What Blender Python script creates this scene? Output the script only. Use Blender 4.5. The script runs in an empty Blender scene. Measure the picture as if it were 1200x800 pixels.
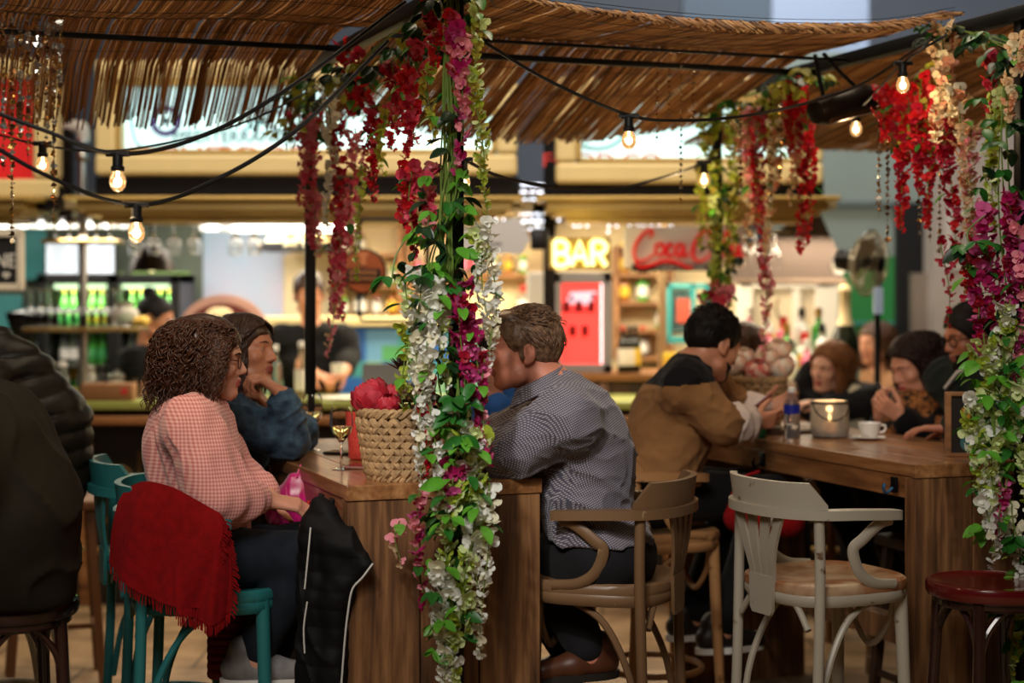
import bpy, bmesh, math, random
import numpy as np
from mathutils import Vector, Matrix, Euler

SC = bpy.context.scene
COL = SC.collection
F, CAMZ, HY = 2000.0, 1.6, 338.0        # focal length in pixels of a 1200 px wide frame, eye height, horizon row
PI = math.pi
V = Vector

def P(px, py, Y):
    """world point at depth Y seen at a pixel of the photograph"""
    return V(((px - 600) * Y / F, Y, CAMZ - (py - HY) * Y / F))

# ------------------------------------------------------------------ materials
MATS = {}
def mat(name, col=(.5, .5, .5), rough=.5, metal=0., spec=.5, var=0., vscale=8., vcol=None, bump=0., bscale=40., emit=None, estr=0.,
        trans=0., ior=1.45, alpha=1., sheen=0., sss=0., coat=0., stretch=(1, 1, 1), trl=0., thr=None):
    if name in MATS: return MATS[name]
    m = bpy.data.materials.new(name); m.use_nodes = True
    nt = m.node_tree; N = nt.nodes; L = nt.links
    b = N['Principled BSDF']; I = b.inputs
    c = (*col, 1)
    I['Base Color'].default_value = c; I['Roughness'].default_value = rough; I['Metallic'].default_value = metal
    I['Specular IOR Level'].default_value = spec; I['Transmission Weight'].default_value = trans; I['IOR'].default_value = ior
    I['Alpha'].default_value = alpha; I['Sheen Weight'].default_value = sheen; I['Coat Weight'].default_value = coat
    if sss:
        I['Subsurface Weight'].default_value = sss; I['Subsurface Radius'].default_value = (.012, .005, .003); I['Subsurface Scale'].default_value = 1.
    if emit is not None:
        I['Emission Color'].default_value = (*emit, 1); I['Emission Strength'].default_value = estr
    if var or bump:
        tc = N.new('ShaderNodeTexCoord'); mp = N.new('ShaderNodeMapping'); mp.inputs['Scale'].default_value = stretch
        L.new(tc.outputs['Object'], mp.inputs['Vector'])
    if var:
        n = N.new('ShaderNodeTexNoise'); n.inputs['Scale'].default_value = vscale; n.inputs['Detail'].default_value = 6
        L.new(mp.outputs['Vector'], n.inputs['Vector'])
        r = N.new('ShaderNodeValToRGB'); r.color_ramp.elements[0].position = .32; r.color_ramp.elements[1].position = .68
        if thr: r.color_ramp.elements[0].position, r.color_ramp.elements[1].position = thr
        d = vcol if vcol else tuple(x * (1 - var) for x in col)
        r.color_ramp.elements[0].color = (*d, 1); r.color_ramp.elements[1].color = c
        L.new(n.outputs['Fac'], r.inputs['Fac']); L.new(r.outputs['Color'], I['Base Color'])
    if bump:
        n2 = N.new('ShaderNodeTexNoise'); n2.inputs['Scale'].default_value = bscale; n2.inputs['Detail'].default_value = 5
        L.new(mp.outputs['Vector'], n2.inputs['Vector'])
        bp = N.new('ShaderNodeBump'); bp.inputs['Strength'].default_value = bump; bp.inputs['Distance'].default_value = .01
        L.new(n2.outputs['Fac'], bp.inputs['Height']); L.new(bp.outputs['Normal'], I['Normal'])
    if trl:   # thin leaf / petal: some light passes through
        t = N.new('ShaderNodeBsdfTranslucent'); t.inputs['Color'].default_value = c
        mx = N.new('ShaderNodeMixShader'); mx.inputs['Fac'].default_value = trl
        L.new(b.outputs['BSDF'], mx.inputs[1]); L.new(t.outputs['BSDF'], mx.inputs[2])
        L.new(mx.outputs['Shader'], N['Material Output'].inputs['Surface'])
    MATS[name] = m
    return m

def nodes(m):
    return m.node_tree.nodes, m.node_tree.links, m.node_tree.nodes['Principled BSDF']

# ------------------------------------------------------------------ mesh builder
class MB:
    def __init__(s): s.v = []; s.f = []; s.m = []; s.n = 0
    def add(s, verts, faces, mi=0):
        verts = np.asarray(verts, float).reshape(-1, 3); o = s.n
        s.v.append(verts); s.n += len(verts)
        for f in faces: s.f.append([i + o for i in f]); s.m.append(mi)
        return s
    def box(s, c, d, rot=None, mi=0, bev=0.0):
        c = np.array(c, float); hx, hy, hz = [x / 2 for x in d]
        if bev > 0:
            b = min(bev, .49 * min(d)); vs = []; fs = []
            bm = bmesh.new(); bmesh.ops.create_cube(bm, size=1)
            for v in bm.verts: v.co = V((v.co.x * d[0], v.co.y * d[1], v.co.z * d[2]))
            bmesh.ops.bevel(bm, geom=bm.edges[:], offset=b, segments=2, affect='EDGES', profile=.5)
            bm.verts.index_update()
            vs = np.array([v.co[:] for v in bm.verts]); fs = [[v.index for v in f.verts] for f in bm.faces]; bm.free()
        else:
            vs = np.array([[x, y, z] for x in (-hx, hx) for y in (-hy, hy) for z in (-hz, hz)])
            fs = [(0, 1, 3, 2), (4, 6, 7, 5), (0, 4, 5, 1), (2, 3, 7, 6), (0, 2, 6, 4), (1, 5, 7, 3)]
        if rot is not None: vs = vs @ np.array(rot.to_3x3() if hasattr(rot, 'to_3x3') else rot).T
        return s.add(vs + c, fs, mi)
    def tube(s, pts, r, n=8, mi=0, cap=True, closed=False, flat=1.0, up=None):
        pts = np.asarray(pts, float); k = len(pts)
        r = np.full(k, r, float) if np.isscalar(r) else np.asarray(r, float)
        T = np.gradient(pts, axis=0) if not closed else (np.roll(pts, -1, 0) - np.roll(pts, 1, 0))
        T /= np.linalg.norm(T, axis=1, keepdims=True) + 1e-12
        a = np.array(up, float) if up is not None else (np.array([0, 0, 1.]) if abs(T[0][2]) < .9 else np.array([1., 0, 0]))
        vs = []; u = None
        for i in range(k):
            if u is None or up is not None: u = a - T[i] * (a @ T[i])
            else: u = u - T[i] * (u @ T[i])
            u = u / (np.linalg.norm(u) + 1e-12); w = np.cross(T[i], u)
            for j in range(n):
                an = 2 * PI * (j + .5) / n
                vs.append(pts[i] + r[i] * (math.cos(an) * u * flat + math.sin(an) * w))
        fs = []
        for i in range(k if closed else k - 1):
            i2 = (i + 1) % k
            for j in range(n):
                j2 = (j + 1) % n
                fs.append((i * n + j, i * n + j2, i2 * n + j2, i2 * n + j))
        if cap and not closed:
            fs.append(tuple(range(n - 1, -1, -1))); fs.append(tuple((k - 1) * n + j for j in range(n)))
        return s.add(vs, fs, mi)
    def lathe(s, prof, n=24, c=(0, 0, 0), mi=0, ax='z', capb=True, capt=True, rot=None):
        vs = []; fs = []; k = len(prof)
        for (r, z) in prof:
            for j in range(n):
                a = 2 * PI * j / n; vs.append((r * math.cos(a), r * math.sin(a), z))
        for i in range(k - 1):
            for j in range(n):
                j2 = (j + 1) % n; fs.append((i * n + j, i * n + j2, (i + 1) * n + j2, (i + 1) * n + j))
        if capb and prof[0][0] > 1e-6: fs.append(tuple(range(n - 1, -1, -1)))
        if capt and prof[-1][0] > 1e-6: fs.append(tuple((k - 1) * n + j for j in range(n)))
        vs = np.array(vs)
        if ax == 'y': vs = vs[:, [0, 2, 1]] * np.array([1, 1, 1])
        if ax == 'x': vs = vs[:, [2, 0, 1]]
        if rot is not None: vs = vs @ np.array(rot.to_3x3() if hasattr(rot, 'to_3x3') else rot).T
        return s.add(vs + np.array(c, float), fs, mi)
    def sphere(s, c, r, n=12, mi=0):
        r = (r, r, r) if np.isscalar(r) else r
        vs = []; fs = []; k = max(4, n // 2)
        for i in range(1, k):
            t = PI * i / k
            for j in range(n):
                a = 2 * PI * j / n; vs.append((r[0] * math.sin(t) * math.cos(a), r[1] * math.sin(t) * math.sin(a), -r[2] * math.cos(t)))
        b = len(vs); vs += [(0, 0, -r[2]), (0, 0, r[2])]
        for i in range(k - 2):
            for j in range(n):
                j2 = (j + 1) % n; fs.append((i * n + j, i * n + j2, (i + 1) * n + j2, (i + 1) * n + j))
        for j in range(n):
            j2 = (j + 1) % n; fs.append((b, j2, j)); fs.append((b + 1, (k - 2) * n + j, (k - 2) * n + j2))
        return s.add(np.array(vs) + np.array(c, float), fs, mi)
    def prism(s, poly, z0, z1, mi=0, fr=None):
        """polygon in (x,y), extruded z0..z1; fr: function mapping points"""
        n = len(poly); vs = [(x, y, z0) for x, y in poly] + [(x, y, z1) for x, y in poly]
        fs = [tuple(range(n - 1, -1, -1)), tuple(range(n, 2 * n))] + [(i, (i + 1) % n, n + (i + 1) % n, n + i) for i in range(n)]
        if fr: vs = [fr(V(v)) for v in vs]
        return s.add(vs, fs, mi)
    def grid(s, pts, mi=0, thick=0):
        """pts: (a,b,3) array surface"""
        pts = np.asarray(pts, float); a, b, _ = pts.shape
        fs = [(i * b + j, (i + 1) * b + j, (i + 1) * b + j + 1, i * b + j + 1) for i in range(a - 1) for j in range(b - 1)]
        if not thick: return s.add(pts, fs, mi)
        du = np.gradient(pts, axis=0); dv = np.gradient(pts, axis=1); n = np.cross(du, dv); n /= np.linalg.norm(n, axis=2, keepdims=True) + 1e-12
        q = np.concatenate([(pts + n * thick / 2).reshape(-1, 3), (pts - n * thick / 2).reshape(-1, 3)]); k = a * b
        fs2 = list(fs) + [tuple(i + k for i in reversed(f)) for f in fs]
        rim = [j for j in range(b)] + [i * b + b - 1 for i in range(1, a)] + [(a - 1) * b + j for j in range(b - 2, -1, -1)] + [i * b for i in range(a - 2, 0, -1)]
        for i in range(len(rim)):
            x, y = rim[i], rim[(i + 1) % len(rim)]; fs2.append((x, y, y + k, x + k))
        return s.add(q, fs2, mi)
    def verts(s): return np.concatenate(s.v) if s.v else np.zeros((0, 3))
    def xf(s, M):
        M = np.array(M); v = s.verts(); s.v = [v @ M[:3, :3].T + M[:3, 3]]; return s
    def build(s, name, mats, parent=None, smooth=True, world=False, angle=40):
        v = s.verts()
        if world and parent is not None:
            M = np.array(wm(parent).inverted()); v = v @ M[:3, :3].T + M[:3, 3]
        return mk(name, v, s.f, mats, parent, s.m, smooth, angle)

def wm(o):
    m = o.matrix_basis.copy()
    return wm(o.parent) @ m if o.parent else m

def mk(name, v, f, mats, parent=None, mi=None, smooth=True, angle=40):
    me = bpy.data.meshes.new(name)
    if isinstance(f, np.ndarray):
        nf, k = f.shape
        me.vertices.add(len(v)); me.vertices.foreach_set('co', np.ascontiguousarray(v, dtype=np.float32).ravel())
        me.loops.add(nf * k); me.loops.foreach_set('vertex_index', np.ascontiguousarray(f, dtype=np.int32).ravel())
        me.polygons.add(nf); me.polygons.foreach_set('loop_start', np.arange(0, nf * k, k, dtype=np.int32))
        me.update(calc_edges=True)
    else:
        me.from_pydata(np.asarray(v).tolist(), [], f)
    for m in (mats if isinstance(mats, (list, tuple)) else [mats]): me.materials.append(m)
    if mi is not None and len(me.materials) > 1: me.polygons.foreach_set('material_index', np.asarray(mi, dtype=np.int32))
    me.polygons.foreach_set('use_smooth', np.full(len(me.polygons), bool(smooth)))
    if smooth and angle < 180 and not isinstance(f, np.ndarray):
        try: me.set_sharp_from_angle(angle=math.radians(angle))
        except Exception: pass
    me.update()
    o = bpy.data.objects.new(name, me); COL.objects.link(o)
    if parent is not None: o.parent = parent
    return o

def tag(o, label=None, cat=None, group=None, kind=None):
    if label: o['label'] = label
    if cat: o['category'] = cat
    if group: o['group'] = group
    if kind: o['kind'] = kind
    return o

def thing(name, label, cat, loc=(0, 0, 0), rz=0, group=None):
    o = bpy.data.objects.new(name, None); COL.objects.link(o)
    o.empty_display_size = .05; o.location = loc; o.rotation_euler = (0, 0, rz)
    return tag(o, label, cat, group)

def struct(o): o['kind'] = 'structure'; return o

def copy_tree(o, loc=None, rz=None, label=None, group=None, parent=None, scale=None):
    c = o.copy(); COL.objects.link(c)
    if parent is not None: c.parent = parent
    if loc is not None: c.location = loc
    if rz is not None: c.rotation_euler = (0, 0, rz)
    if scale is not None: c.scale = (scale,) * 3
    if label: c['label'] = label
    if group: c['group'] = group
    for ch in [x for x in bpy.data.objects if x.parent == o]: copy_tree(ch, parent=c)
    return c

ORD = ['first', 'second', 'third', 'fourth', 'fifth', 'sixth', 'seventh', 'eighth', 'ninth', 'tenth', 'eleventh', 'twelfth', 'thirteenth', 'fourteenth',
       'fifteenth', 'sixteenth', 'seventeenth', 'eighteenth', 'nineteenth', 'twentieth', 'twenty-first', 'twenty-second', 'twenty-third', 'twenty-fourth',
       'twenty-fifth', 'twenty-sixth', 'twenty-seventh', 'twenty-eighth', 'twenty-ninth', 'thirtieth']

def bez(pts, n=24):
    """Catmull-Rom through the points"""
    p = [np.array(q, float) for q in pts]; p = [2 * p[0] - p[1]] + p + [2 * p[-1] - p[-2]]; out = []
    seg = len(p) - 3; per = max(2, n // seg)
    for i in range(seg):
        a, b, c, d = p[i:i + 4]
        for k in range(per):
            t = k / per
            out.append(.5 * ((2 * b) + (c - a) * t + (2 * a - 5 * b + 4 * c - d) * t * t + (3 * b - a - 3 * c + d) * t ** 3))
    out.append(p[-2]); return np.array(out)

def text(s, size, mt, parent, loc, rot=(PI / 2, 0, 0), ext=.004, name='lettering', align='CENTER', bevel=0, sx=1.0, shear=0):
    c = bpy.data.curves.new(name, 'FONT'); c.body = s; c.size = size; c.extrude = ext; c.align_x = align; c.align_y = 'CENTER'
    c.bevel_depth = bevel; c.shear = shear; c.offset = 0
    c.materials.append(mt)
    o = bpy.data.objects.new(name, c)
    me = bpy.data.meshes.new_from_object(o); bpy.data.objects.remove(o)
    o = bpy.data.objects.new(name, me); COL.objects.link(o); o.parent = parent; o.location = loc; o.rotation_euler = rot; o.scale = (sx, 1, 1)
    return o

# ------------------------------------------------------------------ signed distance volumes -> one continuous skin
class Vol:
    def __init__(s, lo, hi, h):
        s.lo = np.array(lo, np.float32); s.h = h
        s.n = np.ceil((np.array(hi) - np.array(lo)) / h).astype(int) + 1
        s.d = np.full(s.n, 1.0, np.float32); s.R = np.eye(3); s.T = np.zeros(3); s.S = 1.0
    def frame(s, M=None, S=1.0):
        if M is None: s.R = np.eye(3); s.T = np.zeros(3); s.S = 1.0
        else: s.R = np.array(M.to_3x3()); s.T = np.array(M.to_translation()); s.S = S
    def w(s, p): return s.R @ (np.array(p, float) * s.S) + s.T
    def reg(s, lo, hi):
        a = np.clip(np.floor((lo - s.lo) / s.h).astype(int), 0, s.n); b = np.clip(np.ceil((hi - s.lo) / s.h).astype(int) + 1, 0, s.n)
        if (b <= a).any(): return None
        sl = tuple(slice(a[i], b[i]) for i in range(3))
        g = [(s.lo[i] + s.h * np.arange(a[i], b[i])).astype(np.float32) for i in range(3)]
        return sl, (g[0][:, None, None], g[1][None, :, None], g[2][None, None, :])
    def mix(s, sl, d, k, sub=False):
        o = s.d[sl]
        if sub: d = -d; q = np.maximum(k - np.abs(o - d), 0) / k; s.d[sl] = np.maximum(o, d) + q * q * k * .25
        else: q = np.maximum(k - np.abs(o - d), 0) / k; s.d[sl] = np.minimum(o, d) - q * q * k * .25
    def cap(s, a, b, ra, rb=None, k=.02, sub=False):
        rb = ra if rb is None else rb; a = s.w(a); b = s.w(b); ra *= s.S; rb *= s.S; k = max(k * s.S, 1e-4); pad = k + 3 * s.h
        r = s.reg(np.minimum(a - ra, b - rb) - pad, np.maximum(a + ra, b + rb) + pad)
        if r is None: return s
        sl, (x, y, z) = r; ba = b - a; L2 = float(ba @ ba) + 1e-12
        px, py, pz = x - np.float32(a[0]), y - np.float32(a[1]), z - np.float32(a[2])
        t = np.clip((px * ba[0] + py * ba[1] + pz * ba[2]) / L2, 0, 1).astype(np.float32)
        d = np.sqrt((px - ba[0] * t) ** 2 + (py - ba[1] * t) ** 2 + (pz - ba[2] * t) ** 2) - (ra + (rb - ra) * t)
        s.mix(sl, d.astype(np.float32), k, sub); return s
    def chain(s, pts, rs, k=.02):
        for i in range(len(pts) - 1): s.cap(pts[i], pts[i + 1], rs[i], rs[i + 1], k)
        return s
    def ell(s, c, r, rot=None, k=.02, sub=False):
        c = s.w(c); r = np.array(r, float) * s.S; R = s.R if rot is None else s.R @ np.array(rot)
        k = max(k * s.S, 1e-4); ext = np.sqrt(((R * r[None, :]) ** 2).sum(1)); pad = k + 3 * s.h
        q = s.reg(c - ext - pad, c + ext + pad)
        if q is None: return s
        sl, (x, y, z) = q; px, py, pz = x - np.float32(c[0]), y - np.float32(c[1]), z - np.float32(c[2])
        l = [(px * R[0, i] + py * R[1, i] + pz * R[2, i]) for i in range(3)]
        k0 = np.sqrt(sum((l[i] / r[i]) ** 2 for i in range(3))); k1 = np.sqrt(sum((l[i] / r[i] ** 2) ** 2 for i in range(3))) + 1e-9
        s.mix(sl, (k0 * (k0 - 1) / k1).astype(np.float32), k, sub); return s
    def cut(s, p, n, k=.01):
        """remove everything on the side of the plane that n points to"""
        p = s.w(p); n = s.R @ np.array(n, float); n = n / np.linalg.norm(n); g = [s.lo[i] + s.h * np.arange(s.n[i]) for i in range(3)]
        d = ((g[0] - p[0]) * n[0])[:, None, None] + ((g[1] - p[1]) * n[1])[None, :, None] + ((g[2] - p[2]) * n[2])[None, None, :]
        s.mix((slice(None),) * 3, -d.astype(np.float32), k, True); return s
    def disp(s, fn, band=None):
        band = band or 4 * s.h
        ix = np.nonzero(np.abs(s.d) < band); p = s.lo + s.h * np.stack(ix, 1)
        s.d[ix] -= fn(p).astype(np.float32); return s
    def mesh(s):
        d = s.d.copy(); 
        for ax in range(3):                       # close at the volume's border
            sl = [slice(None)] * 3; sl[ax] = 0; d[tuple(sl)] = np.maximum(d[tuple(sl)], .001); sl[ax] = -1; d[tuple(sl)] = np.maximum(d[tuple(sl)], .001)
        ins = d < 0; c = np.zeros(np.array(d.shape) - 1, np.int8)
        for o in np.ndindex(2, 2, 2): c += ins[o[0]:ins.shape[0] - 1 + o[0], o[1]:ins.shape[1] - 1 + o[1], o[2]:ins.shape[2] - 1 + o[2]]
        act = (c > 0) & (c < 8); I = np.stack(np.nonzero(act), 1); idx = np.full(act.shape, -1, np.int32); idx[act] = np.arange(len(I))
        acc = np.zeros((len(I), 3)); cnt = np.zeros(len(I))
        for ax in range(3):
            o1, o2 = [a for a in range(3) if a != ax]
            for e in np.ndindex(2, 2):
                a = np.zeros(3, int); a[o1], a[o2] = e; b = a.copy(); b[ax] = 1
                va = d[tuple((I + a).T)]; vb = d[tuple((I + b).T)]; x = (va < 0) != (vb < 0)
                t = np.where(x, va / np.where(x, va - vb, 1), 0); p = np.repeat(a[None, :].astype(float), len(I), 0); p[:, ax] = t
                acc[x] += p[x]; cnt[x] += 1
        pos = s.lo + s.h * (I + acc / cnt[:, None]); Q = []
        for ax in range(3):
            o1, o2 = (ax + 1) % 3, (ax + 2) % 3
            a = [slice(None)] * 3; b = [slice(None)] * 3; a[ax] = slice(0, -1); b[ax] = slice(1, None); A = ins[tuple(a)]; B = ins[tuple(b)]
            e = np.stack(np.nonzero(A != B), 1); ok = (e[:, o1] > 0) & (e[:, o2] > 0) & (e[:, o1] < d.shape[o1] - 1) & (e[:, o2] < d.shape[o2] - 1); e = e[ok]
            fl = A[tuple(e.T)]; q = []
            for (u, w_) in ((-1, -1), (0, -1), (0, 0), (-1, 0)):
                f = e.copy(); f[:, o1] += u; f[:, o2] += w_; q.append(idx[tuple(f.T)])
            q = np.stack(q, 1); q[~fl] = q[~fl][:, ::-1]; Q.append(q)
        return pos, np.concatenate(Q).astype(np.int32)
    def build(s, name, mats, parent=None, matfn=None, smooth_it=1):
        v, f = s.mesh()
        e = np.concatenate([f[:, [0, 1]], f[:, [1, 2]], f[:, [2, 3]], f[:, [3, 0]]])
        for _ in range(smooth_it):
            acc = np.zeros_like(v); cn = np.zeros(len(v)); 
            for i in range(3): acc[:, i] = np.bincount(e[:, 0], v[e[:, 1], i], len(v)) + np.bincount(e[:, 1], v[e[:, 0], i], len(v))
            cn = np.bincount(e[:, 0], minlength=len(v)) + np.bincount(e[:, 1], minlength=len(v))
            v = v * .5 + .5 * acc / cn[:, None]
        mi = matfn(v[f].mean(1)) if matfn else None
        if parent is not None:
            M = np.array(wm(parent).inverted()); v = v @ M[:3, :3].T + M[:3, 3]
        return mk(name, v, f, mats, parent, mi)

def wob(p, sc, seed=0, oct=2):
    """cheap smooth noise in -1..1 from warped sines"""
    rs = np.random.RandomState(seed); out = 0; amp = 1; tot = 0
    for o in range(oct):
        for _ in range(3):
            k = rs.normal(size=3); k /= np.linalg.norm(k); k2 = rs.normal(size=3); k2 /= np.linalg.norm(k2)
            out = out + amp * np.sin(sc * (p @ k) + 1.7 * np.sin(sc * .6 * (p @ k2) + rs.rand() * 6) + rs.rand() * 6)
            tot += amp
        amp *= .5; sc *= 2.1
    return out / tot * 1.6
# ================================================================== world, camera, palette
def S(r, g, b):
    f = lambda c: (c / 255 / 12.92) if c / 255 <= .04045 else ((c / 255 + .055) / 1.055) ** 2.4
    return (f(r), f(g), f(b))
random.seed(7); np.random.seed(7)

w = bpy.data.worlds.new('World'); SC.world = w; w.use_nodes = True
w.node_tree.nodes['Background'].inputs['Color'].default_value = (.75, .82, 1, 1)
w.node_tree.nodes['Background'].inputs['Strength'].default_value = .03
cam = bpy.data.cameras.new('camera'); co = bpy.data.objects.new('camera', cam); COL.objects.link(co)
co.location = (0, 0, CAMZ); co.rotation_euler = (PI / 2, 0, 0)
cam.sensor_width = 36; cam.lens = 36 * F / 1200; cam.shift_y = -(400 - HY) / 1200
cam.dof.use_dof = True; cam.dof.focus_distance = 4.88; cam.dof.aperture_fstop = 1.5; cam.dof.aperture_blades = 0
cam.clip_end = 100
SC.camera = co
SC.view_settings.view_transform = 'Standard'; SC.view_settings.look = 'None'; SC.view_settings.exposure = 0.0; SC.view_settings.gamma = 1
SC.view_settings.use_curve_mapping = False
SC.cycles.use_denoising = True
try: SC.cycles.denoiser = 'OPENIMAGEDENOISE'
except Exception: pass
SC.cycles.max_bounces = 8; SC.cycles.transparent_max_bounces = 12; SC.cycles.caustics_reflective = False; SC.cycles.caustics_refractive = False
SC.cycles.sample_clamp_indirect = 4.0

def light(kind, name, loc, energy, col=(1, 1, 1), size=.5, size_y=None, aim=None, spot=None, blend=.5):
    d = bpy.data.lights.new(name, kind); d.energy = energy; d.color = col
    if kind == 'AREA':
        d.size = size
        if size_y: d.shape = 'RECTANGLE'; d.size_y = size_y
    elif kind in ('POINT', 'SPOT'): d.shadow_soft_size = size
    if kind == 'SPOT' and spot: d.spot_size = math.radians(spot); d.spot_blend = blend
    o = bpy.data.objects.new(name, d); COL.objects.link(o); o.location = loc
    if aim is not None: o.rotation_euler = (V(aim) - V(loc)).to_track_quat('-Z', 'Y').to_euler()
    return o

# table frame of reference: R runs along the short end of the tables, U along their length
TH = math.radians(20.7); RD = V((math.cos(TH), math.sin(TH), 0)); UD = V((-math.sin(TH), math.cos(TH), 0))
O0 = V((-.193, 4.86, 0))                 # foot of the front post of the near table
def BAY(a, b, z=0): return O0 + RD * a + UD * b + V((0, 0, z))

# ---- wood materials (planks with grain along one axis)
def wood(name, c1, c2, c3, axis=2, sc=1., rough=.55, bump=.25, coat=0.):
    m = bpy.data.materials.new(name); m.use_nodes = True; N, L, b = nodes(m)
    tc = N.new('ShaderNodeTexCoord'); mp = N.new('ShaderNodeMapping'); s = [9 * sc] * 3; s[axis] = .7 * sc; mp.inputs['Scale'].default_value = s
    L.new(tc.outputs['Object'], mp.inputs['Vector'])
    n = N.new('ShaderNodeTexNoise'); n.inputs['Scale'].default_value = 1.6; n.inputs['Detail'].default_value = 8; n.inputs['Roughness'].default_value = .62; n.inputs['Distortion'].default_value = .9
    L.new(mp.outputs['Vector'], n.inputs['Vector'])
    n2 = N.new('ShaderNodeTexNoise'); n2.inputs['Scale'].default_value = 5.5; n2.inputs['Detail'].default_value = 5
    L.new(mp.outputs['Vector'], n2.inputs['Vector'])
    r = N.new('ShaderNodeValToRGB'); e = r.color_ramp.elements
    e[0].position = .36; e[0].color = (*c1, 1); e[1].position = .66; e[1].color = (*c3, 1); k = e.new(.5); k.color = (*c2, 1)
    ad = N.new('ShaderNodeMath'); ad.operation = 'MULTIPLY_ADD'; ad.inputs[1].default_value = .38; L.new(n2.outputs['Fac'], ad.inputs[0])
    mu = N.new('ShaderNodeMath'); mu.operation = 'MULTIPLY'; mu.inputs[1].default_value = .64; L.new(n.outputs['Fac'], mu.inputs[0]); L.new(mu.outputs[0], ad.inputs[2])
    L.new(ad.outputs[0], r.inputs['Fac']); L.new(r.outputs['Color'], b.inputs['Base Color'])
    # knots
    vo = N.new('ShaderNodeTexVoronoi'); vo.inputs['Scale'].default_value = 1.; mp2 = N.new('ShaderNodeMapping'); s2 = [5.5] * 3; s2[axis] = 2.2; mp2.inputs['Scale'].default_value = s2
    L.new(tc.outputs['Object'], mp2.inputs['Vector']); L.new(mp2.outputs['Vector'], vo.inputs['Vector'])
    kr = N.new('ShaderNodeValToRGB'); kr.color_ramp.elements[0].position = .05; kr.color_ramp.elements[0].color = (.25, .2, .16, 1); kr.color_ramp.elements[1].position = .15; kr.color_ramp.elements[1].color = (1, 1, 1, 1)
    L.new(vo.outputs['Distance'], kr.inputs['Fac'])
    mx = N.new('ShaderNodeMix'); mx.data_type = 'RGBA'; mx.blend_type = 'MULTIPLY'; mx.inputs[0].default_value = 1
    L.new(r.outputs['Color'], mx.inputs[6]); L.new(kr.outputs['Color'], mx.inputs[7]); L.new(mx.outputs[2], b.inputs['Base Color'])
    bp = N.new('ShaderNodeBump'); bp.inputs['Strength'].default_value = bump; bp.inputs['Distance'].default_value = .004
    L.new(ad.outputs[0], bp.inputs['Height']); L.new(bp.outputs['Normal'], b.inputs['Normal'])
    b.inputs['Roughness'].default_value = rough; b.inputs['Coat Weight'].default_value = coat
    return m
W_END = wood('scaffold_plank_wood', S(44, 27, 15), S(104, 68, 40), S(156, 112, 70), 2)
W_TOP = wood('table_top_wood', S(84, 52, 30), S(138, 92, 54), S(178, 130, 84), 1, rough=.33, coat=.35)
W_DARK = wood('dark_wood', S(30, 19, 12), S(52, 32, 20), S(78, 50, 30), 2)
W_LED = wood('ledge_wood', S(90, 55, 28), S(140, 92, 50), S(170, 118, 70), 0)

M_BLACK = mat('black_metal', S(18, 18, 20), .45, .6)
M_BLKP = mat('black_plastic', S(16, 15, 15), .4)
M_CREAM = mat('cream_gloss_paint', S(226, 206, 150), .4, var=.12, vscale=3)
M_GOLD = mat('gold_cornice_paint', S(196, 164, 92), .38, metal=.25, var=.2, vscale=4)
M_DBROWN = mat('dark_brown_board', S(15, 11, 9), .6, spec=.2)
M_STEEL = mat('brushed_steel', S(190, 188, 184), .28, 1.)
M_BRASS = mat('aged_brass', S(190, 160, 105), .3, 1., var=.2)
M_GREY = mat('grey_plaster', S(122, 124, 128), .8, var=.12, vscale=2)
M_GLASS = mat('clear_glass', (1, 1, 1), .02, trans=1., ior=1.45, spec=.6)

# ================================================================== shell of the hall
fm = mat('stone_floor', S(150, 126, 98), .6); N, L, b = nodes(fm)
tc = N.new('ShaderNodeTexCoord'); br = N.new('ShaderNodeTexBrick'); br.offset = .5
br.inputs['Scale'].default_value = 1.; br.inputs['Brick Width'].default_value = .9; br.inputs['Row Height'].default_value = .6; br.inputs['Mortar Size'].default_value = .008
br.inputs['Color1'].default_value = (*S(168, 140, 106), 1); br.inputs['Color2'].default_value = (*S(148, 120, 90), 1); br.inputs['Mortar'].default_value = (*S(96, 78, 60), 1)
L.new(tc.outputs['Object'], br.inputs['Vector'])
nz = N.new('ShaderNodeTexNoise'); nz.inputs['Scale'].default_value = 5; nz.inputs['Detail'].default_value = 8; L.new(tc.outputs['Object'], nz.inputs['Vector'])
rp = N.new('ShaderNodeValToRGB'); rp.color_ramp.elements[0].position = .35; rp.color_ramp.elements[0].color = (.5, .48, .46, 1); rp.color_ramp.elements[1].position = .65; rp.color_ramp.elements[1].color = (1, 1, 1, 1)
L.new(nz.outputs['Fac'], rp.inputs['Fac'])
mx = N.new('ShaderNodeMix'); mx.data_type = 'RGBA'; mx.blend_type = 'MULTIPLY'; mx.inputs[0].default_value = 1
L.new(br.outputs['Color'], mx.inputs[6]); L.new(rp.outputs['Color'], mx.inputs[7]); L.new(mx.outputs[2], b.inputs['Base Color'])
struct(MB().box((0, 6, -.05), (18, 20, .1)).build('floor', fm, smooth=False))
DKC = mat('dark_ceiling_paint', S(26, 26, 28), .9)
struct(MB().box((0, 6, 6.05), (18, 20, .1)).build('ceiling', DKC, smooth=False))
WG = mat('grey_wall_panel', S(96, 102, 112), .7, var=.1, vscale=1.5)
struct(MB().box((0, 15.05, 3), (18, .1, 6)).build('wall_back', WG, smooth=False))
WD = mat('dark_wall_paint', S(44, 42, 42), .85)
struct(MB().box((-9.05, 6, 3), (.1, 20, 6)).build('wall_left', WD, smooth=False))
struct(MB().box((9.05, 6, 3), (.1, 20, 6)).build('wall_right', WD, smooth=False))
struct(MB().box((0, -4.05, 3), (18, .1, 6)).build('wall_front', WD, smooth=False))
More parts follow.
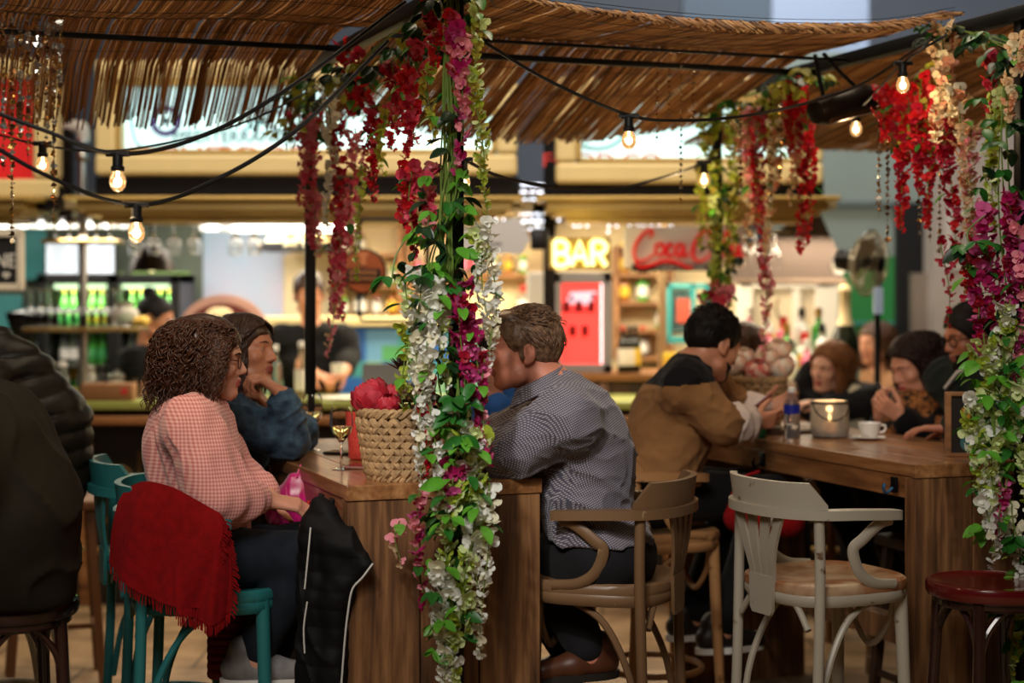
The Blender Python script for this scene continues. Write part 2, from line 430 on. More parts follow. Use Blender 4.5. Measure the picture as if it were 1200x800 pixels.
# green wall, grey bulkhead above it, dark opening and pale pillar beyond the right end of the bar
YG = 11.2
def slab(name, p0, p1, Y, th, m, kind='structure'):
    a = P(*p0, Y); c = P(*p1, Y); b_ = MB().box(((a.x + c.x) / 2, Y + th / 2, (a.z + c.z) / 2), (abs(c.x - a.x), th, abs(a.z - c.z)))
    o = b_.build(name, m, smooth=False); o['kind'] = kind; return o
GRN = mat('green_wall_paint', S(34, 120, 58), .6, var=.12, vscale=1.5)
GG = mat('grey_green_bulkhead', S(128, 140, 134), .65, var=.1, vscale=1.)
slab('wall_green', (925, 300), (1080, 630), YG, .1, GRN)
slab('trim_1', (925, 376), (1080, 381), YG - .02, .02, mat('teal_rail', S(60, 130, 118), .5))
slab('wall_bulkhead', (900, 60), (1125, 300), YG + .0, .1, GG)
slab('trim_2', (900, 236), (1125, 242), YG - .03, .03, mat('bulkhead_seam', S(84, 94, 92), .6))
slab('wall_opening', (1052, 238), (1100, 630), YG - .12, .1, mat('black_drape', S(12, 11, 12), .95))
slab('wall_pillar', (1096, 150), (1330, 640), YG - .5, .3, mat('pale_pillar_plaster', S(168, 158, 152), .8, var=.08, vscale=2))
slab('wall_panel', (1070, 320), (1098, 630), YG - .3, .1, mat('taupe_panel', S(120, 108, 98), .8))
# upper hall panels seen over the canopy
slab('wall_upper_blue', (905, -40), (1018, 60), 13., .1, mat('pale_blue_panel', S(150, 164, 186), .6))
slab('wall_upper_grey', (800, -40), (905, 60), 13., .1, mat('slate_panel', S(72, 86, 98), .6))

# ================================================================== tables
def make_table(name, label, O, length, width=.58, H=1.05):
    t = thing(name, label, 'table', O, TH)
    # local x: along R, y: along U
    top = MB(); n = 4; pw = width / n
    for i in range(n): top.box((-width / 2 + pw * (i + .5), length / 2, H - .02), (pw - .003, length, .04), bev=.003)
    top.box((0, .014, H - .02), (width + .004, .03, .043), bev=.003)
    top.build('table_top', W_TOP, t, smooth=False)
    ap = MB()
    for sx in (-1, 1): ap.box((sx * (width / 2 - .022), length / 2, H - .075), (.03, length - .08, .07), bev=.003)
    ap.build('apron', W_TOP, t, smooth=False)
    for k, y in enumerate((.035, length - .035)):
        e = MB(); ws = [.37, .305, .325]; x = -width / 2
        for i, f in enumerate(ws):
            wd = width * f; e.box((x + wd / 2, y, (H - .042) / 2), (wd - .004, .06, H - .042), bev=.003); x += wd
        e.build('end_panel', W_END, t, smooth=False)
    st = MB().box((0, length / 2, .42), (.06, length - .13, .09), bev=.004).build('stretcher', W_END, t, smooth=False)
    return t
OA = BAY(0, -.02)          # centre of the near table's front end
table_a = make_table('bar_table', 'high plank table holding a woven flower basket, under the white flower garland', OA, 1.5)
OB = BAY(1.806, -.09)
table_b = make_table('bar_table', 'high plank table holding a candle lantern and coffee cup, beside the white armchair', OB, 1.72)

# hooks under the table edges
def hook(loc, m, label):
    t = thing('bag_hook', label, 'hook', loc, TH)
    MB().box((0, 0, -.02), (.012, .03, .05), bev=.003).build('plate', M_BLACK, t)
    MB().tube(bez([(-.006, 0, -.03), (-.03, 0, -.045), (-.04, 0, -.03), (-.036, 0, -.015)], 12), .005, 6).build('prong', m, t)
def TA(x, y, z=1.05): return BAY(x, y - .02, z)
def TB(x, y, z=1.05): return BAY(1.806 + x, y - .09, z)
MH_B = mat('blue_steel_hook', S(60, 110, 150), .3, .8); MH_R = mat('red_hook', S(190, 30, 30), .4); MH_K = mat('black_hook', S(20, 20, 22), .35, .7)
hook(TA(-.303, .12, 1.0), MH_B, 'blue metal bag hook under the near table edge by the black puffer jacket')
hook(TA(-.303, .24, 1.0), MH_R, 'red bag hook under the near table edge')
hook(TA(-.303, .98, 1.0), MH_B, 'blue bag hook under the table edge beside the pink satin jacket')
hook(TB(-.303, .1, 1.0), MH_B, 'blue metal bag hook near the front corner of the lantern table')
hook(TB(-.303, .95, 1.0), MH_K, 'dark bag hook halfway along the lantern table edge')

# posts of the canopy
def post(loc, h, label):
    t = thing('canopy_post', label, 'post', (loc.x, loc.y, 0), TH)
    MB().box((0, 0, h / 2), (.036, .036, h), bev=.004).build('pole', M_BLACK, t)
    MB().box((0, 0, .006), (.14, .14, .012), bev=.003).build('base_plate', M_BLACK, t)
    for s in (-1, 1): MB().box((s * .05, s * .05, .016), (.018, .018, .012), bev=.003).build('bolt', M_STEEL, t)
    return t
ZT = 2.44
P_F1 = BAY(.0, -.105); P_R1 = BAY(-.0, 1.57); P_F2 = BAY(1.84, -.185); P_R2 = BAY(1.775, 1.74)
post(P_F1, ZT, 'black square canopy post wrapped in flowers at the near table end')
post(P_R1, ZT - .06, 'slim black canopy post behind the wine glasses')
post(P_F2, ZT, 'black canopy post wrapped in flowers at the lantern table end')
post(P_R2, ZT - .06, 'slim black canopy post beside the red script sign')
# beams along and across
def beam(a, b, label, r=.022):
    t = thing('canopy_beam', label, 'beam', (a.x, a.y, 0)); d = (b - a); L_ = d.length
    M = Matrix.Translation((a + b) / 2 - V((a.x, a.y, 0))) @ d.to_track_quat('Y', 'Z').to_matrix().to_4x4()
    MB().box((0, 0, 0), (r * 2, L_, r * 2), bev=.003).xf(M).build('bar', M_BLACK, t)
    for s in (-1, 1): MB().box((0, s * (L_ / 2 - .03), 0), (r * 2.5, .06, r * 2.5), bev=.003).xf(M).build('end_clamp', M_BLACK, t)
beam(BAY(0, -.3, ZT - .0), BAY(-.02, 1.6, ZT - .03), 'black roof beam over the near table, hung with red flowers')
beam(BAY(1.83, -.35, ZT + .02), BAY(1.775, 1.75, ZT - .03), 'black roof beam over the lantern table carrying the heater')
beam(BAY(-2.6, .92, ZT - .04), BAY(-.05, .92, ZT - .04), 'black cross bar under the reed roof over the seated women', .009)
beam(BAY(.05, .92, ZT - .04), BAY(1.76, .92, ZT - .04), 'black cross bar under the reed roof between the two tables', .011)
beam(BAY(.05, .70, ZT - .02), BAY(1.76, .70, ZT - .02), 'thin rail under the reed roof in front of the cross bar', .006)

# ================================================================== reed canopies
reedm = []
for i, c in enumerate([(168, 118, 66), (140, 92, 48), (196, 150, 92), (104, 66, 36)]):
    reedm.append(mat('dry_reed_' + 'abcd'[i], S(*c), .7, trl=.25))
def reed_mat(name, label, a0, a1, zf, b0, b1, seed, miss=.06, sp=.0058, rear_j=.05):
    """zf(a, b) height of the mat"""
    rs = np.random.RandomState(seed); t = thing(name, label, 'canopy', BAY((a0 + a1) / 2, (b0 + b1) / 2, 0), 0)
    nv = []; fc = []; mi = []; cnt = 0; n = int((a1 - a0) / sp)
    for i in range(n):
        if rs.rand() < miss: continue
        a = a0 + (i + .5) * sp + rs.normal() * .0006; m = rs.choice(4, p=[.42, .26, .14, .18])
        s = b0 + rs.rand() * .03; e = b1 - abs(rs.normal()) * rear_j
        bs = np.linspace(s, e, 18); wv = .0012 * np.sin(bs * 5 + rs.rand() * 6)
        tilt = rs.normal() * .0008
        ptsx = [BAY(a + wv[j] + tilt * (bs[j] - s), bs[j], zf(a, bs[j]) + rs.normal() * .0015) for j in range(18)]
        b_ = MB().tube(ptsx, .0028 + rs.rand() * .0014, 4)
        nv.append(b_.verts()); fc += [[q + cnt for q in f] for f in b_.f]; mi += [m] * len(b_.f); cnt += len(nv[-1])
    v = np.concatenate(nv); M = np.array(wm(t).inverted()); v = v @ M[:3, :3].T + M[:3, 3]
    mk('reed_screen', v, fc, reedm, t, mi, smooth=True, angle=180)['kind'] = 'stuff'
    wi = MB()
    for b_ in np.arange(b0 + .08, b1 - .1, .19):
        for s in (-1, 1): wi.tube([BAY(a, b_, zf(a, b_) + s * .0052) for a in np.linspace(a0, a1, 40)], .0011, 4)
    wi.build('binding_wire', M_BLACK, t, world=True)
    return t
def sm(x, a, b): x = min(max((x - a) / (b - a), 0), 1); return x * x * (3 - 2 * x)
def z_left(a, b):
    z = ZT + .035 - .05 * math.sin(PI * min(max(b / .92, 0), 1)) - .012 * math.sin(a * 5)
    if b > .92: z -= .10 * (b - .92) / .5 + .0 * a
    if b > 1.36: z -= (b - 1.36) * .5 * sm(b, 1.36, 1.5)
    return z
def z_mid(a, b):
    sag = math.sin(PI * min(max(a / 1.8, 0), 1))
    z = ZT + .03 - .045 * math.sin(PI * min(max(b / .92, 0), 1)) * sag
    if b > .92: z -= (.20 + .14 * sag) * (b - .92)
    if b < .0: z -= (.03 + .035 * sag) * sm(-b, 0, .12) * 1.1
    z -= (.05 * sag) * sm(-b, -.5, 0.02)
    return z + .05 * sm(a, 1.4, 1.9) * sm(-b, -.4, .1)
def z_right(a, b):
    z = ZT + .05 - .05 * math.sin(PI * min(max(b / .92, 0), 1))
    if b > .92: z -= .17 * (b - .92)
    if b < 0: z += .1 * b
    return z + .06 * sm(a, 1.9, 2.3) * sm(-b, -.4, .1)
reed_mat('reed_canopy', 'brown reed mat roof over the curly-haired woman, its fringe hanging before the sign', -2.7, -.05, z_left, -.55, 1.66, 1, .07)
reed_mat('reed_canopy', 'sagging reed mat roof stretched between the two flower-wrapped posts', .05, 1.72, z_mid, -.085, 1.78, 2, .055)
reed_mat('reed_canopy', 'reed mat roof beyond the patio heater, mostly in shade', 1.9, 3.3, z_right, -.2, 2.35, 3, .05)
# ================================================================== bentwood armchair bar stools
def paint(name, c, wear=(150, 110, 70), amt=(.30, .36), rough=.38):
    """gloss paint rubbed through to wood in small patches"""
    return mat(name, S(*c), rough, var=1, vcol=S(*wear), vscale=16, thr=amt, bump=.06, bscale=30)
def make_armchair(loc, rz, label, m, mseat, group=None):
    t = thing('bar_armchair', label, 'chair', (loc.x, loc.y, 0), rz, group)
    H = .75
    # seat: rounded square with a shallow dish
    def outline(s=1.0, n=40):
        o = []
        for i in range(n):
            a = 2 * PI * i / n; c, q = math.cos(a), math.sin(a); e = .62
            o.append((.215 * s * abs(c) ** e * (1 if c > 0 else -1) + .0, (.21 - .02 * (c < 0) * abs(c)) * s * abs(q) ** e * (1 if q > 0 else -1)))
        return o
    sb = MB(); rings = [(1.0, -.018), (1.02, -.006), (1.0, .010), (.96, .016), (.8, .010), (.5, .004), (.02, .002)]
    vs = []; n = 40
    for s, z in rings: vs += [(x, y, H + z - .016) for x, y in outline(s)]
    fs = [(i * n + j, i * n + (j + 1) % n, (i + 1) * n + (j + 1) % n, (i + 1) * n + j) for i in range(len(rings) - 1) for j in range(n)]
    fs += [tuple(range(n - 1, -1, -1)), tuple((len(rings) - 1) * n + j for j in range(n))]
    sb.add(vs, fs); sb.build('seat', mseat, t)
    MB().tube([(x, y, H - .045) for x, y in outline(.93)], .019, 8, closed=True, flat=1.3).build('seat_ring', m, t)
    # arm rail: one bent U, flat section
    ZR = .955
    arc = [(.085, -.240, ZR - .008), (.02, -.246, ZR - .004), (-.07, -.24, ZR), (-.16, -.205, ZR), (-.225, -.12, ZR), (-.245, 0, ZR)]
    arc = arc + [(x, -y, z) for x, y, z in arc[-2::-1]]
    pts = bez(arc, 60); rb = MB(); K = len(pts)
    sec = [(-.026, -.014), (.026, -.014), (.026, .014), (-.026, .014)]
    T = np.gradient(pts, axis=0); T /= np.linalg.norm(T, axis=1, keepdims=True); vs = []
    for i in range(K):
        nrm = np.array([-T[i][1], T[i][0], 0]); e = 1 if 3 < i < K - 4 else (.75 if i in (0, K - 1) else .95)
        for a, b_ in sec: vs.append(pts[i] + nrm * a * e + np.array([0, 0, b_]))
    fs = [(i * 4 + j, i * 4 + (j + 1) % 4, i * 4 + 4 + (j + 1) % 4, i * 4 + 4 + j) for i in range(K - 1) for j in range(4)] + [(3, 2, 1, 0), tuple(K * 4 - 4 + j for j in range(4))]
    rb.add(vs, fs); o = rb.build('arm_rail', m, t, angle=50)
    # back crest on the rail: band with cut corners
    q = [p for p in pts if p[0] < -.135]; k = len(q); cb = MB(); vs = []
    for i, p in enumerate(q):
        f = min(i, k - 1 - i) / (k * .11); hh = .028 + .062 * min(1, f); d = np.array([p[0] + .03, p[1], 0]); d /= np.linalg.norm(d)
        for (off, z) in ((-.011, .012), (.011, .012), (.013, hh), (-.007, hh)): vs.append(p + d * (off + z * .10) + np.array([0, 0, z]))
    fs = [(i * 4 + j, i * 4 + (j + 1) % 4, i * 4 + 4 + (j + 1) % 4, i * 4 + 4 + j) for i in range(k - 1) for j in range(4)] + [(3, 2, 1, 0), tuple(k * 4 - 4 + j for j in range(4))]
    cb.add(vs, fs); cb.build('backrest', m, t, angle=40)
    # splat: fan of four slats on a solid foot plate
    sp = MB()
    for y0, y1 in ((-.044, -.105), (-.015, -.036), (.015, .036), (.044, .105)):
        path = [(-.214 - .02 * i / 8 - .006 * math.sin(PI * i / 8), y0 + (y1 - y0) * (i / 8) ** 1.6, .735 + (ZR - .745) * i / 8) for i in range(9)]
        g = MB(); vs = []
        for i, p in enumerate(path):
            wd = .0115 + .009 * (i / 8)
            for (a, b_) in ((-.005, -wd), (.005, -wd), (.005, wd), (-.005, wd)): vs.append((p[0] + a, p[1] + b_, p[2]))
        sp.add(vs, [(i * 4 + j, i * 4 + (j + 1) % 4, i * 4 + 4 + (j + 1) % 4, i * 4 + 4 + j) for i in range(8) for j in range(4)] + [(3, 2, 1, 0), (32, 33, 34, 35)])
    sp.prism([(-.056, .66), (-.045, .645), (.045, .645), (.056, .66), (.06, .76), (-.06, .76)], -.005, .005, fr=lambda v: V((-.2225 + v.z, v.x, v.y)))
    sp.build('splat', m, t, angle=40)
    for s in (-1, 1):
        MB().tube(bez([(-.165, s * .20, ZR - .01), (-.165, s * .205, .75), (-.175, s * .205, .4), (-.20, s * .215, 0)], 20), [.0155] * 1 + [.0165] * 18 + [.015] if False else .016, 10).build('leg', m, t)
        MB().tube([(.165, s * .15, .735), (.175, s * .16, .4), (.19, s * .175, 0)], [.021, .019, .013], 10).build('leg', m, t)
        MB().tube(bez([(.062, s * .236, ZR - .022), (.02, s * .236, ZR - .032), (-.035, s * .23, ZR - .075), (-.062, s * .222, .85), (-.035, s * .215, .785), (.02, s * .212, .748), (.10, s * .205, .738)], 40), .0115, 8, flat=1.5).build('arm_support', m, t)
        MB().tube(bez([(-.165, s * .19, .30), (-.13, s * .185, .48), (-.05, s * .175, .63), (.06, s * .165, .69), (.15, s * .15, .705)], 26), .0105, 8).build('brace', m, t)
    MB().tube(bez([(.165, -.125, .70), (.172, -.09, .6), (.172, 0, .52), (.172, .09, .6), (.165, .125, .70)], 20), .010, 8).build('brace', m, t)
    MB().tube(bez([(-.18, -.17, .62), (-.18, -.1, .69), (-.18, 0, .705), (-.18, .1, .69), (-.18, .17, .62)], 20), .010, 8).build('brace', m, t)
    MB().tube([(.18 * math.cos(a) - .005, .19 * math.sin(a), .255) for a in np.linspace(0, 2 * PI, 36, endpoint=False)], .010, 8, closed=True, flat=1.2).build('foot_ring', m, t)
    return t
PT_TEAL = paint('teal_chair_paint', (40, 112, 114), (30, 88, 90), (.2, .3))
PT_WHITE = paint('worn_white_chair_paint', (174, 166, 150), (104, 80, 56), (.30, .35))
PT_BROWN = paint('worn_taupe_chair_paint', (112, 84, 58), (176, 148, 110), (.27, .31))
PT_TAN = paint('worn_tan_chair_paint', (160, 116, 74), (108, 74, 46), (.3, .38))
SEATW = mat('worn_seat_wood', S(150, 98, 62), .4, var=1, vcol=S(196, 172, 140), vscale=9, thr=(.38, .62))
Yt = 4.98; ch_teal = P(246, 700, Yt)
make_armchair(V((-.885, Yt, 0)), .08, 'teal bentwood armchair stool draped with a red fringed scarf', PT_TEAL, PT_TEAL)
make_armchair(V((.282, 5.12, 0)), PI - .36, 'worn taupe bentwood armchair under the man in the checked shirt', PT_BROWN, PT_BROWN)
make_armchair(V((.935, 5.12, 0)), .46, 'empty white bentwood armchair stool with worn wooden seat', PT_WHITE, SEATW)
make_armchair(V((.50, 6.10, 0)), .4, 'tan bentwood armchair under the man in the black and brown sweater', PT_TAN, PT_TAN)
make_armchair(V((1.72, 7.0, 0)), TH + PI, 'bentwood armchair under the woman in the leopard scarf', PT_BROWN, PT_BROWN)
make_armchair(V((-1.70, 5.66, 0)), PI + .1, 'off-white armchair behind the olive coat, seen past its hem', PT_WHITE, PT_WHITE)
make_armchair(V((-1.12, 5.62, 0)), TH, 'teal armchair under the woman in the denim jacket', PT_TEAL, PT_TEAL)

M_BURG = mat('burgundy_lacquer', S(92, 16, 18), .22, coat=.6, var=.3, vscale=5)
M_BURGD = mat('dark_lacquer', S(44, 20, 18), .25, coat=.5)
def make_stool(loc, label, m, ms, H=.75, R=.185, rz=0):
    t = thing('bar_stool', label, 'stool', (loc.x, loc.y, 0), rz)
    MB().lathe([(R * .97, H - .04), (R, H - .03), (R, H - .01), (R * .985, H - .002), (R * .93, H), (R * .88, H - .006), (R * .5, H - .009), (0.001, H - .009)], 40).build('seat', ms, t)
    MB().lathe([(R * .86, H - .06), (R * .88, H - .04)], 40, capt=False).tube([(R * .8 * math.cos(a), R * .8 * math.sin(a), H - .055) for a in np.linspace(0, 2 * PI, 36, endpoint=False)], .016, 8, closed=True).build('seat_ring', m, t)
    for k in range(4):
        a = PI / 4 + k * PI / 2; c, s = math.cos(a), math.sin(a)
        MB().tube(bez([(R * .82 * c, R * .82 * s, H - .045), (R * .92 * c, R * .92 * s, .4), (R * 1.15 * c, R * 1.15 * s, 0)], 14), .018, 10).build('leg', m, t)
        a2 = a + PI / 2; c2, s2 = math.cos(a2), math.sin(a2); mx_, my_ = (c + c2) / 2, (s + s2) / 2
        MB().tube(bez([(R * .9 * c, R * .9 * s, .50), (R * .87 * c * .9 + R * .1 * c2, R * .87 * s * .9 + R * .1 * s2, .62), (R * .85 * mx_ * 1.1, R * .85 * my_ * 1.1, .695), (R * .87 * c2 * .9 + R * .1 * c, R * .87 * s2 * .9 + R * .1 * s, .62), (R * .9 * c2, R * .9 * s2, .50)], 24), .0105, 8).build('brace', m, t)
    MB().tube([(R * .97 * math.cos(a), R * .97 * math.sin(a), .25) for a in np.linspace(0, 2 * PI, 36, endpoint=False)], .011, 8, closed=True).build('foot_ring', m, t)
    return t
make_stool(V((1.40, 4.98, 0)), 'round burgundy bar stool with glossy seat in front of the lantern table', M_BURGD, M_BURG, .75, .19, .3)
make_stool(V((-1.37, 4.68, 0)), 'dark bentwood bar stool under the person in the olive coat', M_BURGD, M_BURGD, .75, .18, .5)
# plain square-legged stools and a chair seen in the dark under and behind the tables
def make_wood_stool(loc, label, m, H=.72, rz=0):
    t = thing('wooden_stool', label, 'stool', (loc.x, loc.y, 0), rz)
    MB().box((0, 0, H - .02), (.34, .34, .04), bev=.008).build('seat', m, t)
    for sx in (-1, 1):
        for sy in (-1, 1):
            MB().tube([(sx * .13, sy * .13, H - .03), (sx * .18, sy * .18, 0)], .022, 4).build('leg', m, t)
        MB().tube([(sx * .16, -.16, .22), (sx * .16, .16, .22)], .014, 4).build('stretcher', m, t)
    MB().tube([(-.16, 0, .22), (.16, 0, .22)], .014, 4).build('stretcher', m, t)
M_WST = mat('brown_stool_wood', S(112, 72, 42), .5, var=.3, vscale=6, stretch=(3, 3, .4))
make_wood_stool(V((-1.86, 6.95, 0)), 'brown square-legged wooden stool behind the olive coat', M_WST, .75, .3)
make_wood_stool(V((1.52, 6.05, 0)), 'dark wooden stool in the gloom under the lantern table', W_DARK, .72, .35)
# ================================================================== the bar behind: two kiosk fronts
YK = 8.6
def px(x, Y=YK): return (x - 600) * Y / F
def pz(y, Y=YK): return CAMZ - (y - HY) * Y / F
M_OLIVE = mat('olive_counter_edge', S(150, 158, 84), .35)
M_DPANEL = mat('dark_front_panel', S(30, 24, 20), .5, var=.3)
M_SCROLL = mat('bronze_scroll', S(120, 92, 48), .4, .6)
def make_counter(x0, x1, label, yo=8.55):
    t = thing('bar_counter', label, 'counter', ((x0 + x1) / 2, yo + .3, 0)); w_ = x1 - x0
    MB().box((0, 0, 1.0135), (w_, .62, .043), bev=.008).build('counter_top', M_OLIVE, t, smooth=False)
    MB().box((0, .03, .978), (w_ - .03, .54, .03)).build('recess', M_BLKP, t, smooth=False)
    MB().box((0, -.02, .94), (w_, .64, .042), bev=.008).build('ledge', W_LED, t, smooth=False)
    MB().box((0, .05, .46), (w_ - .1, .5, .918)).build('front_panel', M_DPANEL, t, smooth=False)
    n = max(2, int(w_ / .55)); 
    for i in range(n + 1):
        x = -w_ / 2 + .08 + (w_ - .16) * i / n
        MB().box((x, -.22, .41), (.07, .03, .82), bev=.006).build('pilaster', W_LED, t, smooth=False)
    for i in range(n):
        x = -w_ / 2 + .08 + (w_ - .16) * (i + .5) / n; sc = MB()
        for s in (-1, 1):
            for zc, r0 in ((.62, .09), (.36, .10)):
                sc.tube([(x + s * (.10 - .0 + (r0 * (1 - k / 40)) * math.cos(k * .32)), -.212, zc + (r0 * (1 - k / 40)) * math.sin(k * .32)) for k in range(36)], .008, 6)
        sc.tube([(x, -.212, .2), (x, -.212, .78)], .007, 6)
        sc.build('scroll_grille', M_SCROLL, t)
    MB().tube([(-w_ / 2, -.36, .30), (w_ / 2, -.36, .30)], .018, 8).build('foot_rail', M_BRASS, t)
    return t
make_counter(-3.3, .06, 'olive-edged bar counter with bronze scrollwork behind the seated women')
make_counter(.14, 2.05, 'olive-edged bar counter carrying the liquor bottles and big champagne bottle')
ZC = 1.035

# ---- facades: glowing sign boxes in cream frames, dark board, gilded cornice
E_SIGN = mat('sign_glow', (.6, .9, .95), .3, emit=S(196, 236, 236), estr=1.1)
def facade(nm, x0, x1, ytop, ybot, label, seed):
    t = thing('fascia_sign', label, 'sign', ((px(x0) + px(x1)) / 2, YK, 0))
    X0, X1, Z0, Z1 = px(x0), px(x1), pz(ybot), pz(ytop); cx = (X0 + X1) / 2; w_, h_ = X1 - X0, Z1 - Z0; zc = (Z0 + Z1) / 2
    MB().box((0, .06, zc), (w_ - .06, .06, h_ - .06)).build('light_box', E_SIGN, t, smooth=False)
    fr = MB(); fw = .105
    for (c, d) in (((0, 0, Z0 + fw / 2), (w_, .16, fw)), ((0, 0, Z1 - fw / 2), (w_, .16, fw)), ((-w_ / 2 + fw / 2, 0, zc), (fw, .16, h_ - 2 * fw)), ((w_ / 2 - fw / 2, 0, zc), (fw, .16, h_ - 2 * fw))): fr.box(c, d, bev=.02)
    fr.build('frame', M_CREAM, t, smooth=False)
    il = MB(); k = fw + .012
    for (c, d) in (((0, -.02, Z0 + k), (w_ - 2 * fw, .1, .024)), ((0, -.02, Z1 - k), (w_ - 2 * fw, .1, .024)), ((-w_ / 2 + k, -.02, zc), (.024, .1, h_ - 2 * fw)), ((w_ / 2 - k, -.02, zc), (.024, .1, h_ - 2 * fw))): il.box(c, d, bev=.006)
    il.build('inner_moulding', M_GOLD, t, smooth=False)
    b_ = MB().box((0, .05, (pz(207) + pz(240)) / 2), (w_ + .02, .14, pz(207) - pz(240) - .004)); b_.build('backing_board', M_DBROWN, t, smooth=False)
    return t, X0, X1, Z0, Z1
T_INK = mat('dark_teal_ink', S(60, 90, 100), .6); T_RED = mat('coral_red_ink', S(214, 60, 60), .6); T_PUR = mat('violet_ink', S(70, 54, 140), .5); T_SKY = mat('sky_blue_ink', S(120, 190, 205), .6)
T_WHT = mat('white_ink', S(240, 240, 236), .6)
fs1, X0, X1, Z0, Z1 = facade('a', 115, 606, 72, 206, 'glowing turquoise fascia sign with a violet eye emblem over the bar', 1)
ox = -(X0 + X1) / 2
def on1(x, y): return (px(x) + ox, .024, pz(y))
text('FOOD', .17, T_INK, fs1, on1(352, 143)); text('MEDITERRANEAN', .085, T_INK, fs1, on1(280, 160)); text('BAR', .085, T_INK, fs1, on1(352, 160)); 
text('KITCHEN', .10, T_RED, fs1, on1(205, 180), sx=1.7); text('FOOD', .10, T_RED, fs1, on1(310, 180), sx=1.7)
ey = MB(); c = on1(193, 141)
for (r0, r1, mi) in ((.052, .078, 0), (.0, .018, 1)):
    ey.lathe([(r1, -.004), (r1, .004)] if r0 == 0 else [(r0, -.004), (r1, -.004), (r1, .004), (r0, .004)], 32, c, mi, ax='y', capb=r0 == 0, capt=r0 == 0)
ey.build('eye_emblem', [T_PUR, T_INK], fs1, smooth=False)
sw = MB().tube(bez([on1(150, 120), on1(158, 165), on1(180, 172), on1(215, 168)], 20), .006, 6).tube(bez([on1(285, 150), on1(300, 147), on1(306, 141), on1(296, 140), on1(290, 148)], 20), .006, 6)
sw.build('swash', T_SKY, fs1)
fs2, X0, X1, Z0, Z1 = facade('b', 651, 962, 92, 216, 'glowing turquoise fascia sign with coral lettering above the red script sign', 2)
ox = -(X0 + X1) / 2
def on2(x, y): return (px(x) + ox, .024, pz(y))
text('FOOD CO', .10, T_RED, fs2, on2(705, 188), sx=1.3)
MB().tube([(on2(700, 160)[0] + .14 * math.cos(a), .024, on2(700, 150)[2] + .1 * math.sin(a)) for a in np.linspace(0, 2 * PI, 32, endpoint=False)], .008, 6, closed=True).build('ring_emblem', T_SKY, fs2)
# far left kiosk sign: cream frame with red field
fs3 = thing('fascia_sign', 'red and cream fascia sign behind the hanging sequin strings', 'sign', (px(-30), YK, 0))
MB().box((0, .06, pz(150)), (.70, .06, .62)).build('panel', mat('red_sign_panel', S(196, 26, 30), .5, emit=S(200, 20, 24), estr=.35), fs3, smooth=False)
f3 = MB()
for (c, d) in (((0, 0, pz(222)), (.86, .14, .1)), ((0, 0, pz(82)), (.86, .14, .1)), ((.37, 0, pz(152)), (.12, .14, pz(82) - pz(222) - .102)), ((-.38, 0, pz(152)), (.1, .14, pz(82) - pz(222) - .102))): f3.box(c, d, bev=.02)
f3.build('frame', M_CREAM, fs3, smooth=False)
MB().box((0, .04, pz(232)), (.86, .14, .12)).build('backing_board', M_DBROWN, fs3, smooth=False)
# cornices: stepped ledges sticking out in front under the boards
def cornice(n, x0, x1, ret=.12):
    cx = (px(x0) + px(x1)) / 2; w_ = px(x1) - px(x0); zt = pz(233)
    b_ = MB()
    for (dz, h, dy, dw) in ((0, .022, .30, 0), (-.022, .05, .24, .03), (-.062, .03, .20, .05), (-.09, .035, .13, .09)):
        b_.box((cx, YK - dy / 2 + .10, zt + dz - h / 2), (w_ - 2 * dw * 1.6, dy + .2, h), bev=.006)
    o = b_.build('trim_%d' % n, M_GOLD, smooth=False); struct(o)
    return o
cornice(3, 92, 612); cornice(4, 628, 972); cornice(5, -160, 56)
struct(MB().box((px(250), YK + 1.2, pz(238)), (3.8, 2.2, .04)).build('ceiling_kiosk', mat('kiosk_ceiling_paint', S(150, 132, 96), .7), smooth=False))
struct(MB().box((px(805), YK + 1.2, pz(238)), (1.55, 2.2, .04)).build('ceiling_kiosk', MATS['kiosk_ceiling_paint'], smooth=False))
# columns between the fronts
struct(MB().box((px(645), YK + .25, 1.5), (.06, .06, 3.0)).build('trim_6', M_DBROWN, smooth=False))
struct(MB().box((px(60), YK + .3, 2.5), (.06, .06, 1.06)).build('trim_7', M_DBROWN, smooth=False))

# ---- back walls of the kiosks
YB = 10.7
def wallp(nm, x0, x1, y0, y1, m, Y=YB, th=.06):
    return slab(nm, (x0, y0), (x1, y1), Y, th, m)
M_SAGE = mat('sage_grey_wall', S(104, 112, 96), .7, var=.1, vscale=2)
M_TEALW = mat('teal_poster', S(60, 160, 160), .6, var=.4, vcol=S(110, 190, 190), vscale=1.5)
M_PBLUE = mat('pale_blue_poster', S(150, 196, 216), .6, var=1, vcol=S(206, 190, 206), vscale=1.6)
M_CRW = mat('warm_cream_wall', S(246, 224, 176), .7, var=.15, vscale=3)
wallp('wall_kiosk_sage', -180, 238, 225, 620, M_SAGE)
wallp('wall_kiosk_blue', 238, 332, 225, 620, M_PBLUE, YB - .02)
wallp('wall_kiosk_cream', 326, 652, 225, 620, M_CRW)
wallp('wall_kiosk_warm', 650, 872, 225, 620, M_CRW)

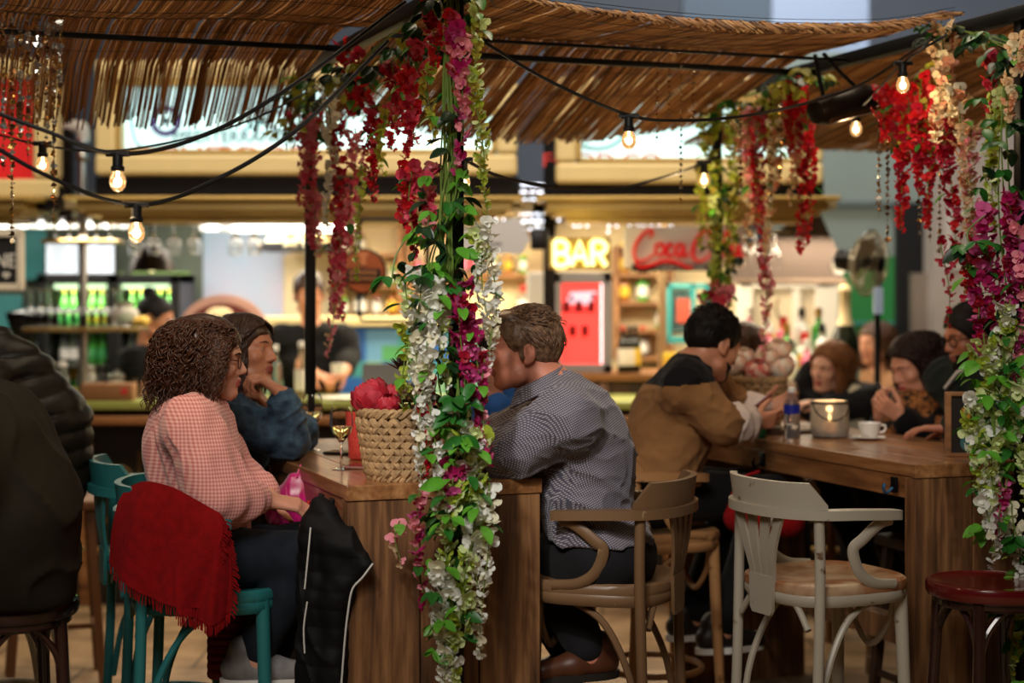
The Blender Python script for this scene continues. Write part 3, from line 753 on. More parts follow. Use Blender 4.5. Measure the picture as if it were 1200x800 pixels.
# ---- lamps inside the kiosk
E_TUBE = mat('fluorescent_tube_glow', (1, 1, 1), .4, emit=(1, .98, .94), estr=2.6)
M_CAP = mat('lamp_end_cap', S(200, 200, 196), .4)
def tube_lamp(x0, x1, y, Y, label):
    a, c = px(x0, Y), px(x1, Y); z = pz(y, Y); t = thing('strip_light', label, 'lamp', ((a + c) / 2, Y, z), 0, 'strip lights inside the bar')
    h = (c - a) / 2
    MB().tube([(-h + .02, 0, 0), (h - .02, 0, 0)], .022, 10).build('tube', E_TUBE, t)
    for s in (-1, 1): MB().box((s * (h - .01), 0, .012), (.03, .05, .07), bev=.005).build('end_cap', M_CAP, t, smooth=False)
    MB().box((0, 0, .045), (2 * h, .06, .025), bev=.004).build('housing', M_CAP, t, smooth=False)
for i, (x0, x1) in enumerate([(-20, 16), (20, 38), (41, 58), (61, 88), (90, 116), (118, 135), (140, 152)]):
    tube_lamp(x0, x1, 263, 9.6, 'short white strip light under the bar ceiling, %s from the chalkboard end' % ORD[i])
tube_lamp(236, 262, 266, 9.6, 'short white strip light above the pale blue poster')
tube_lamp(268, 415, 268, 9.6, 'long white strip light above the standing bartender')
for i, (x, e) in enumerate([(30, 10), (160, 9), (290, 9), (420, 20), (530, 22), (690, 22), (800, 20)]):
    light('AREA', 'kiosk_ceiling_lamp', (px(x, 9.7), 9.65, pz(252)), e, (1, .86, .62) if i > 2 else (1, .93, .8), .7, .5, aim=(px(x, 9.7), 9.9, 0))
light('AREA', 'added_poster_light', (px(285, 10.), 9.9, 2.0), 9, (.9, .95, 1), .4, .3, aim=(px(285, 10.7), 10.7, 1.5))  # added fill without a fixture, brightens the pale blue poster
# front downlights under the cornice that wash the counters
for x in (120, 260, 400, 540, 700, 860, 925, 985):  # last two are added to brighten the liquor bottles
    light('AREA', 'cornice_downlight', (px(x), 8.75, pz(275)), 9 if x > 900 else 5, (1, .85, .62), .5, .2, aim=(px(x), 8.75, 0))

# ---- dark glass-door fridge with green bottles
fr = thing('drinks_fridge', 'black glass-door fridge of green bottles behind the bar', 'fridge', (px(138, 10.3), 10.3, 0))
w_, zt, zb = px(216, 10.3) - px(52, 10.3), pz(321, 10.3), .1
fb = MB()
for (c, d) in (((0, 0, zt - .03), (w_, .5, .06)), ((0, 0, .35), (w_, .5, .7)), ((-w_ / 2 + .03, 0, zt / 2), (.06, .5, zt)), ((w_ / 2 - .03, 0, zt / 2), (.06, .5, zt)), ((0.03, 0, zt / 2), (.07, .5, zt)), ((0, .23, zt / 2), (w_, .04, zt))): fb.box(c, d, bev=.006)
fb.build('cabinet', M_BLKP, fr, smooth=False)
E_FR = mat('fridge_lamp_glow', (1, 1, 1), .4, emit=S(220, 255, 200), estr=1.8)
for s in (-1, 1):
    MB().box((s * w_ * .24 + .015, -.15, zt - .075), (w_ * .36, .03, .025)).build('lamp', E_FR, fr, smooth=False)
    MB().box((s * w_ * .24 + .015, .19, 1.2), (w_ * .42, .02, 1.0)).build('back_liner', mat('fridge_liner', S(150, 190, 90), .6), fr, smooth=False)
    for z in (.9, 1.14, 1.38): MB().box((s * w_ * .24 + .015, 0, z), (w_ * .42, .4, .012)).build('shelf', M_STEEL, fr, smooth=False)
light('AREA', 'fridge_lamp', (px(100, 10.3), 10.1, zt - .1), 3.5, (.85, 1, .6), .3, .1, aim=(px(100, 10.3), 10.4, 0))
light('AREA', 'fridge_lamp', (px(180, 10.3), 10.1, zt - .1), 3.5, (.85, 1, .6), .3, .1, aim=(px(180, 10.3), 10.4, 0))

# ---- bottle prototypes
BOT = {}
def bottle_profile(kind):
    if kind == 'beer': return [(.028, 0), (.030, .004), (.030, .12), (.026, .145), (.013, .18), (.012, .225), (.014, .23), (.014, .24)]
    if kind == 'wine': return [(.034, 0), (.037, .005), (.037, .19), (.03, .215), (.0145, .24), (.0135, .305), (.016, .31), (.016, .32)]
    if kind == 'spirit': return [(.038, 0), (.041, .005), (.041, .16), (.036, .185), (.016, .205), (.014, .25), (.018, .255), (.018, .285)]
    if kind == 'square': return [(.045, 0), (.047, .005), (.047, .13), (.04, .15), (.016, .165), (.015, .19), (.024, .195), (.024, .235)]
    return [(.03, 0), (.032, .005), (.032, .11), (.03, .125), (.02, .14), (.02, .155)]
def make_bottle(kind, glass, label_m, cap_m, loc, label, group=None, s=1.0, cat='bottle', name='bottle'):
    pr = [(r * s, z * s) for r, z in bottle_profile(kind)]; t = thing(name, label, cat, loc, 0, group); zt = pr[-1][1]
    MB().lathe(pr[:-2] + [pr[-2]], 16).build('glass_body', glass, t)
    r = pr[2][0]; zl = pr[2][1]
    if label_m: MB().lathe([(r + .0008, zl * .28), (r + .0012, zl * .30), (r + .0012, zl * .86), (r + .0008, zl * .88)], 16, capb=False, capt=False).build('label_band', label_m, t)
    MB().lathe([(pr[-2][0] + .001, pr[-2][1] - .02 * s), (pr[-1][0] + .001, pr[-2][1]), (pr[-1][0], zt), (pr[-1][0] * .8, zt + .002)], 12).build('cap', cap_m, t)
    return t
G_GREEN = mat('green_bottle_glass', S(60, 150, 40), .08, spec=.7, emit=S(70, 150, 30), estr=0)
G_CLEAR = mat('pale_bottle_glass', (.92, .96, .96), .05, trans=.9, ior=1.3)
G_DARK = mat('dark_bottle_glass', S(20, 24, 16), .08, spec=.7)
G_AMBER = mat('amber_bottle_glass', S(150, 80, 20), .08, spec=.7)
G_ROSE = mat('rose_wine_glass', S(240, 214, 180), .05, trans=.7, ior=1.2)
M_WL = mat('white_paper_label', S(236, 232, 222), .6); M_YL = mat('yellow_paper_label', S(232, 196, 60), .6); M_RL = mat('red_paper_label', S(200, 40, 50), .6); M_PL = mat('pink_paper_label', S(232, 120, 150), .6); M_GL = mat('green_paper_label', S(70, 160, 90), .6)
M_CAPR = mat('red_cap', S(190, 40, 30), .4); M_CAPG = mat('gold_foil', S(206, 170, 80), .3, .9); M_CAPW = mat('white_cap', S(236, 234, 228), .4); M_CAPK = mat('black_cap', S(20, 20, 20), .4)
protos = {}
def put_bottle(kind, g, l, c, loc, label, group=None, s=1.0):
    k = (kind, g.name, l.name if l else '', c.name, s)
    if k in protos: return copy_tree(protos[k], loc=loc, label=label, group=group)
    protos[k] = make_bottle(kind, g, l, c, loc, label, group, s); return protos[k]
for si, z in enumerate((.906, 1.146, 1.386)):
    for hi, sgn in enumerate((-1, 1)):
        for j in range(5):
            x = px(138, 10.3) + sgn * w_ * .24 + .015 + (j - 2) * .057
            g, l, c = [(G_GREEN, M_YL, M_CAPG), (G_CLEAR, M_WL, M_CAPW), (G_GREEN, M_GL, M_CAPG)][(si + (j > 2)) % 3]
            put_bottle('beer' if si else 'square', g, l, c, (x, 10.22, z + .003), 'bottle on the %s fridge shelf, %s behind the %s door' % (['lower', 'middle', 'upper'][si], ORD[j], ['first', 'second'][hi]), 'bottles in the black fridge', .9)

# ---- menu screen, chalkboard, posters
sc = thing('menu_screen', 'white illuminated menu screen above the black fridge', 'screen', (px(95, 10.4), 10.4, pz(303, 10.4)))
MB().box((0, 0, 0), (.43, .04, .20), bev=.006).build('bezel', M_BLKP, sc, smooth=False)
MB().box((0, -.022, 0), (.41, .004, .18)).build('display', mat('menu_display', (.9, .95, 1), .3, emit=S(204, 218, 236), estr=.62), sc, smooth=False)
ln = MB()
for c_ in range(3):
    for r_ in range(6): ln.box((-.135 + c_ * .135, -.0255, .07 - r_ * .026), (.10 - .02 * ((r_ * 7 + c_) % 3), .002, .007))
ln.build('menu_line', mat('screen_grey', S(130, 140, 160), .5), sc, smooth=False)
cb = thing('chalkboard', 'white-framed chalkboard reading WINE at the edge of the bar', 'sign', P(-6, 305, 8.4), 0)
MB().box((0, 0, 0), (.24, .02, .24)).build('board', mat('slate_board', S(22, 22, 24), .8), cb, smooth=False)
f3 = MB()
for (c, d) in (((0, -.01, .132), (.29, .035, .034)), ((0, -.01, -.132), (.29, .035, .034)), ((.13, -.01, 0), (.034, .035, .27)), ((-.13, -.01, 0), (.034, .035, .27))): f3.box(c, d, bev=.006)
f3.build('frame', mat('white_frame_paint', S(226, 216, 196), .5, var=.1), cb, smooth=False)
M_CHALK = mat('white_chalk', S(236, 234, 228), .9)
text('WINE', .098, M_CHALK, cb, (-.0, -.012, -.005), sx=.85)
hl = MB(); hl.tube(bez([(.06, -.012, -.085), (.045, -.012, -.07), (.052, -.012, -.062), (.06, -.012, -.07), (.068, -.012, -.062), (.075, -.012, -.07), (.06, -.012, -.085)], 24), .004, 5); hl.build('heart_drawing', M_CHALK, cb)
for i, (x0, x1, y0, y1, Y) in enumerate([(28, 54, 262, 328, 10.6), (-10, 26, 345, 420, 10.6), (30, 54, 360, 420, 10.6)]):
    a = P(x0, y0, Y); c = P(x1, y1, Y)
    o = MB().box((0, 0, 0), (c.x - a.x, .02, a.z - c.z), bev=.004).build('poster', M_TEALW, smooth=False); o.location = ((a.x + c.x) / 2, Y, (a.z + c.z) / 2)
    tag(o, ['teal poster on the sage wall beside the chalkboard', 'teal poster low on the wall behind the coffee grinder', 'narrow teal poster beside the black fridge'][i], 'poster')
# coffee grinder silhouette
gr = thing('coffee_grinder', 'black coffee grinder with cone hopper beside the fridge', 'grinder', (px(30, 8.95), 8.95, ZC))
MB().box((0, 0, .12), (.13, .16, .24), bev=.02).build('body', M_BLKP, gr); MB().lathe([(.035, .24), (.05, .27), (.10, .42), (.10, .44), (.03, .46)], 20).build('hopper', mat('smoked_hopper', S(24, 26, 30), .15), gr)
MB().box((0, -.09, .08), (.06, .03, .03), bev=.005).build('spout', M_STEEL, gr)

# ---- brass pole rack with glass shelves
rk = thing('glass_rack', 'brass pole rack with round shelves full of stem glasses on the bar', 'rack', (px(97, 8.8), 8.8, ZC))
zp = pz(190, 8.8) - ZC
MB().tube([(0, 0, 0), (0, 0, zp)], .022, 12).build('pole', M_STEEL, rk); MB().sphere((0, 0, zp + .03), .036, 16).build('finial', M_STEEL, rk)
MB().lathe([(.09, 0), (.09, .015), (.03, .03)], 24).build('base_plate', M_BRASS, rk)
zs1, zs2 = pz(383, 8.8) - ZC, pz(283, 8.8) - ZC
MB().box((.02, 0, zs1 - .01), (.6, .26, .022), bev=.01).build('shelf', M_BRASS, rk, smooth=False)
MB().box((.0, 0, zs2), (.38, .24, .022), bev=.01).build('shelf', M_BRASS, rk, smooth=False)
def glass_mesh(kind):
    if kind == 'wine': return [(.034, 0), (.034, .002), (.006, .006), (.004, .012), (.004, .085), (.012, .095), (.032, .12), (.039, .15), (.036, .185), (.031, .205), (.0295, .205), (.0345, .185), (.037, .15), (.030, .122), (.010, .099), (.001, .097)]
    if kind == 'tumbler': return [(.030, 0), (.032, .003), (.037, .1), (.035, .1), (.030, .012), (.001, .012)]
    return [(.030, 0), (.03, .002), (.004, .006), (.004, .07), (.026, .10), (.028, .17), (.0265, .17), (.024, .102), (.001, .078)]
GLP = {}
def put_glass(kind, loc, label, group, flip=False, s=1.0, cat='glass', name=None):
    k = (kind, flip, s)
    if k not in GLP:
        pr = [(r * s, z * s) for r, z in glass_mesh(kind)]
        if flip: h = max(z for r, z in pr); pr = [(r, h - z) for r, z in pr][::-1]
        me = MB().lathe(pr, 20, capt=False, capb=False)
        o = me.build(name or {'wine': 'wine_glass', 'tumbler': 'tumbler', 'flute': 'flute_glass'}[kind], M_GLASS); GLP[k] = o
    else:
        o = GLP[k].copy(); COL.objects.link(o)
    o.location = loc; tag(o, label, cat, group); return o
GX = px(97, 8.8)
for i in range(9):
    x = GX - .25 + i * .048 + (.0 if i < 6 else .0)
    for r_ in range(2):
        put_glass('wine', (x + .02 * r_, 8.74 + r_ * .11, ZC + zs1 + .003), 'upturned stem glass on the lower shelf of the brass rack, %s in the %s row' % (ORD[i], ['front', 'rear'][r_]), 'glasses on the brass rack', True, .92)
for i in range(5):
    put_glass('flute', (GX - .14 + i * .07, 8.8, ZC + zs2 + .012), 'glass on the upper shelf of the brass rack, %s along' % ORD[i], 'glasses on the brass rack upper shelf', False, .9)
# glasses hanging by the foot from rails under the kiosk ceiling
hr = thing('hanging_glass_rail', 'wire rail under the bar ceiling that holds hanging stem glasses', 'rail', (px(220, 8.95), 8.95, pz(258, 8.95)))
for dy in (-.035, .035): MB().tube([(-.35, dy, 0), (.72, dy, 0)], .005, 6).build('rod', M_STEEL, hr)
for i, x in enumerate([158, 181, 204, 228, 276, 298, 340, 362]):
    put_glass('wine', (px(x, 8.95), 8.95, pz(258, 8.95) - .185), 'stem glass hanging upside down over the bar, %s from the bare bulb' % ORD[i], 'hanging stem glasses over the bar', True, .95)
# tiffany-like dark pendant behind the glasses
pd = thing('pendant_lamp', 'dark metal pendant lamp hanging behind the glasses', 'lamp', (px(178, 9.4), 9.4, pz(322, 9.4)))
MB().lathe([(.13, .02), (.12, .06), (.085, .13), (.03, .17), (.02, .2)], 28, capb=False).build('shade', mat('dark_bronze', S(44, 34, 26), .35, .7), pd); MB().tube([(0, 0, .2), (0, 0, .36)], .006, 6).build('rod', M_BLACK, pd)
MB().sphere((0, 0, .05), .035, 12).build('bulb', mat('soft_bulb_glow', (1, .8, .5), .4, emit=(1, .75, .4), estr=2.5), pd)

# ---- counter clutter, left bar
LBL = 'bottles on the bar counter'
for i in range(7):
    put_bottle('beer', G_CLEAR, None, M_CAPW, (px(36 + i * 7.5, 8.75), 8.66 + .05 * (i % 2), ZC), 'slim clear bottle in the row beside the dark coat, %s from the coat' % ORD[i], 'slim clear bottles on the bar', .8)
cr = thing('bottle_caddy', 'dark caddy box at the foot of the slim clear bottles', 'box', (px(80, 8.7), 8.62, ZC))
MB().box((0, 0, .03), (.07, .10, .06), bev=.006).build('box_body', M_BLKP, cr); MB().box((0, 0, .064), (.074, .104, .008), bev=.002).build('rim', M_BLACK, cr)
bx = thing('napkin_box', 'brown cardboard box on the olive-edged counter', 'box', (px(128, 8.62), 8.62, ZC))
MB().box((0, 0, .045), (.26, .12, .085), bev=.005).build('box_body', mat('brown_card', S(138, 96, 60), .7), bx); MB().box((.09, -.061, .05), (.03, .002, .03)).build('sticker', M_RL, bx)
jr = [(102, 'jar', .11), (136, 'jar', .07), (120, 'tumbler', 0), (150, 'tumbler', 0), (164, 'tumbler', 0), (176, 'tumbler', 0)]
jm = mat('milky_jar_glass', S(226, 222, 208), .2, trans=.5)
for i, (x, k, h) in enumerate(jr):
    if k == 'tumbler': put_glass('tumbler', (px(x, 8.8), 8.82, ZC), 'clear tumbler on the bar counter, %s from the lidded jar' % ORD[i], 'tumblers on the bar counter')
    else:
        j = thing('glass_jar', ['pale lidded storage jar on the bar counter', 'short wide storage jar on the bar counter'][i], 'jar', (px(x, 8.85), 8.85, ZC))
        MB().lathe([(.045, 0), (.05, .006), (.05, h), (.04, h + .02), (.04, h + .03)], 20).build('jar_body', jm, j); MB().lathe([(.043, h + .03), (.043, h + .05), (.012, h + .055), (.012, h + .07)], 20).build('lid', M_STEEL, j)
jg = thing('glass_jug', 'large milky jug on the lower shelf of the brass rack', 'jug', (px(146, 8.8), 8.8, ZC + zs1 + .003))
MB().lathe([(.05, 0), (.07, .02), (.078, .06), (.06, .095), (.045, .105), (.055, .125), (.06, .13)], 24).build('jug_body', jm, jg)
lem = mat('lemon_peel', S(236, 196, 90), .5)
for i, (x, z) in enumerate([(158, 0), (164, 0)]):
    o = MB().sphere((0, 0, .028), (.034, .028, .028), 14).sphere((.033, 0, .028), .008, 8).build('lemon', lem); o.location = (px(x, 8.8) + .02 * i, 8.78, ZC + zs1 + .003); tag(o, ['lemon beside the milky jug on the rack shelf', 'outer lemon at the end of the rack shelf'][i], 'lemon')
# clear bottle and rose bottle by the post
put_bottle('wine', G_ROSE, M_WL, M_CAPW, (px(354, 8.7), 8.68, ZC), 'tall rose wine bottle on the bar next to the slim post', None, .92)
put_bottle('wine', G_CLEAR, None, M_CAPW, (px(322, 8.7), 8.72, ZC), 'clear glass bottle on the bar beside the denim woman face', None, .86)
pl = MB().lathe([(.09, 0), (.12, .008), (.125, .014), (.118, .014), (.09, .006), (.001, .006)], 28, capt=False).build('plate', mat('white_china', S(238, 234, 226), .25)); pl.location = (px(404, 8.7), 8.68, ZC); tag(pl, 'white plate on the bar before the standing bartender', 'plate')
tb = thing('card_terminal', 'black tablet register with lit screen on the bar', 'terminal', (px(450, 8.75), 8.72, ZC))
TM = Matrix.Rotation(-.5, 4, 'X')
MB().box((0, 0, .11), (.22, .015, .16), TM, bev=.005).build('tablet', M_BLKP, tb, smooth=False); MB().box((0, -.0095, .105), (.19, .002, .13), TM).build('display', mat('register_display', (.8, .85, .95), .3, emit=S(200, 206, 220), estr=.7), tb, smooth=False); MB().box((0, .04, .02), (.14, .12, .04), bev=.01).build('stand', M_BLKP, tb)
cupm = MATS['white_china']
def stack_cup(loc, label, k):
    o = MB().lathe([(.028, 0), (.03, .003), (.042, .07), (.040, .07), (.028, .008), (.001, .008)], 20, capt=False).tube(bez([(.036, 0, .055), (.058, 0, .05), (.056, 0, .025), (.033, 0, .02)], 12), .005, 6).build('coffee_cup', cupm); o.location = loc; return tag(o, label, 'cup', k)
stack_cup((px(436, 8.75), 8.86, ZC), 'white coffee cup standing on the bar behind the flower basket', None)
stack_cup((px(446, 8.75), 8.9, ZC), 'second white coffee cup on the bar behind the flower basket', None)
# back bar with mosaic tiles
bb = thing('back_bar', 'low back bar faced with blue and green mosaic tiles', 'counter', (px(450, 9.95), 10.0, 0))
mz = bpy.data.materials.new('mosaic_tiles'); mz.use_nodes = True; N, L, b = nodes(mz)
tc = N.new('ShaderNodeTexCoord'); mp = N.new('ShaderNodeMapping'); mp.inputs['Scale'].default_value = (11, 11, 11); L.new(tc.outputs['Object'], mp.inputs['Vector'])
fl = N.new('ShaderNodeVectorMath'); fl.operation = 'FLOOR'; L.new(mp.outputs['Vector'], fl.inputs[0]); wn = N.new('ShaderNodeTexWhiteNoise'); L.new(fl.outputs['Vector'], wn.inputs['Vector'])
r = N.new('ShaderNodeValToRGB'); r.color_ramp.interpolation = 'CONSTANT'; e = r.color_ramp.elements; e[0].color = (*S(58, 112, 190), 1); e[1].position = .25; e[1].color = (*S(84, 170, 170), 1)
for p_, c_ in ((.45, (96, 176, 110)), (.62, (120, 176, 214)), (.8, (150, 200, 160))): k = e.new(p_); k.color = (*S(*c_), 1)
L.new(wn.outputs['Value'], r.inputs['Fac']); L.new(r.outputs['Color'], b.inputs['Base Color']); b.inputs['Roughness'].default_value = .3
MB().box((0, 0, .70), (2.1, .4, 1.36)).build('tiled_front', mz, bb, smooth=False)
MB().box((0, -.02, 1.41), (2.16, .46, .05), bev=.006).build('worktop', M_CREAM, bb, smooth=False)
# shelf units with glowing back and jars
def shelf_unit(x0, x1, y0, y1, Y, rows, label, seed, glow):
    a = P(x0, y0, Y); c = P(x1, y1, Y); w_ = c.x - a.x; h_ = a.z - c.z; t = thing('wall_shelf', label, 'shelf', ((a.x + c.x) / 2, Y, c.z))
    MB().box((0, .16, h_ / 2), (w_, .02, h_)).build('back_panel', M_CRW, t, smooth=False)
    for s in (-1, 1): MB().box((s * w_ / 2, .06, h_ / 2), (.03, .22, h_)).build('side_panel', W_LED, t, smooth=False)
    rs = random.Random(seed); items = []
    for k in range(rows + 1):
        z = h_ * k / rows; MB().box((0, .06, z), (w_, .22, .022)).build('shelf_board', W_LED, t, smooth=False)
        if k < rows:
            n = int(w_ / .085)
            for i in range(n): items.append((((a.x + c.x) / 2 - w_ / 2 + .05 + i * (w_ - .1) / max(1, n - 1), Y + .04 + .03 * rs.random(), c.z + z + .012), k, i))
    return t, items, rs
gl_l = [(G_AMBER, M_YL, M_CAPG), (G_DARK, M_WL, M_CAPR), (G_CLEAR, M_PL, M_CAPW), (G_GREEN, M_WL, M_CAPG), (G_CLEAR, M_WL, M_CAPR)]
ROWN = ['bottom', 'second', 'third', 'fourth', 'top']
for (x0, x1, y0, y1, Y, rows, lab, tl, seed) in [(392, 470, 262, 372, 10.5, 3, 'warm-lit shelf unit behind the round hanging sign', 'round sign shelf', 3), (480, 640, 225, 420, 10.5, 4, 'warm-lit cream shelf unit behind the flower column', 'flower column shelf', 4), (722, 786, 290, 420, 10.5, 4, 'warm-lit shelf beside the red fridge', 'red fridge shelf', 5)]:
    t, items, rs = shelf_unit(x0, x1, y0, y1, Y, rows, lab, seed, 1)
    for (loc, k, i) in items:
        if rs.random() < .28: continue
        g, l, c = rs.choice(gl_l); put_bottle(rs.choice(['square', 'jar', 'jar']), g, l, c, loc, 'small container on the %s, %s row, %s along' % (tl, ROWN[k], ORD[i]), 'containers on the ' + tl, .8)
# range hood
hd = thing('extractor_hood', 'dark-edged cream extractor hood over the bartender head', 'hood', (px(352, 10.2), 10.2, pz(290, 10.2)))
MB().box((0, 0, 0), (.42, .4, .05), bev=.008).build('rim', M_DBROWN, hd, smooth=False); MB().lathe([(.26, .03), (.2, .1), (.12, .15)], 4, rot=Matrix.Rotation(PI / 4, 4, 'Z')).build('hood_body', M_CREAM, hd, smooth=False)
# dome bread case
dm = thing('bread_dome', 'half-round red wooden display case behind the curly hair', 'display case', (px(262, 9.3), 9.3, ZC + .0))
zd = pz(392, 9.3) - ZC
arch = [(.21 * math.cos(a), .0, zd + .18 * math.sin(a)) for a in np.linspace(0, PI, 24)]
MB().tube(arch, .028, 8, flat=1.5).build('rim', mat('dusty_rose_rim', S(196, 150, 136), .5), dm)
MB().prism([(.2 * math.cos(a), zd + .17 * math.sin(a)) for a in np.linspace(0, PI, 24)], -.05, .1, fr=lambda v: V((v.x, v.z, v.y))).build('back_panel', mat('oxblood_panel', S(96, 26, 22), .5), dm, smooth=False)
MB().box((0, .02, zd / 2), (.40, .22, zd)).build('base', W_LED, dm, smooth=False)
for i in range(3): 
    o = MB().sphere((0, 0, .04), (.075, .055, .042), 16).sphere((.02, -.03, .062), (.03, .015, .012), 8).build('bread_loaf', mat('pale_bread', S(236, 214, 170), .8, var=.15)); o.location = (px(262, 9.3) - .08 + .08 * i, 9.17 + .0 * i, ZC + zd + (.07 if i == 1 else .0)); tag(o, 'round pale loaf in the red display case, %s' % ['nearest the fridge', 'on top', 'nearest the bartender'][i], 'bread')
MB().box((0, -.12, zd - .01), (.36, .12, .02)).build('shelf', W_LED, dm, smooth=False)

# ---- round hanging sign on a bracket
rs_ = thing('round_sign', 'round copper hanging sign on a black bracket beside the flower column', 'sign', (px(426, 8.0), 8.0, pz(318, 8.0)))
RR = .098
COP = mat('copper_sign_face', S(176, 92, 52), .45, var=.25, vscale=10)
MB().lathe([(RR, -.012), (RR, .012)], 40, ax='y').build('disc', COP, rs_, smooth=False)
MB().tube([(RR * math.cos(a), 0, RR * math.sin(a)) for a in np.linspace(0, 2 * PI, 40, endpoint=False)], .011, 8, closed=True).build('rim', M_BLACK, rs_)
pn = MB().box((0, -.015, -.018), (.165, .006, .062), bev=.002); pn.build('name_panel', mat('dark_name_panel', S(40, 24, 18), .6), rs_, smooth=False)
ls = MB()
for r_ in range(2):
    for i in range(6): ls.box((-.055 + i * .022, -.019, -.005 - r_ * .028), (.014, .002, .014))
ls.build('worn_lettering', mat('tan_lettering', S(196, 130, 80), .6), rs_, smooth=False)
bp_ = MB(); bp_.prism([(-.016, .03), (-.012, .06), (-.03, .09), (.03, .09), (.012, .06), (.016, .03)], -.0, .004, fr=lambda v: V((v.x, -.013 - v.z, v.y))); bp_.build('bottle_motif', mat('pale_copper', S(206, 130, 84), .5), rs_, smooth=False)
ba = MB()
ba.tube([(-.02, .0, RR), (-.02, 0, RR + .12)], .008, 6).tube(bez([(-.02, 0, RR + .12), (-.01, 0, RR + .14), (.02, 0, RR + .145), (.3, 0, RR + .145)], 16), .008, 6)
ba.tube([(-.02, .0, -RR), (-.02, 0, -RR - .10)], .008, 6).tube(bez([(-.02, 0, -RR - .10), (-.01, 0, -RR - .13), (.02, 0, -RR - .135), (.3, 0, -RR - .135)], 16), .008, 6)
ba.tube([(.3, 0, RR + .2), (.3, 0, -1.2)], .012, 6)
ba.build('bracket', M_BLACK, rs_)

# ---- awning-like grey projector flap left of BAR
fp = thing('folded_awning', 'pale grey angled panel with faint print beside the BAR sign', 'panel', P(588, 280, 8.3))
MB().prism([(-.26, -.06), (.10, -.075), (.14, .0), (.08, .11), (-.26, .02)], -.02, .02, fr=lambda v: V((v.x, v.z, v.y))).build('panel_face', mat('pale_grey_vinyl', S(200, 200, 204), .6), fp, smooth=False)
MB().box((.185, .06, -.0), (.09, .12, .1), bev=.01).build('bracket', M_BLKP, fp); MB().box((-.06, -.023, -.02), (.12, .003, .008)).build('print_line', mat('faint_print', S(150, 150, 160), .6), fp, smooth=False)

# ---- BAR sign: lit tube letters on a yellow box
bs = thing('bar_sign', 'lit yellow BAR letters above the red fridge', 'sign', P(679, 297, 8.5))
EB = mat('yellow_neon_glow', (1, .95, .5), .4, emit=(1, .93, .42), estr=1.7)
ES = mat('yellow_return_glow', (1, .8, .2), .4, emit=(1, .72, .12), estr=.45)
def stroke_letters(t, segs, r, m, name, y=-.03):
    b_ = MB()
    for sg in segs: b_.tube([(x, y, z) for x, z in sg], r, 8)
    return b_.build(name, m, t)
def arcp(cx, cz, rx, rz_, a0, a1, n=14): return [(cx + rx * math.cos(a0 + (a1 - a0) * i / n), cz + rz_ * math.sin(a0 + (a1 - a0) * i / n)) for i in range(n + 1)]
h = .062
for nm, dx, segs in (('letter_b', -.094, [[(-.03, -h), (-.03, h)], [(-.03, h)] + arcp(-.0, .031, .032, .031, PI / 2, -PI / 2) + [(-.03, 0)], [(-.03, 0)] + arcp(.003, -.031, .036, .031, PI / 2, -PI / 2) + [(-.03, -h)]]),
                     ('letter_a', 0, [[(-.04, -h), (0, h), (.04, -h)], [(-.024, -.018), (.024, -.018)]]),
                     ('letter_r', .094, [[(-.03, -h), (-.03, h)], [(-.03, h)] + arcp(.003, .030, .034, .032, PI / 2, -PI / 2) + [(-.03, -.002)], [(.0, -.002), (.038, -h)]])):
    segs = [[(x + dx, z) for x, z in sg] for sg in segs]
    o = stroke_letters(bs, segs, .0105, EB, nm); b2 = MB()
    for sg in segs: b2.tube([(x, 0.0, z) for x, z in sg], .021, 8)
    b2.build('letter_back', ES, bs)
MB().box((0, .03, 0), (.31, .03, .16), bev=.008).build('back_box', mat('ochre_box', S(150, 120, 40), .5), bs, smooth=False)
light('POINT', 'bar_sign_glow', P(679, 297, 8.3), 2.5, (1, .85, .4), .1)

# ---- red script sign
cs = thing('script_sign', 'red flowing script sign of a soft drink on the white fascia', 'sign', P(797, 287, 8.5))
RG = mat('red_enamel', S(214, 20, 28), .35, emit=S(214, 20, 28), estr=.35)
def ribbon(b_, pts, w0, w1, n=26):
    q = bez([(x, -.02, z) for x, z in pts], n); k = len(q); t_ = np.linspace(0, 1, k); r_ = w0 + (w1 - w0) * np.sin(PI * t_) ** .8
    b_.tube(q, r_, 8)
k = .0062
def sc_(p): return [(x * k, z * k) for x, z in p]
script = MB()
for pts in ([(-26, 6), (-22, 9), (-24, 12), (-30, 9), (-36, 0), (-37, -9), (-33, -13), (-26, -11), (-20, -6)],        # C
            [(-17, -9), (-20, -5), (-19, 0), (-15, 1), (-13, -3), (-15, -8), (-17, -9)],                                # o
            [(-6, -1), (-8, 1), (-11, -2), (-11, -7), (-8, -9), (-5, -7)],                                              # c
            [(2, 0), (-1, 1), (-4, -3), (-3, -8), (0, -8), (3, 0), (2, -6), (4, -9), (7, -6)],                          # a
            [(8, -3), (11, -3)],
            [(22, 6), (25, 9), (22, 12), (16, 9), (11, 1), (10, -9), (14, -13), (20, -11), (26, -6)],                   # C
            [(28, -9), (25, -5), (26, 0), (30, 1), (32, -3), (30, -8), (28, -9)],                                       # o
            [(35, -9), (35, 0), (39, 9), (40, 12), (37, 10), (35, 2), (36, -7), (39, -9)],                              # l
            [(46, 0), (43, 1), (41, -3), (42, -8), (45, -8), (47, 0), (47, -6), (49, -9), (52, -6)],                    # a
            [(-37, -9), (-34, -17), (-26, -17), (-14, -13), (-4, -14), (6, -18), (10, -17)]):                           # swash
    ribbon(script, sc_(pts), .0045, .0095)
script.build('script_lettering', RG, cs)
MB().box((.02, .02, -.01), (.60, .03, .21), bev=.006).build('backing_panel', mat('warm_white_fascia', S(236, 226, 210), .5), cs, smooth=False)
fsn = thing('food_sign', 'black nameplate with white capitals under the red script sign', 'sign', P(790, 313, 8.5))
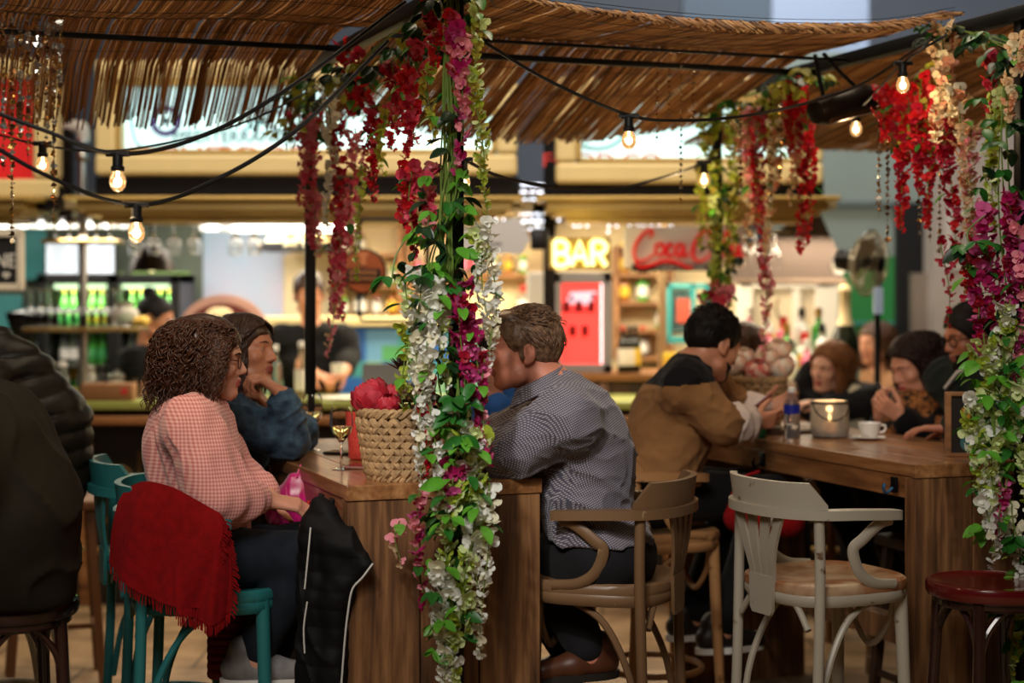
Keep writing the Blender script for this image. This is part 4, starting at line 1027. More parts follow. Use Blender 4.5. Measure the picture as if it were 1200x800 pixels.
MB().box((0, .01, 0), (.42, .03, .036), bev=.004).build('plate', mat('black_plate', S(24, 20, 20), .5), fsn, smooth=False); text("ODA'S FOOD", .034, T_WHT, fsn, (.035, -.008, 0), ext=.002, sx=1.25)
# fairy lights: icicle curtain under the right ceiling
EF = mat('fairy_light_glow', (.9, .92, 1), .4, emit=(.86, .9, 1), estr=5)
fl_ = thing('fairy_lights', 'curtain of tiny cool white fairy lights under the cornice over the BAR sign', 'lights', P(690, 262, 9.2))
wv = MB(); rs = random.Random(5); dots = MB()
wv.tube([(-.5, 0, .03), (.55, 0, .03)], .004, 5)
for i in range(28):
    x = -.5 + i * .038; n = rs.randint(1, 3); wv.tube([(x, 0, .03), (x, 0, .03 - n * .032)], .0015, 4)
    for j in range(n): dots.sphere((x + rs.uniform(-.004, .004), rs.uniform(-.03, .03), .02 - j * .032), .0068, 6)
wv.build('wire', M_BLACK, fl_); tag(dots.build('light_dots', EF, fl_), kind='stuff')
fl2 = thing('fairy_lights', 'cluster of cool white fairy lights in the gap between the two fascia signs', 'lights', P(626, 238, 9.2)); dots = MB(); wv = MB()
for i in range(7):
    x = -.07 + i * .023; wv.tube([(x, 0, .12), (x, 0, -.16)], .0015, 4)
    for j in range(7): dots.sphere((x + rs.uniform(-.006, .006), rs.uniform(-.02, .02), .1 - j * .04), .0065, 6)
wv.build('wire', M_BLACK, fl2); tag(dots.build('light_dots', EF, fl2), kind='stuff')

# ---- red illuminated drinks cooler
rf = thing('red_cooler', 'grey countertop cooler with glowing red glass door', 'fridge', P(682, 437, 9.3))
H = pz(318, 9.25) - pz(437, 9.25); W = .325; D = .30
MR = Matrix.Rotation(-.0, 4, 'Z')
cab = MB(); GRY = mat('cooler_grey', S(128, 126, 130), .5)
for (c, d) in (((0, 0, .025), (W, .05, .05)), ((0, 0, H - .03), (W, .05, .06)), ((-W / 2 + .025, 0, H / 2), (.05, .05, H)), ((W / 2 - .025, 0, H / 2), (.05, .05, H))): cab.box(c, d, bev=.006)
cab.build('door_frame', GRY, rf, smooth=False)
MB().box((-.07, D / 2 + .03, H / 2), (W + .13, D, H), bev=.008).build('cabinet', mat('cooler_white_side', S(206, 204, 200), .5), rf, smooth=False)
MB().box((0, .022, H / 2), (W - .09, .008, H - .1)).build('red_interior', mat('red_cooler_glow', (.9, .05, .04), .4, emit=(1, .06, .05), estr=1.15), rf, smooth=False)
MB().box((W / 2 - .055, .012, H / 2), (.007, .01, H - .1)).build('light_strip', mat('cooler_strip_glow', (1, .9, .9), .4, emit=(1, .85, .85), estr=2.6), rf, smooth=False)
for z in (.20, .33): MB().box((-.012, .014, z), (W - .13, .008, .005)).build('shelf', mat('cooler_shelf_pink', S(255, 120, 110), .4), rf, smooth=False)
lb = MB().prism([(-.085, -.01), (-.06, .055), (.09, .06), (.06, -.015)], 0, .004, fr=lambda v: V((v.x - .005, .008 - v.z, v.y + H * .70))); lb.build('price_label', mat('lilac_label', S(226, 206, 236), .5, emit=S(226, 206, 236), estr=.5), rf, smooth=False)
lk = MB(); lk.box((-.058, .002, H * .70 + .022), (.018, .003, .03)); lk.box((.062, .002, H * .70 + .03), (.02, .003, .035)); lk.box((0, .002, H * .66 - .02), (.13, .003, .012)); lk.build('label_mark', mat('plum_mark', S(120, 30, 70), .5), rf, smooth=False)
for i in range(5):
    cn = MB().lathe([(.016, 0), (.018, .003), (.018, .05), (.015, .056)], 12).build('drink_can', mat('dark_red_can', S(120, 12, 16), .3, .5), rf); cn.location = (-.085 + i * .034, .004, .205 if i % 2 else .335)
light('POINT', 'cooler_glow', P(685, 380, 8.7), 1.5, (1, .1, .08), .12)
st = thing('back_cabinet', 'dark low cabinet carrying the red cooler and wine bottles', 'cabinet', (px(720, 9.2), 9.46, 0)); zc_ = pz(437, 9.25)
MB().box((0, .0, zc_ / 2 - .02), (1.2, .5, zc_ - .04)).build('cabinet_body', W_DARK, st, smooth=False); MB().box((0, 0, zc_ - .02), (1.24, .54, .039), bev=.004).build('cabinet_top', W_LED, st, smooth=False)
for i, (x, kd, g, l, c) in enumerate([(730, 'wine', G_DARK, M_WL, M_CAPR), (738, 'wine', G_DARK, M_WL, M_CAPK), (745, 'wine', G_DARK, M_YL, M_CAPK)]):
    put_bottle(kd, g, l, c, (px(x, 9.26), 9.26 + .02 * i, zc_), 'dark wine bottle with pale label beside the red cooler, %s from it' % ORD[i], 'wine bottles beside the cooler', .8)
for i, x in enumerate([655, 668, 690, 706]):
    o = MB().lathe([(.022, 0), (.026, .005), (.026, .05), (.02, .06)], 14).lathe([(.021, .06), (.021, .072)], 14).build('spice_jar', mat('brown_jar', S(96, 66, 50), .3)); o.location = (px(x, 8.9), 8.84, ZC); tag(o, 'small brown jar with lid below the red cooler, %s along' % ORD[i], 'jar', 'small jars below the cooler')
rb_ = thing('register_display', 'tiny glowing red numeric display below the red cooler', 'display', P(690, 456, 8.7)); MB().box((0, .01, 0), (.05, .03, .045), bev=.005).build('case', M_BLKP, rb_)
stroke_letters(rb_, [arcp(-.01, .0, .007, .011, 0, 2 * PI), arcp(.01, .0, .007, .011, 0, 2 * PI)], .0028, mat('red_led_glow', (1, .1, .05), .4, emit=(1, .06, .04), estr=6), 'digit_lines', -.008)
MB().box((0, .02, -.11), (.02, .02, .18)).build('stalk', M_BLKP, rb_)

# ---- teal shutters
ts = thing('teal_shutter', 'teal painted window shutter behind the man in the brown sweater', 'shutter', P(806, 332, 10.0)); TEALP = mat('teal_shutter_paint', S(40, 140, 140), .5, var=.15)
hh = pz(332, 10.) - pz(398, 10.)
fr_ = MB()
for (c, d) in (((0, 0, -.015), (.26, .04, .03)), ((0, 0, -hh), (.26, .04, .04)), ((-.115, 0, -hh / 2), (.035, .04, hh)), ((.115, 0, -hh / 2), (.035, .04, hh)), ((.03, 0, -hh / 2), (.03, .04, hh))): fr_.box(c, d, bev=.004)
fr_.build('frame', TEALP, ts, smooth=False)
sl = MB()
for i in range(12): sl.box((-.04, .0, -.045 - i * (hh - .07) / 12), (.11, .012, .016), Matrix.Rotation(.6, 4, 'X'))
sl.build('slat_panel', mat('dark_teal_slat', S(40, 80, 84), .6), ts, smooth=False)
MB().box((-.02, -.01, -.16), (.09, .012, .14)).build('red_card', mat('brick_card', S(170, 70, 50), .6), ts, smooth=False)
struct(MB().box((px(776, 9.6), 9.6, 1.4), (.045, .06, 1.8)).build('trim_8', mat('tan_jamb', S(150, 122, 86), .6), smooth=False))
for i, (x, c_) in enumerate([(782, (226, 196, 60)), (792, (226, 196, 60)), (803, (206, 60, 40))]):
    o = MB().box((0, 0, .05), (.045, .05, .11), bev=.006).box((0, -.026, .06), (.03, .002, .04)).build('tea_box', mat('carton_%d' % i, S(*c_), .6)); o.location = (px(x, 9.4), 9.4, zc_); tag(o, ['yellow carton below the teal shutter', 'second yellow carton below the teal shutter', 'red carton below the teal shutter, beside the dark-haired head'][i], 'carton')

# ---- right end: sloping brown awning, white window, liquor display
aw = thing('side_awning', 'dark taupe awning side sloping down behind the hanging flowers', 'awning', P(920, 330, 8.9)); TAU = mat('taupe_canvas', S(84, 70, 62), .8, var=.12, vscale=3)
AY = 8.9; sx = lambda x: px(x, AY) - px(920, AY); sz = lambda y: pz(y, AY) - pz(330, AY)
MB().prism([(sx(862), sz(330)), (sx(988), sz(330)), (sx(988), sz(308)), (sx(958), sz(243)), (sx(930), sz(262)), (sx(862), sz(300))], 0, .25, fr=lambda v: V((v.x, v.z, v.y))).build('side_panel', TAU, aw, smooth=False)
MB().box((sx(925), -.02, sz(330)), (.58, .06, .03), bev=.005).build('lower_rail', mat('taupe_rail', S(120, 100, 84), .6), aw, smooth=False)
ar = thing('hanging_glass_rail', 'rail of stem glasses below the gilded cornice, behind hanging flowers', 'rail', (px(890, 8.75), 8.75, pz(272, 8.75)))
for dy in (-.035, .035): MB().tube([(-.16, dy, 0), (.16, dy, 0)], .005, 6).build('rod', M_STEEL, ar)
for i in range(4): put_glass('wine', (px(872 + i * 12, 8.75), 8.75, pz(272, 8.75) - .185), 'stem glass hanging behind the red flower strands, %s from the slim post' % ORD[i], 'stem glasses hanging at the far end', True, .95)
wn_ = thing('white_window', 'brightly lit white window frame behind the liquor bottles', 'window frame', P(922, 330, 10.4)); wh = pz(330, 10.4) - pz(432, 10.4); ww = px(980, 10.4) - px(868, 10.4)
WHP = mat('white_window_paint', S(236, 228, 212), .5)
f_ = MB()
for (c, d) in (((-ww / 2 + .03, 0, -wh / 2), (.1, .08, wh)), ((ww / 2 - .05, 0, -wh / 2), (.14, .08, wh)), ((.0, 0, -.02), (ww, .08, .04)), ((.06, 0, -wh / 2), (.05, .06, wh)), ((0, 0, -wh), (ww, .1, .05))): f_.box(c, d, bev=.008)
f_.build('frame', WHP, wn_, smooth=False); MB().box((0, .06, -wh / 2), (ww, .02, wh)).build('pane', mat('lit_pane', S(216, 200, 170), .4, emit=S(226, 200, 156), estr=.18), wn_, smooth=False)
hb = MB(); hb.tube(bez([(-.05, -.02, -.1), (-.07, -.02, -.16), (-.04, -.02, -.24), (.0, -.02, -.26)], 16), .008, 6); hb.build('scroll_latch', M_SCROLL, wn_)
light('AREA', 'window_lamp', (px(922, 9.8), 9.75, 2.0), 5, (1, .9, .74), .5, .4, aim=(px(922, 10.3), 10.4, 1.4))
# liquor bottles on stepped stand
ls_ = thing('bottle_steps', 'dark stepped stand crowded with liquor bottles on the bar', 'stand', (px(925, 8.8), 8.85, ZC)); RS = random.Random(11)
steps = [(-.06, .04), (.03, .12), (.12, .20)]
for i, (dy, hz) in enumerate(steps): MB().box((0, dy, hz / 2), (.44, .085, hz), bev=.004).build('step', W_DARK, ls_, smooth=False)
G_FROST = mat('frosted_white_glass', S(224, 224, 218), .3); G_PINK = mat('pink_gin_glass', S(226, 110, 140), .1, spec=.7)
pal = [(G_FROST, M_PL, M_CAPW), (G_GREEN, M_GL, M_CAPG), (G_FROST, M_YL, M_CAPR), (G_AMBER, M_WL, M_CAPG), (G_PINK, M_WL, M_CAPR), (G_FROST, M_WL, M_CAPK), (G_PINK, M_YL, M_CAPW)]
for i, (dy, hz) in enumerate(steps):
    for j in range(5):
        g, l, c = pal[(i * 3 + j * 2 + (j * j) % 3) % 7]
        put_bottle(['spirit', 'square', 'spirit'][(i + j) % 3], g, l, c, (px(925, 8.8) - .18 + j * .09 + RS.uniform(-.004, .004), 8.85 + dy, ZC + hz), 'liquor bottle on the %s step of the bar stand, %s from the window side' % (['front', 'middle', 'rear'][i], ORD[j]), 'liquor bottles on the stepped stand', .92)
for i in range(3):
    put_bottle('beer', G_CLEAR, M_WL, M_CAPR, (px(896 + i * 9, 9.2), 9.06, ZC), 'clear bottle with orange-red cap before the white window, %s along' % ORD[i], 'red capped bottles before the white window', 1.25)
cg = thing('champagne_bottle', 'giant champagne bottle with gold foil neck on the bar', 'bottle', (px(991, 8.8), 8.82, ZC)); s_ = 1.62
MB().lathe([(.042 * s_, 0), (.046 * s_, .006), (.046 * s_, .17 * s_), (.040 * s_, .20 * s_), (.024 * s_, .235 * s_), (.018 * s_, .26 * s_)], 24).build('glass_body', G_DARK, cg)
MB().lathe([(.0262 * s_, .232 * s_), (.0185 * s_, .262 * s_), (.0165 * s_, .33 * s_), (.0195 * s_, .335 * s_), (.0195 * s_, .35 * s_), (.014 * s_, .36 * s_)], 24).build('foil_neck', mat('pale_gold_foil', S(226, 206, 160), .35, .6), cg)
MB().lathe([(.0468 * s_, .06 * s_), (.0468 * s_, .13 * s_)], 24, capb=False, capt=False).build('label_band', mat('blue_grey_label', S(130, 150, 170), .5), cg)
ck = thing('wall_clock', 'small round pale clock on the awning edge beside the fan', 'clock', P(983, 312, 8.75)); MB().lathe([(.036, -.01), (.04, -.006), (.04, .01)], 28, ax='y').build('case', mat('pale_clock_face', S(220, 214, 196), .5), ck, smooth=False); MB().tube([(.04 * math.cos(a), -.008, .04 * math.sin(a)) for a in np.linspace(0, 2 * PI, 30, endpoint=False)], .004, 6, closed=True).build('rim', M_STEEL, ck)
MB().box((0, -.012, .01), (.003, .002, .022)).box((.008, -.012, 0), (.016, .002, .003)).build('hand', M_BLACK, ck, smooth=False)
# pedestal fan
FNY = 8.2; fn = thing('pedestal_fan', 'tall black pedestal fan with wire cage in front of the green wall', 'fan', (px(1028, FNY), FNY, 0))
zf_ = pz(308, FNY); FM = Matrix.Translation((-.04, -.0, zf_)) @ Matrix.Rotation(.95, 4, 'Z') @ Matrix.Rotation(.12, 4, 'X')
CG = mat('pale_cage_wire', S(196, 186, 160), .3, .6)  # even pale metal tone for the cage wires
cg_ = MB(); RF = .158
for s in (-1, 1):
    for k in range(36):
        a = 2 * PI * k / 36; cg_.tube([(.03 * math.cos(a), s * .06, .03 * math.sin(a)), (.11 * math.cos(a), s * .052, .11 * math.sin(a)), (RF * math.cos(a), 0, RF * math.sin(a))], .0024, 4)
    for rr in (.05, .1): cg_.tube([(rr * math.cos(a), s * (.06 - .1 * max(0, rr - .09)), rr * math.sin(a)) for a in np.linspace(0, 2 * PI, 30, endpoint=False)], .0026, 4, closed=True)
cg_.tube([(RF * math.cos(a), 0, RF * math.sin(a)) for a in np.linspace(0, 2 * PI, 48, endpoint=False)], .005, 6, closed=True)
cg_.xf(FM).build('cage_lattice', CG, fn)
for k in range(3):
    a = 2 * PI * k / 3; bl = MB(); g = []
    for i in range(6):
        r_ = .03 + .1 * i / 5; w2 = .02 + .045 * math.sin(PI * (i + .6) / 6.4); row = []
        for j in range(5): an = a + (j / 4 - .5) * 2 * w2 / max(r_, .05) * .8; row.append((r_ * math.cos(an), (j / 4 - .5) * .05, r_ * math.sin(an)))
        g.append(row)
    bl.grid(g, thick=.003).xf(FM).build('blade', mat('pale_fan_blade', S(206, 200, 184), .4), fn)
MB().lathe([(.03, -.07), (.035, -.06), (.035, .02)], 20, ax='y').xf(FM).build('hub', M_BLACK, fn)
MB().lathe([(.045, .05), (.055, .07), (.05, .16), (.02, .18)], 20, ax='y').xf(FM).build('motor', M_BLKP, fn)
MB().tube([(.03, .05, zf_ - .05), (.0, .02, zf_ - .16), (0, 0, zf_ - .2), (0, 0, .05)], .016, 10).build('pole', M_BLACK, fn)
MB().box((0, -.02, pz(352, FNY)), (.045, .03, .13), bev=.008).build('control_box', mat('white_control', S(190, 206, 224), .4, emit=S(190, 206, 224), estr=.25), fn)
MB().lathe([(.14, 0), (.14, .015), (.05, .04), (.03, .06)], 30).build('base', M_BLACK, fn)
# notice on the pale pillar
nt_ = thing('menu_notice', 'printed menu notice on the pale pillar behind hanging flowers', 'notice', P(1136, 282, 10.68)); MB().box((0, 0, 0), (.3, .008, .36)).build('paper', mat('grey_paper', S(190, 184, 178), .7), nt_, smooth=False); ln = MB()
for i in range(14): ln.box((-.02 * (i % 3), -.006, .15 - i * .022), (.22 - .04 * (i % 3), .003, .006))
ln.build('text_line', mat('grey_print', S(120, 112, 108), .7), nt_, smooth=False)
# pipes seen through the gap beside the first sign
pp = thing('vent_duct', 'pale duct elbow above the brass rack beside the fascia sign', 'duct', P(85, 148, 8.9)); MB().tube(bez([(-.1, 0, 0), (0, 0, 0), (.05, 0, -.01), (.06, 0, -.08)], 16), .035, 12).build('duct_body', mat('pale_duct', S(190, 184, 176), .5), pp); MB().tube([(.06, 0, -.07), (.06, 0, -.085)], .04, 12).build('collar', M_STEEL, pp)
# ================================================================== people
def skin(name, c, lip):
    m = mat('skin_' + name, S(*c), .46, sss=.12, var=.14, vscale=26, bump=.05, bscale=160); l = mat('lips_' + name, S(*lip), .4)
    return [m, l]
def cloth(name, c, rough=.85, var=.15, vs=14, bump=.15, bs=220, sheen=.03, vcol=None):
    return mat(name, S(*c), rough, var=var, vscale=vs, bump=bump, bscale=bs, sheen=sheen, spec=.25, vcol=vcol)
def nrm(v): v = np.array(v, float); return v / (np.linalg.norm(v) + 1e-9)
def headM(c, yaw, pitch=0, roll=0):
    """yaw: azimuth of the gaze in degrees (0 = +X, 90 = away from the camera); pitch > 0 looks up; roll > 0 tips the crown to the person's right"""
    return Matrix.Translation(V(c)) @ Matrix.Rotation(math.radians(yaw), 4, 'Z') @ Matrix.Rotation(-math.radians(pitch), 4, 'Y') @ Matrix.Rotation(math.radians(roll), 4, 'X')
def head_prims(V_, M, s=1., fem=True, nose=1.):
    V_.frame(M, s); j = .92 if fem else 1.04
    V_.ell((-.010, 0, .032), (.100, .077, .086), k=.02)
    V_.ell((.034, 0, -.034), (.060, .057 * j, .074), k=.03)
    V_.ell((.030, 0, -.070), (.056, .052 * j, .036), k=.025)
    V_.ell((.077, 0, -.097), (.019, .021 * j, .017), k=.02)
    for y in (-1, 1):
        V_.ell((.062, y * .043, -.024), (.022, .019, .02), k=.02)                          # cheekbone
        V_.cap((.088, y * .012, .024), (.074, y * .044, .021), .0095 if fem else .0115, .008, k=.014)   # brow
        V_.cap((.02, y * .052 * j, -.075), (.070, y * .018, -.100), .017, .014, k=.02)    # jaw line
    for y in (-1, 1):
        V_.ell((.094, y * .032, .004), (.016, .018, .0115), k=.010, sub=True)              # eye sockets
        V_.ell((.0765, y * .0315, .004), (.0125, .0135, .0125), k=.003)                    # eyeball under the lids
        V_.cap((.0865, y * .021, .0115), (.081, y * .044, .0095), .0035, .003, k=.005)     # upper lid
        V_.cap((.0855, y * .023, -.0045), (.080, y * .043, -.0035), .003, .0025, k=.006)   # lower lid
    V_.cap((.088, 0, .012), (.106, 0, -.024), .0075, .0105 * nose, k=.010)
    V_.ell((.107, 0, -.029), (.0115 * nose, .0105 * nose, .0095), k=.006)
    for y in (-1, 1): V_.ell((.097, y * .0115, -.033), (.010, .0075, .0075), k=.006)
    V_.cap((.096, -.012, -.056), (.096, .012, -.056), .0058, k=.006); V_.cap((.099, -.003, -.0555), (.099, .003, -.0555), .0055, k=.006)
    V_.cap((.094, -.011, -.069), (.094, .011, -.069), .0068, k=.006)
    V_.cap((.108, -.018, -.0625), (.108, .018, -.0625), .0062, k=.003, sub=True)           # parting of the lips
    for y in (-1, 1):                                                                      # ears
        R_ = Matrix.Rotation(y * .35, 3, 'Z') @ Matrix.Rotation(.18, 3, 'Y')
        V_.ell((-.006, y * .079, -.008), (.020, .0075, .032), rot=R_, k=.006)
        V_.ell((-.002, y * .0875, -.004), (.011, .006, .019), rot=R_, k=.005, sub=True)
        V_.ell((.004, y * .078, -.034), (.010, .007, .011), k=.006)
    V_.frame()
def neck_prims(V_, M, s, nb, r=.052):
    a = M @ V((-.022 * s, 0, -.05 * s)); V_.cap(a, nb, r * s * .98, r * 1.12, k=.03)
def finger_pts(base, d, nrm_, lens, curls):
    """joint chain of one finger; curls in radians turn d towards nrm_"""
    pts = [base]; ax = np.cross(d, nrm_); a = 0
    for L_, c in zip(lens, curls):
        a += c; dd = d * math.cos(a) + nrm_ * math.sin(a); pts.append(pts[-1] + dd * L_)
    return pts
def hand(V_, w, d, n, side, curl=.5, s=1., thumb=.5, spread=.06, curls=None):
    """w wrist, d direction of the hand, n direction the palm faces, side +1/-1: which way the thumb lies along d x n"""
    d = nrm(d); n = np.array(n, float); n = nrm(n - d * (n @ d)); t = np.cross(d, n) * side; w = np.array(w, float); s = s * .95
    offs = [.030, .0105, -.0095, -.028]; L = [(.040, .024, .019), (.044, .028, .021), (.041, .026, .020), (.032, .020, .017)]
    for i, o in enumerate(offs):
        k = w + (d * (.090 - .004 * abs(i - 1.2)) + t * o) * s
        V_.cap(w + t * o * .62 * s + d * .012 * s, k, .0145 * s, .0105 * s, k=.012)
        c = curls[i] if curls else curl * (1 + .12 * i)
        dd = nrm(d + t * (o / .03) * spread)
        p = finger_pts(k, dd, n, [q * s for q in L[i]], [c * .75, c, c * .7])
        rr = [.0095, .0088, .0080, .0066]
        if i == 3: rr = [x * .88 for x in rr]
        V_.chain(p, [x * s for x in rr], k=.0025)
    b = w + (d * .022 + t * .026 + n * .006) * s
    td = nrm(d * .62 + t * (.78 - .45 * thumb) + n * (.25 + .5 * thumb)); td2 = nrm(td * .75 + d * .5 - t * .25 * thumb + n * .3 * thumb)
    V_.chain([w + (d * .01 + t * .012) * s, b, b + td * .038 * s, b + td * .038 * s + td2 * .028 * s, b + td * .038 * s + td2 * .05 * s], [.016 * s, .0155 * s, .0112 * s, .0098 * s, .0075 * s], k=.004)
def fold(q, fq, seed, st=(1, 1, 1)):
    """sharp creases of worn cloth"""
    return (1 - np.clip(np.abs(wob(q * np.array(st), fq, seed, 1)), 0, 1)) ** 3
class Pose:
    """joints in world space"""
    def __init__(s, **k): s.__dict__.update(k)
def torso_frame(a, b, f):
    u = nrm(np.array(b, float) - np.array(a, float)); f = np.array(f, float); f = nrm(f - u * (f @ u)); l = np.cross(u, f); return np.stack([f, l, u], 1)
def torso_prims(V_, p, off=0., low=True):
    B = p.build; R1 = torso_frame(p.pelvis, p.chest, p.f); R2 = torso_frame(p.chest, p.neck, p.f); pe, ch, nk = [np.array(x, float) for x in (p.pelvis, p.chest, p.neck)]
    wa = (pe + ch) / 2 + R1[:, 0] * getattr(p, 'belly', 0)
    if low: V_.ell(pe, np.array((.125, .175, .115)) * B + off, rot=R1, k=.06)
    V_.ell(wa, np.array((.102, .142, .16)) * B + off, rot=R1, k=.08)
    V_.ell(ch, np.array((.112, .158, .155)) * B + off, rot=R2, k=.08)
    sh = [np.array(x, float) for x in p.sh]
    for q in sh:
        V_.cap(nk - R2[:, 2] * .03, q - R2[:, 2] * .005, .050 * B + off, .052 * B + off, k=.05); V_.cap(ch + R2[:, 2] * .04, q - R2[:, 2] * .03, .085 * B + off, .058 * B + off, k=.06)
    if p.fem:
        for y in (-1, 1): V_.ell(ch + R2[:, 0] * .085 * B + R2[:, 1] * y * .068 * B - R2[:, 2] * .015, np.array((.052, .058, .056)) * B + off * .7, rot=R2, k=.04)
def arm_prims(V_, p, i, off=0., a=0., b=1., infl=0., r=(.054, .043, .040, .027)):
    """a..b: stretch of the limb from shoulder (0) via elbow (.5) to wrist (1)"""
    s, e, w = [np.array(x, float) for x in (p.sh[i], p.el[i], p.wr[i])]; B = p.build ** .5
    P_ = lambda t: s + (e - s) * t * 2 if t < .5 else e + (w - e) * (t - .5) * 2
    Rr = lambda t: np.interp(t, [0, .28, .5, .62, 1], [r[0], r[0] * .92, r[1], r[1] * 1.02, r[3]]) * B + off + infl * math.sin(PI * min(1, max(0, (t - a) / (b - a))))
    ts = sorted(set([a, b] + [t for t in (.14, .28, .4, .5, .62, .75, .88) if a < t < b]))
    for t0, t1 in zip(ts[:-1], ts[1:]): V_.cap(P_(t0), P_(t1), Rr(t0), Rr(t1), k=.022)
def leg_prims(V_, p, i, off=0., b=1., k=.03):
    h, kn, an = [np.array(x, float) for x in (p.hip[i], p.knee[i], p.ank[i])]; B = p.build ** .5
    V_.cap(h, kn, .088 * B + off, .060 * B + off, k=.05); V_.cap(kn, kn + (an - kn) * .35, .059 * B + off, .058 * B + off * 1.2, k=k)
    V_.cap(kn + (an - kn) * .35, kn + (an - kn) * b, .058 * B + off * 1.2, .040 * B + off * 1.4, k=k)
def bounds(p, pad=.17):
    q = [p.pelvis, p.chest, p.neck, p.head[0]] + list(p.sh) + list(p.el) + list(p.wr) + list(p.hip) + list(p.knee) + list(p.ank)
    q = np.array([np.array(x, float) for x in q]); return q.min(0) - pad, q.max(0) + pad
def onto(p, O, L_, W=.58, z=1.05):
    """lift elbows and wrists that lie over a table so that sleeves rest on its top"""
    for l, c in ((p.el, .062 if p.build < 1.03 else .080), (p.wr, .048)):
        for i in (0, 1):
            d = V(l[i]) - O; x, y = d.dot(RD), d.dot(UD)
            if abs(x) < W / 2 + .06 and -.05 < y < L_ + .05: l[i] = np.array([l[i][0], l[i][1], max(l[i][2], z + c)])
def make_body(p, label, group=None, h=.005, skins=None, hands=(), legs=True, feet=True):
    """one continuous skin: head, neck, trunk, arms with hands, legs; the top-level object of a person"""
    c, yaw, pitch, roll, s = p.head; p.M = M = headM(c, yaw, pitch, roll); p.s = s
    lo, hi = bounds(p); V_ = Vol(lo, hi, h)
    torso_prims(V_, p); 
    for i in (0, 1): arm_prims(V_, p, i)
    for i in (0, 1):
        leg_prims(V_, p, i)
        if feet:
            a = np.array(p.ank[i], float); fd = np.array(getattr(p, 'toe', [p.f, p.f])[i], float); V_.cap(a - np.array([0, 0, .03]), a + nrm(fd) * .13 - np.array([0, 0, .055]), .036, .028, k=.03)
    neck_prims(V_, M, s, p.neck, .050 if p.fem else .060)
    head_prims(V_, M, s, p.fem, getattr(p, 'nose', 1.))
    for i, hd in enumerate(hands):
        if hd: hand(V_, p.wr[i], **hd)
    Mi = np.array(M.inverted())
    def mf(ct):
        q = (ct @ Mi[:3, :3].T + Mi[:3, 3]) / s
        return ((q[:, 0] > .086) & (np.abs(q[:, 1]) < .021 - .25 * np.abs(q[:, 2] + .0625)) & (q[:, 2] < -.0515) & (q[:, 2] > -.0765)).astype(np.int32)
    o = V_.build('person', skins, None, mf, 1)
    base = V((p.pelvis[0], p.pelvis[1], 0)); o.data.transform(Matrix.Translation(-base)); o.location = base
    tag(o, label, 'person', group)
    return o
EYE_W = mat('eye_white', S(214, 204, 196), .25); EYE_I = mat('eye_iris', S(44, 30, 22), .15)
def make_eyes(o, p, brow, iris=None):
    M, s = p.M, p.s
    for y in (-1, 1):
        e = MB(); e.sphere((.0, 0, 0), .0118 * s, 16, 0); e.sphere((.0066 * s, -.0006 * y, 0), .0058 * s, 12, 1)
        e.xf(M @ Matrix.Translation((.0772 * s, y * .0315 * s, .0038 * s))).build('eye', [EYE_W, iris or EYE_I], o, world=True)
        b = MB().tube([V((.0975, y * .013, .0215)) * s, V((.0945, y * .028, .0265)) * s, V((.081, y * .046, .0215)) * s], [.0024 * s, .003 * s, .0014 * s], 6, flat=.8).xf(M); b.build('eyebrow', brow, o, world=True)
def hair_cap(V_, M, s, thick=.010, hair_front=.052, nape=-.075, ears=True):
    V_.frame(M, s)
    V_.ell((-.014, 0, .034), (.100 + thick, .079 + thick * .8, .086 + thick), k=.01)
    if nape > -.065: V_.ell((-.048, 0, -.005), (.056 + thick, .060 + thick * .7, .058), k=.02)
    else: V_.ell((-.045, 0, -.02), (.068 + thick, .066 + thick * .7, .075), k=.03)
    V_.ell((.095, 0, hair_front - .105), (.072, .098, .105), k=.012, sub=True)
    V_.cut((-.06, 0, nape), (.45, 0, -1), k=.012)
    if ears:
        for y in (-1, 1): V_.ell((.006, y * .085, -.020), (.030, .03, .036), k=.01, sub=True)
    V_.frame()
def hair_obj(o, p, m, strands=None, h=.004, thick=.010, front=.052, nape=-.075, ears=True, extra=None, amp=.0025, fq=140, lo=None, hi=None):
    M, s = p.M, p.s; c = np.array(M.to_translation()); V_ = Vol(c - (lo or .19), c + (hi or .19), h)
    hair_cap(V_, M, s, thick, front, nape, ears)
    if extra: extra(V_, M, s)
    Mi = np.array(M.inverted()); 
    V_.disp(lambda q: amp * wob((q @ Mi[:3, :3].T + Mi[:3, 3]) * np.array([.45, 1, .6]), fq, 3))
    v, f = V_.mesh(); 
    if strands:
        q, g = strands; n0 = len(v); v = np.concatenate([v, q]); f = [list(x) for x in f] + [[i + n0 for i in x] for x in g]
    M2 = np.array(wm(o).inverted()); v = v @ M2[:3, :3].T + M2[:3, 3]
    return mk('hair', v, f, m, o, None, True, 180)
def strand_set(M, s, n, path, seed, r=.002, helix=.0, turns=5, npt=26, sides=4, taper=True):
    """path(rng) -> list of head-space points; grown as thin locks"""
    rs = np.random.RandomState(seed); b = MB()
    for i in range(n):
        q = path(rs)
        if q is None: continue
        q = bez(q, npt); k = len(q); t = np.linspace(0, 1, k); ph = rs.rand() * 6.3; hx = helix * (.6 + .8 * rs.rand()); tn = turns * (.7 + .6 * rs.rand()); sg = rs.choice([-1, 1])
        if helix:
            env = np.clip(t * 3, 0, 1)[:, None] * hx; T = np.gradient(q, axis=0); T /= np.linalg.norm(T, axis=1, keepdims=True) + 1e-9
            a = np.cross(T, [.3, .5, .81]); a /= np.linalg.norm(a, axis=1, keepdims=True) + 1e-9; bb = np.cross(T, a)
            q = q + env * (a * np.cos(sg * tn * 6.283 * t + ph)[:, None] + bb * np.sin(sg * tn * 6.283 * t + ph)[:, None])
        rr = r * (.7 + .6 * rs.rand()); rad = rr * (1 - .6 * t ** 3) if taper else np.full(k, rr)
        b.tube(q * s, rad * s, sides, cap=False)
    b.xf(M); return b.verts(), b.f
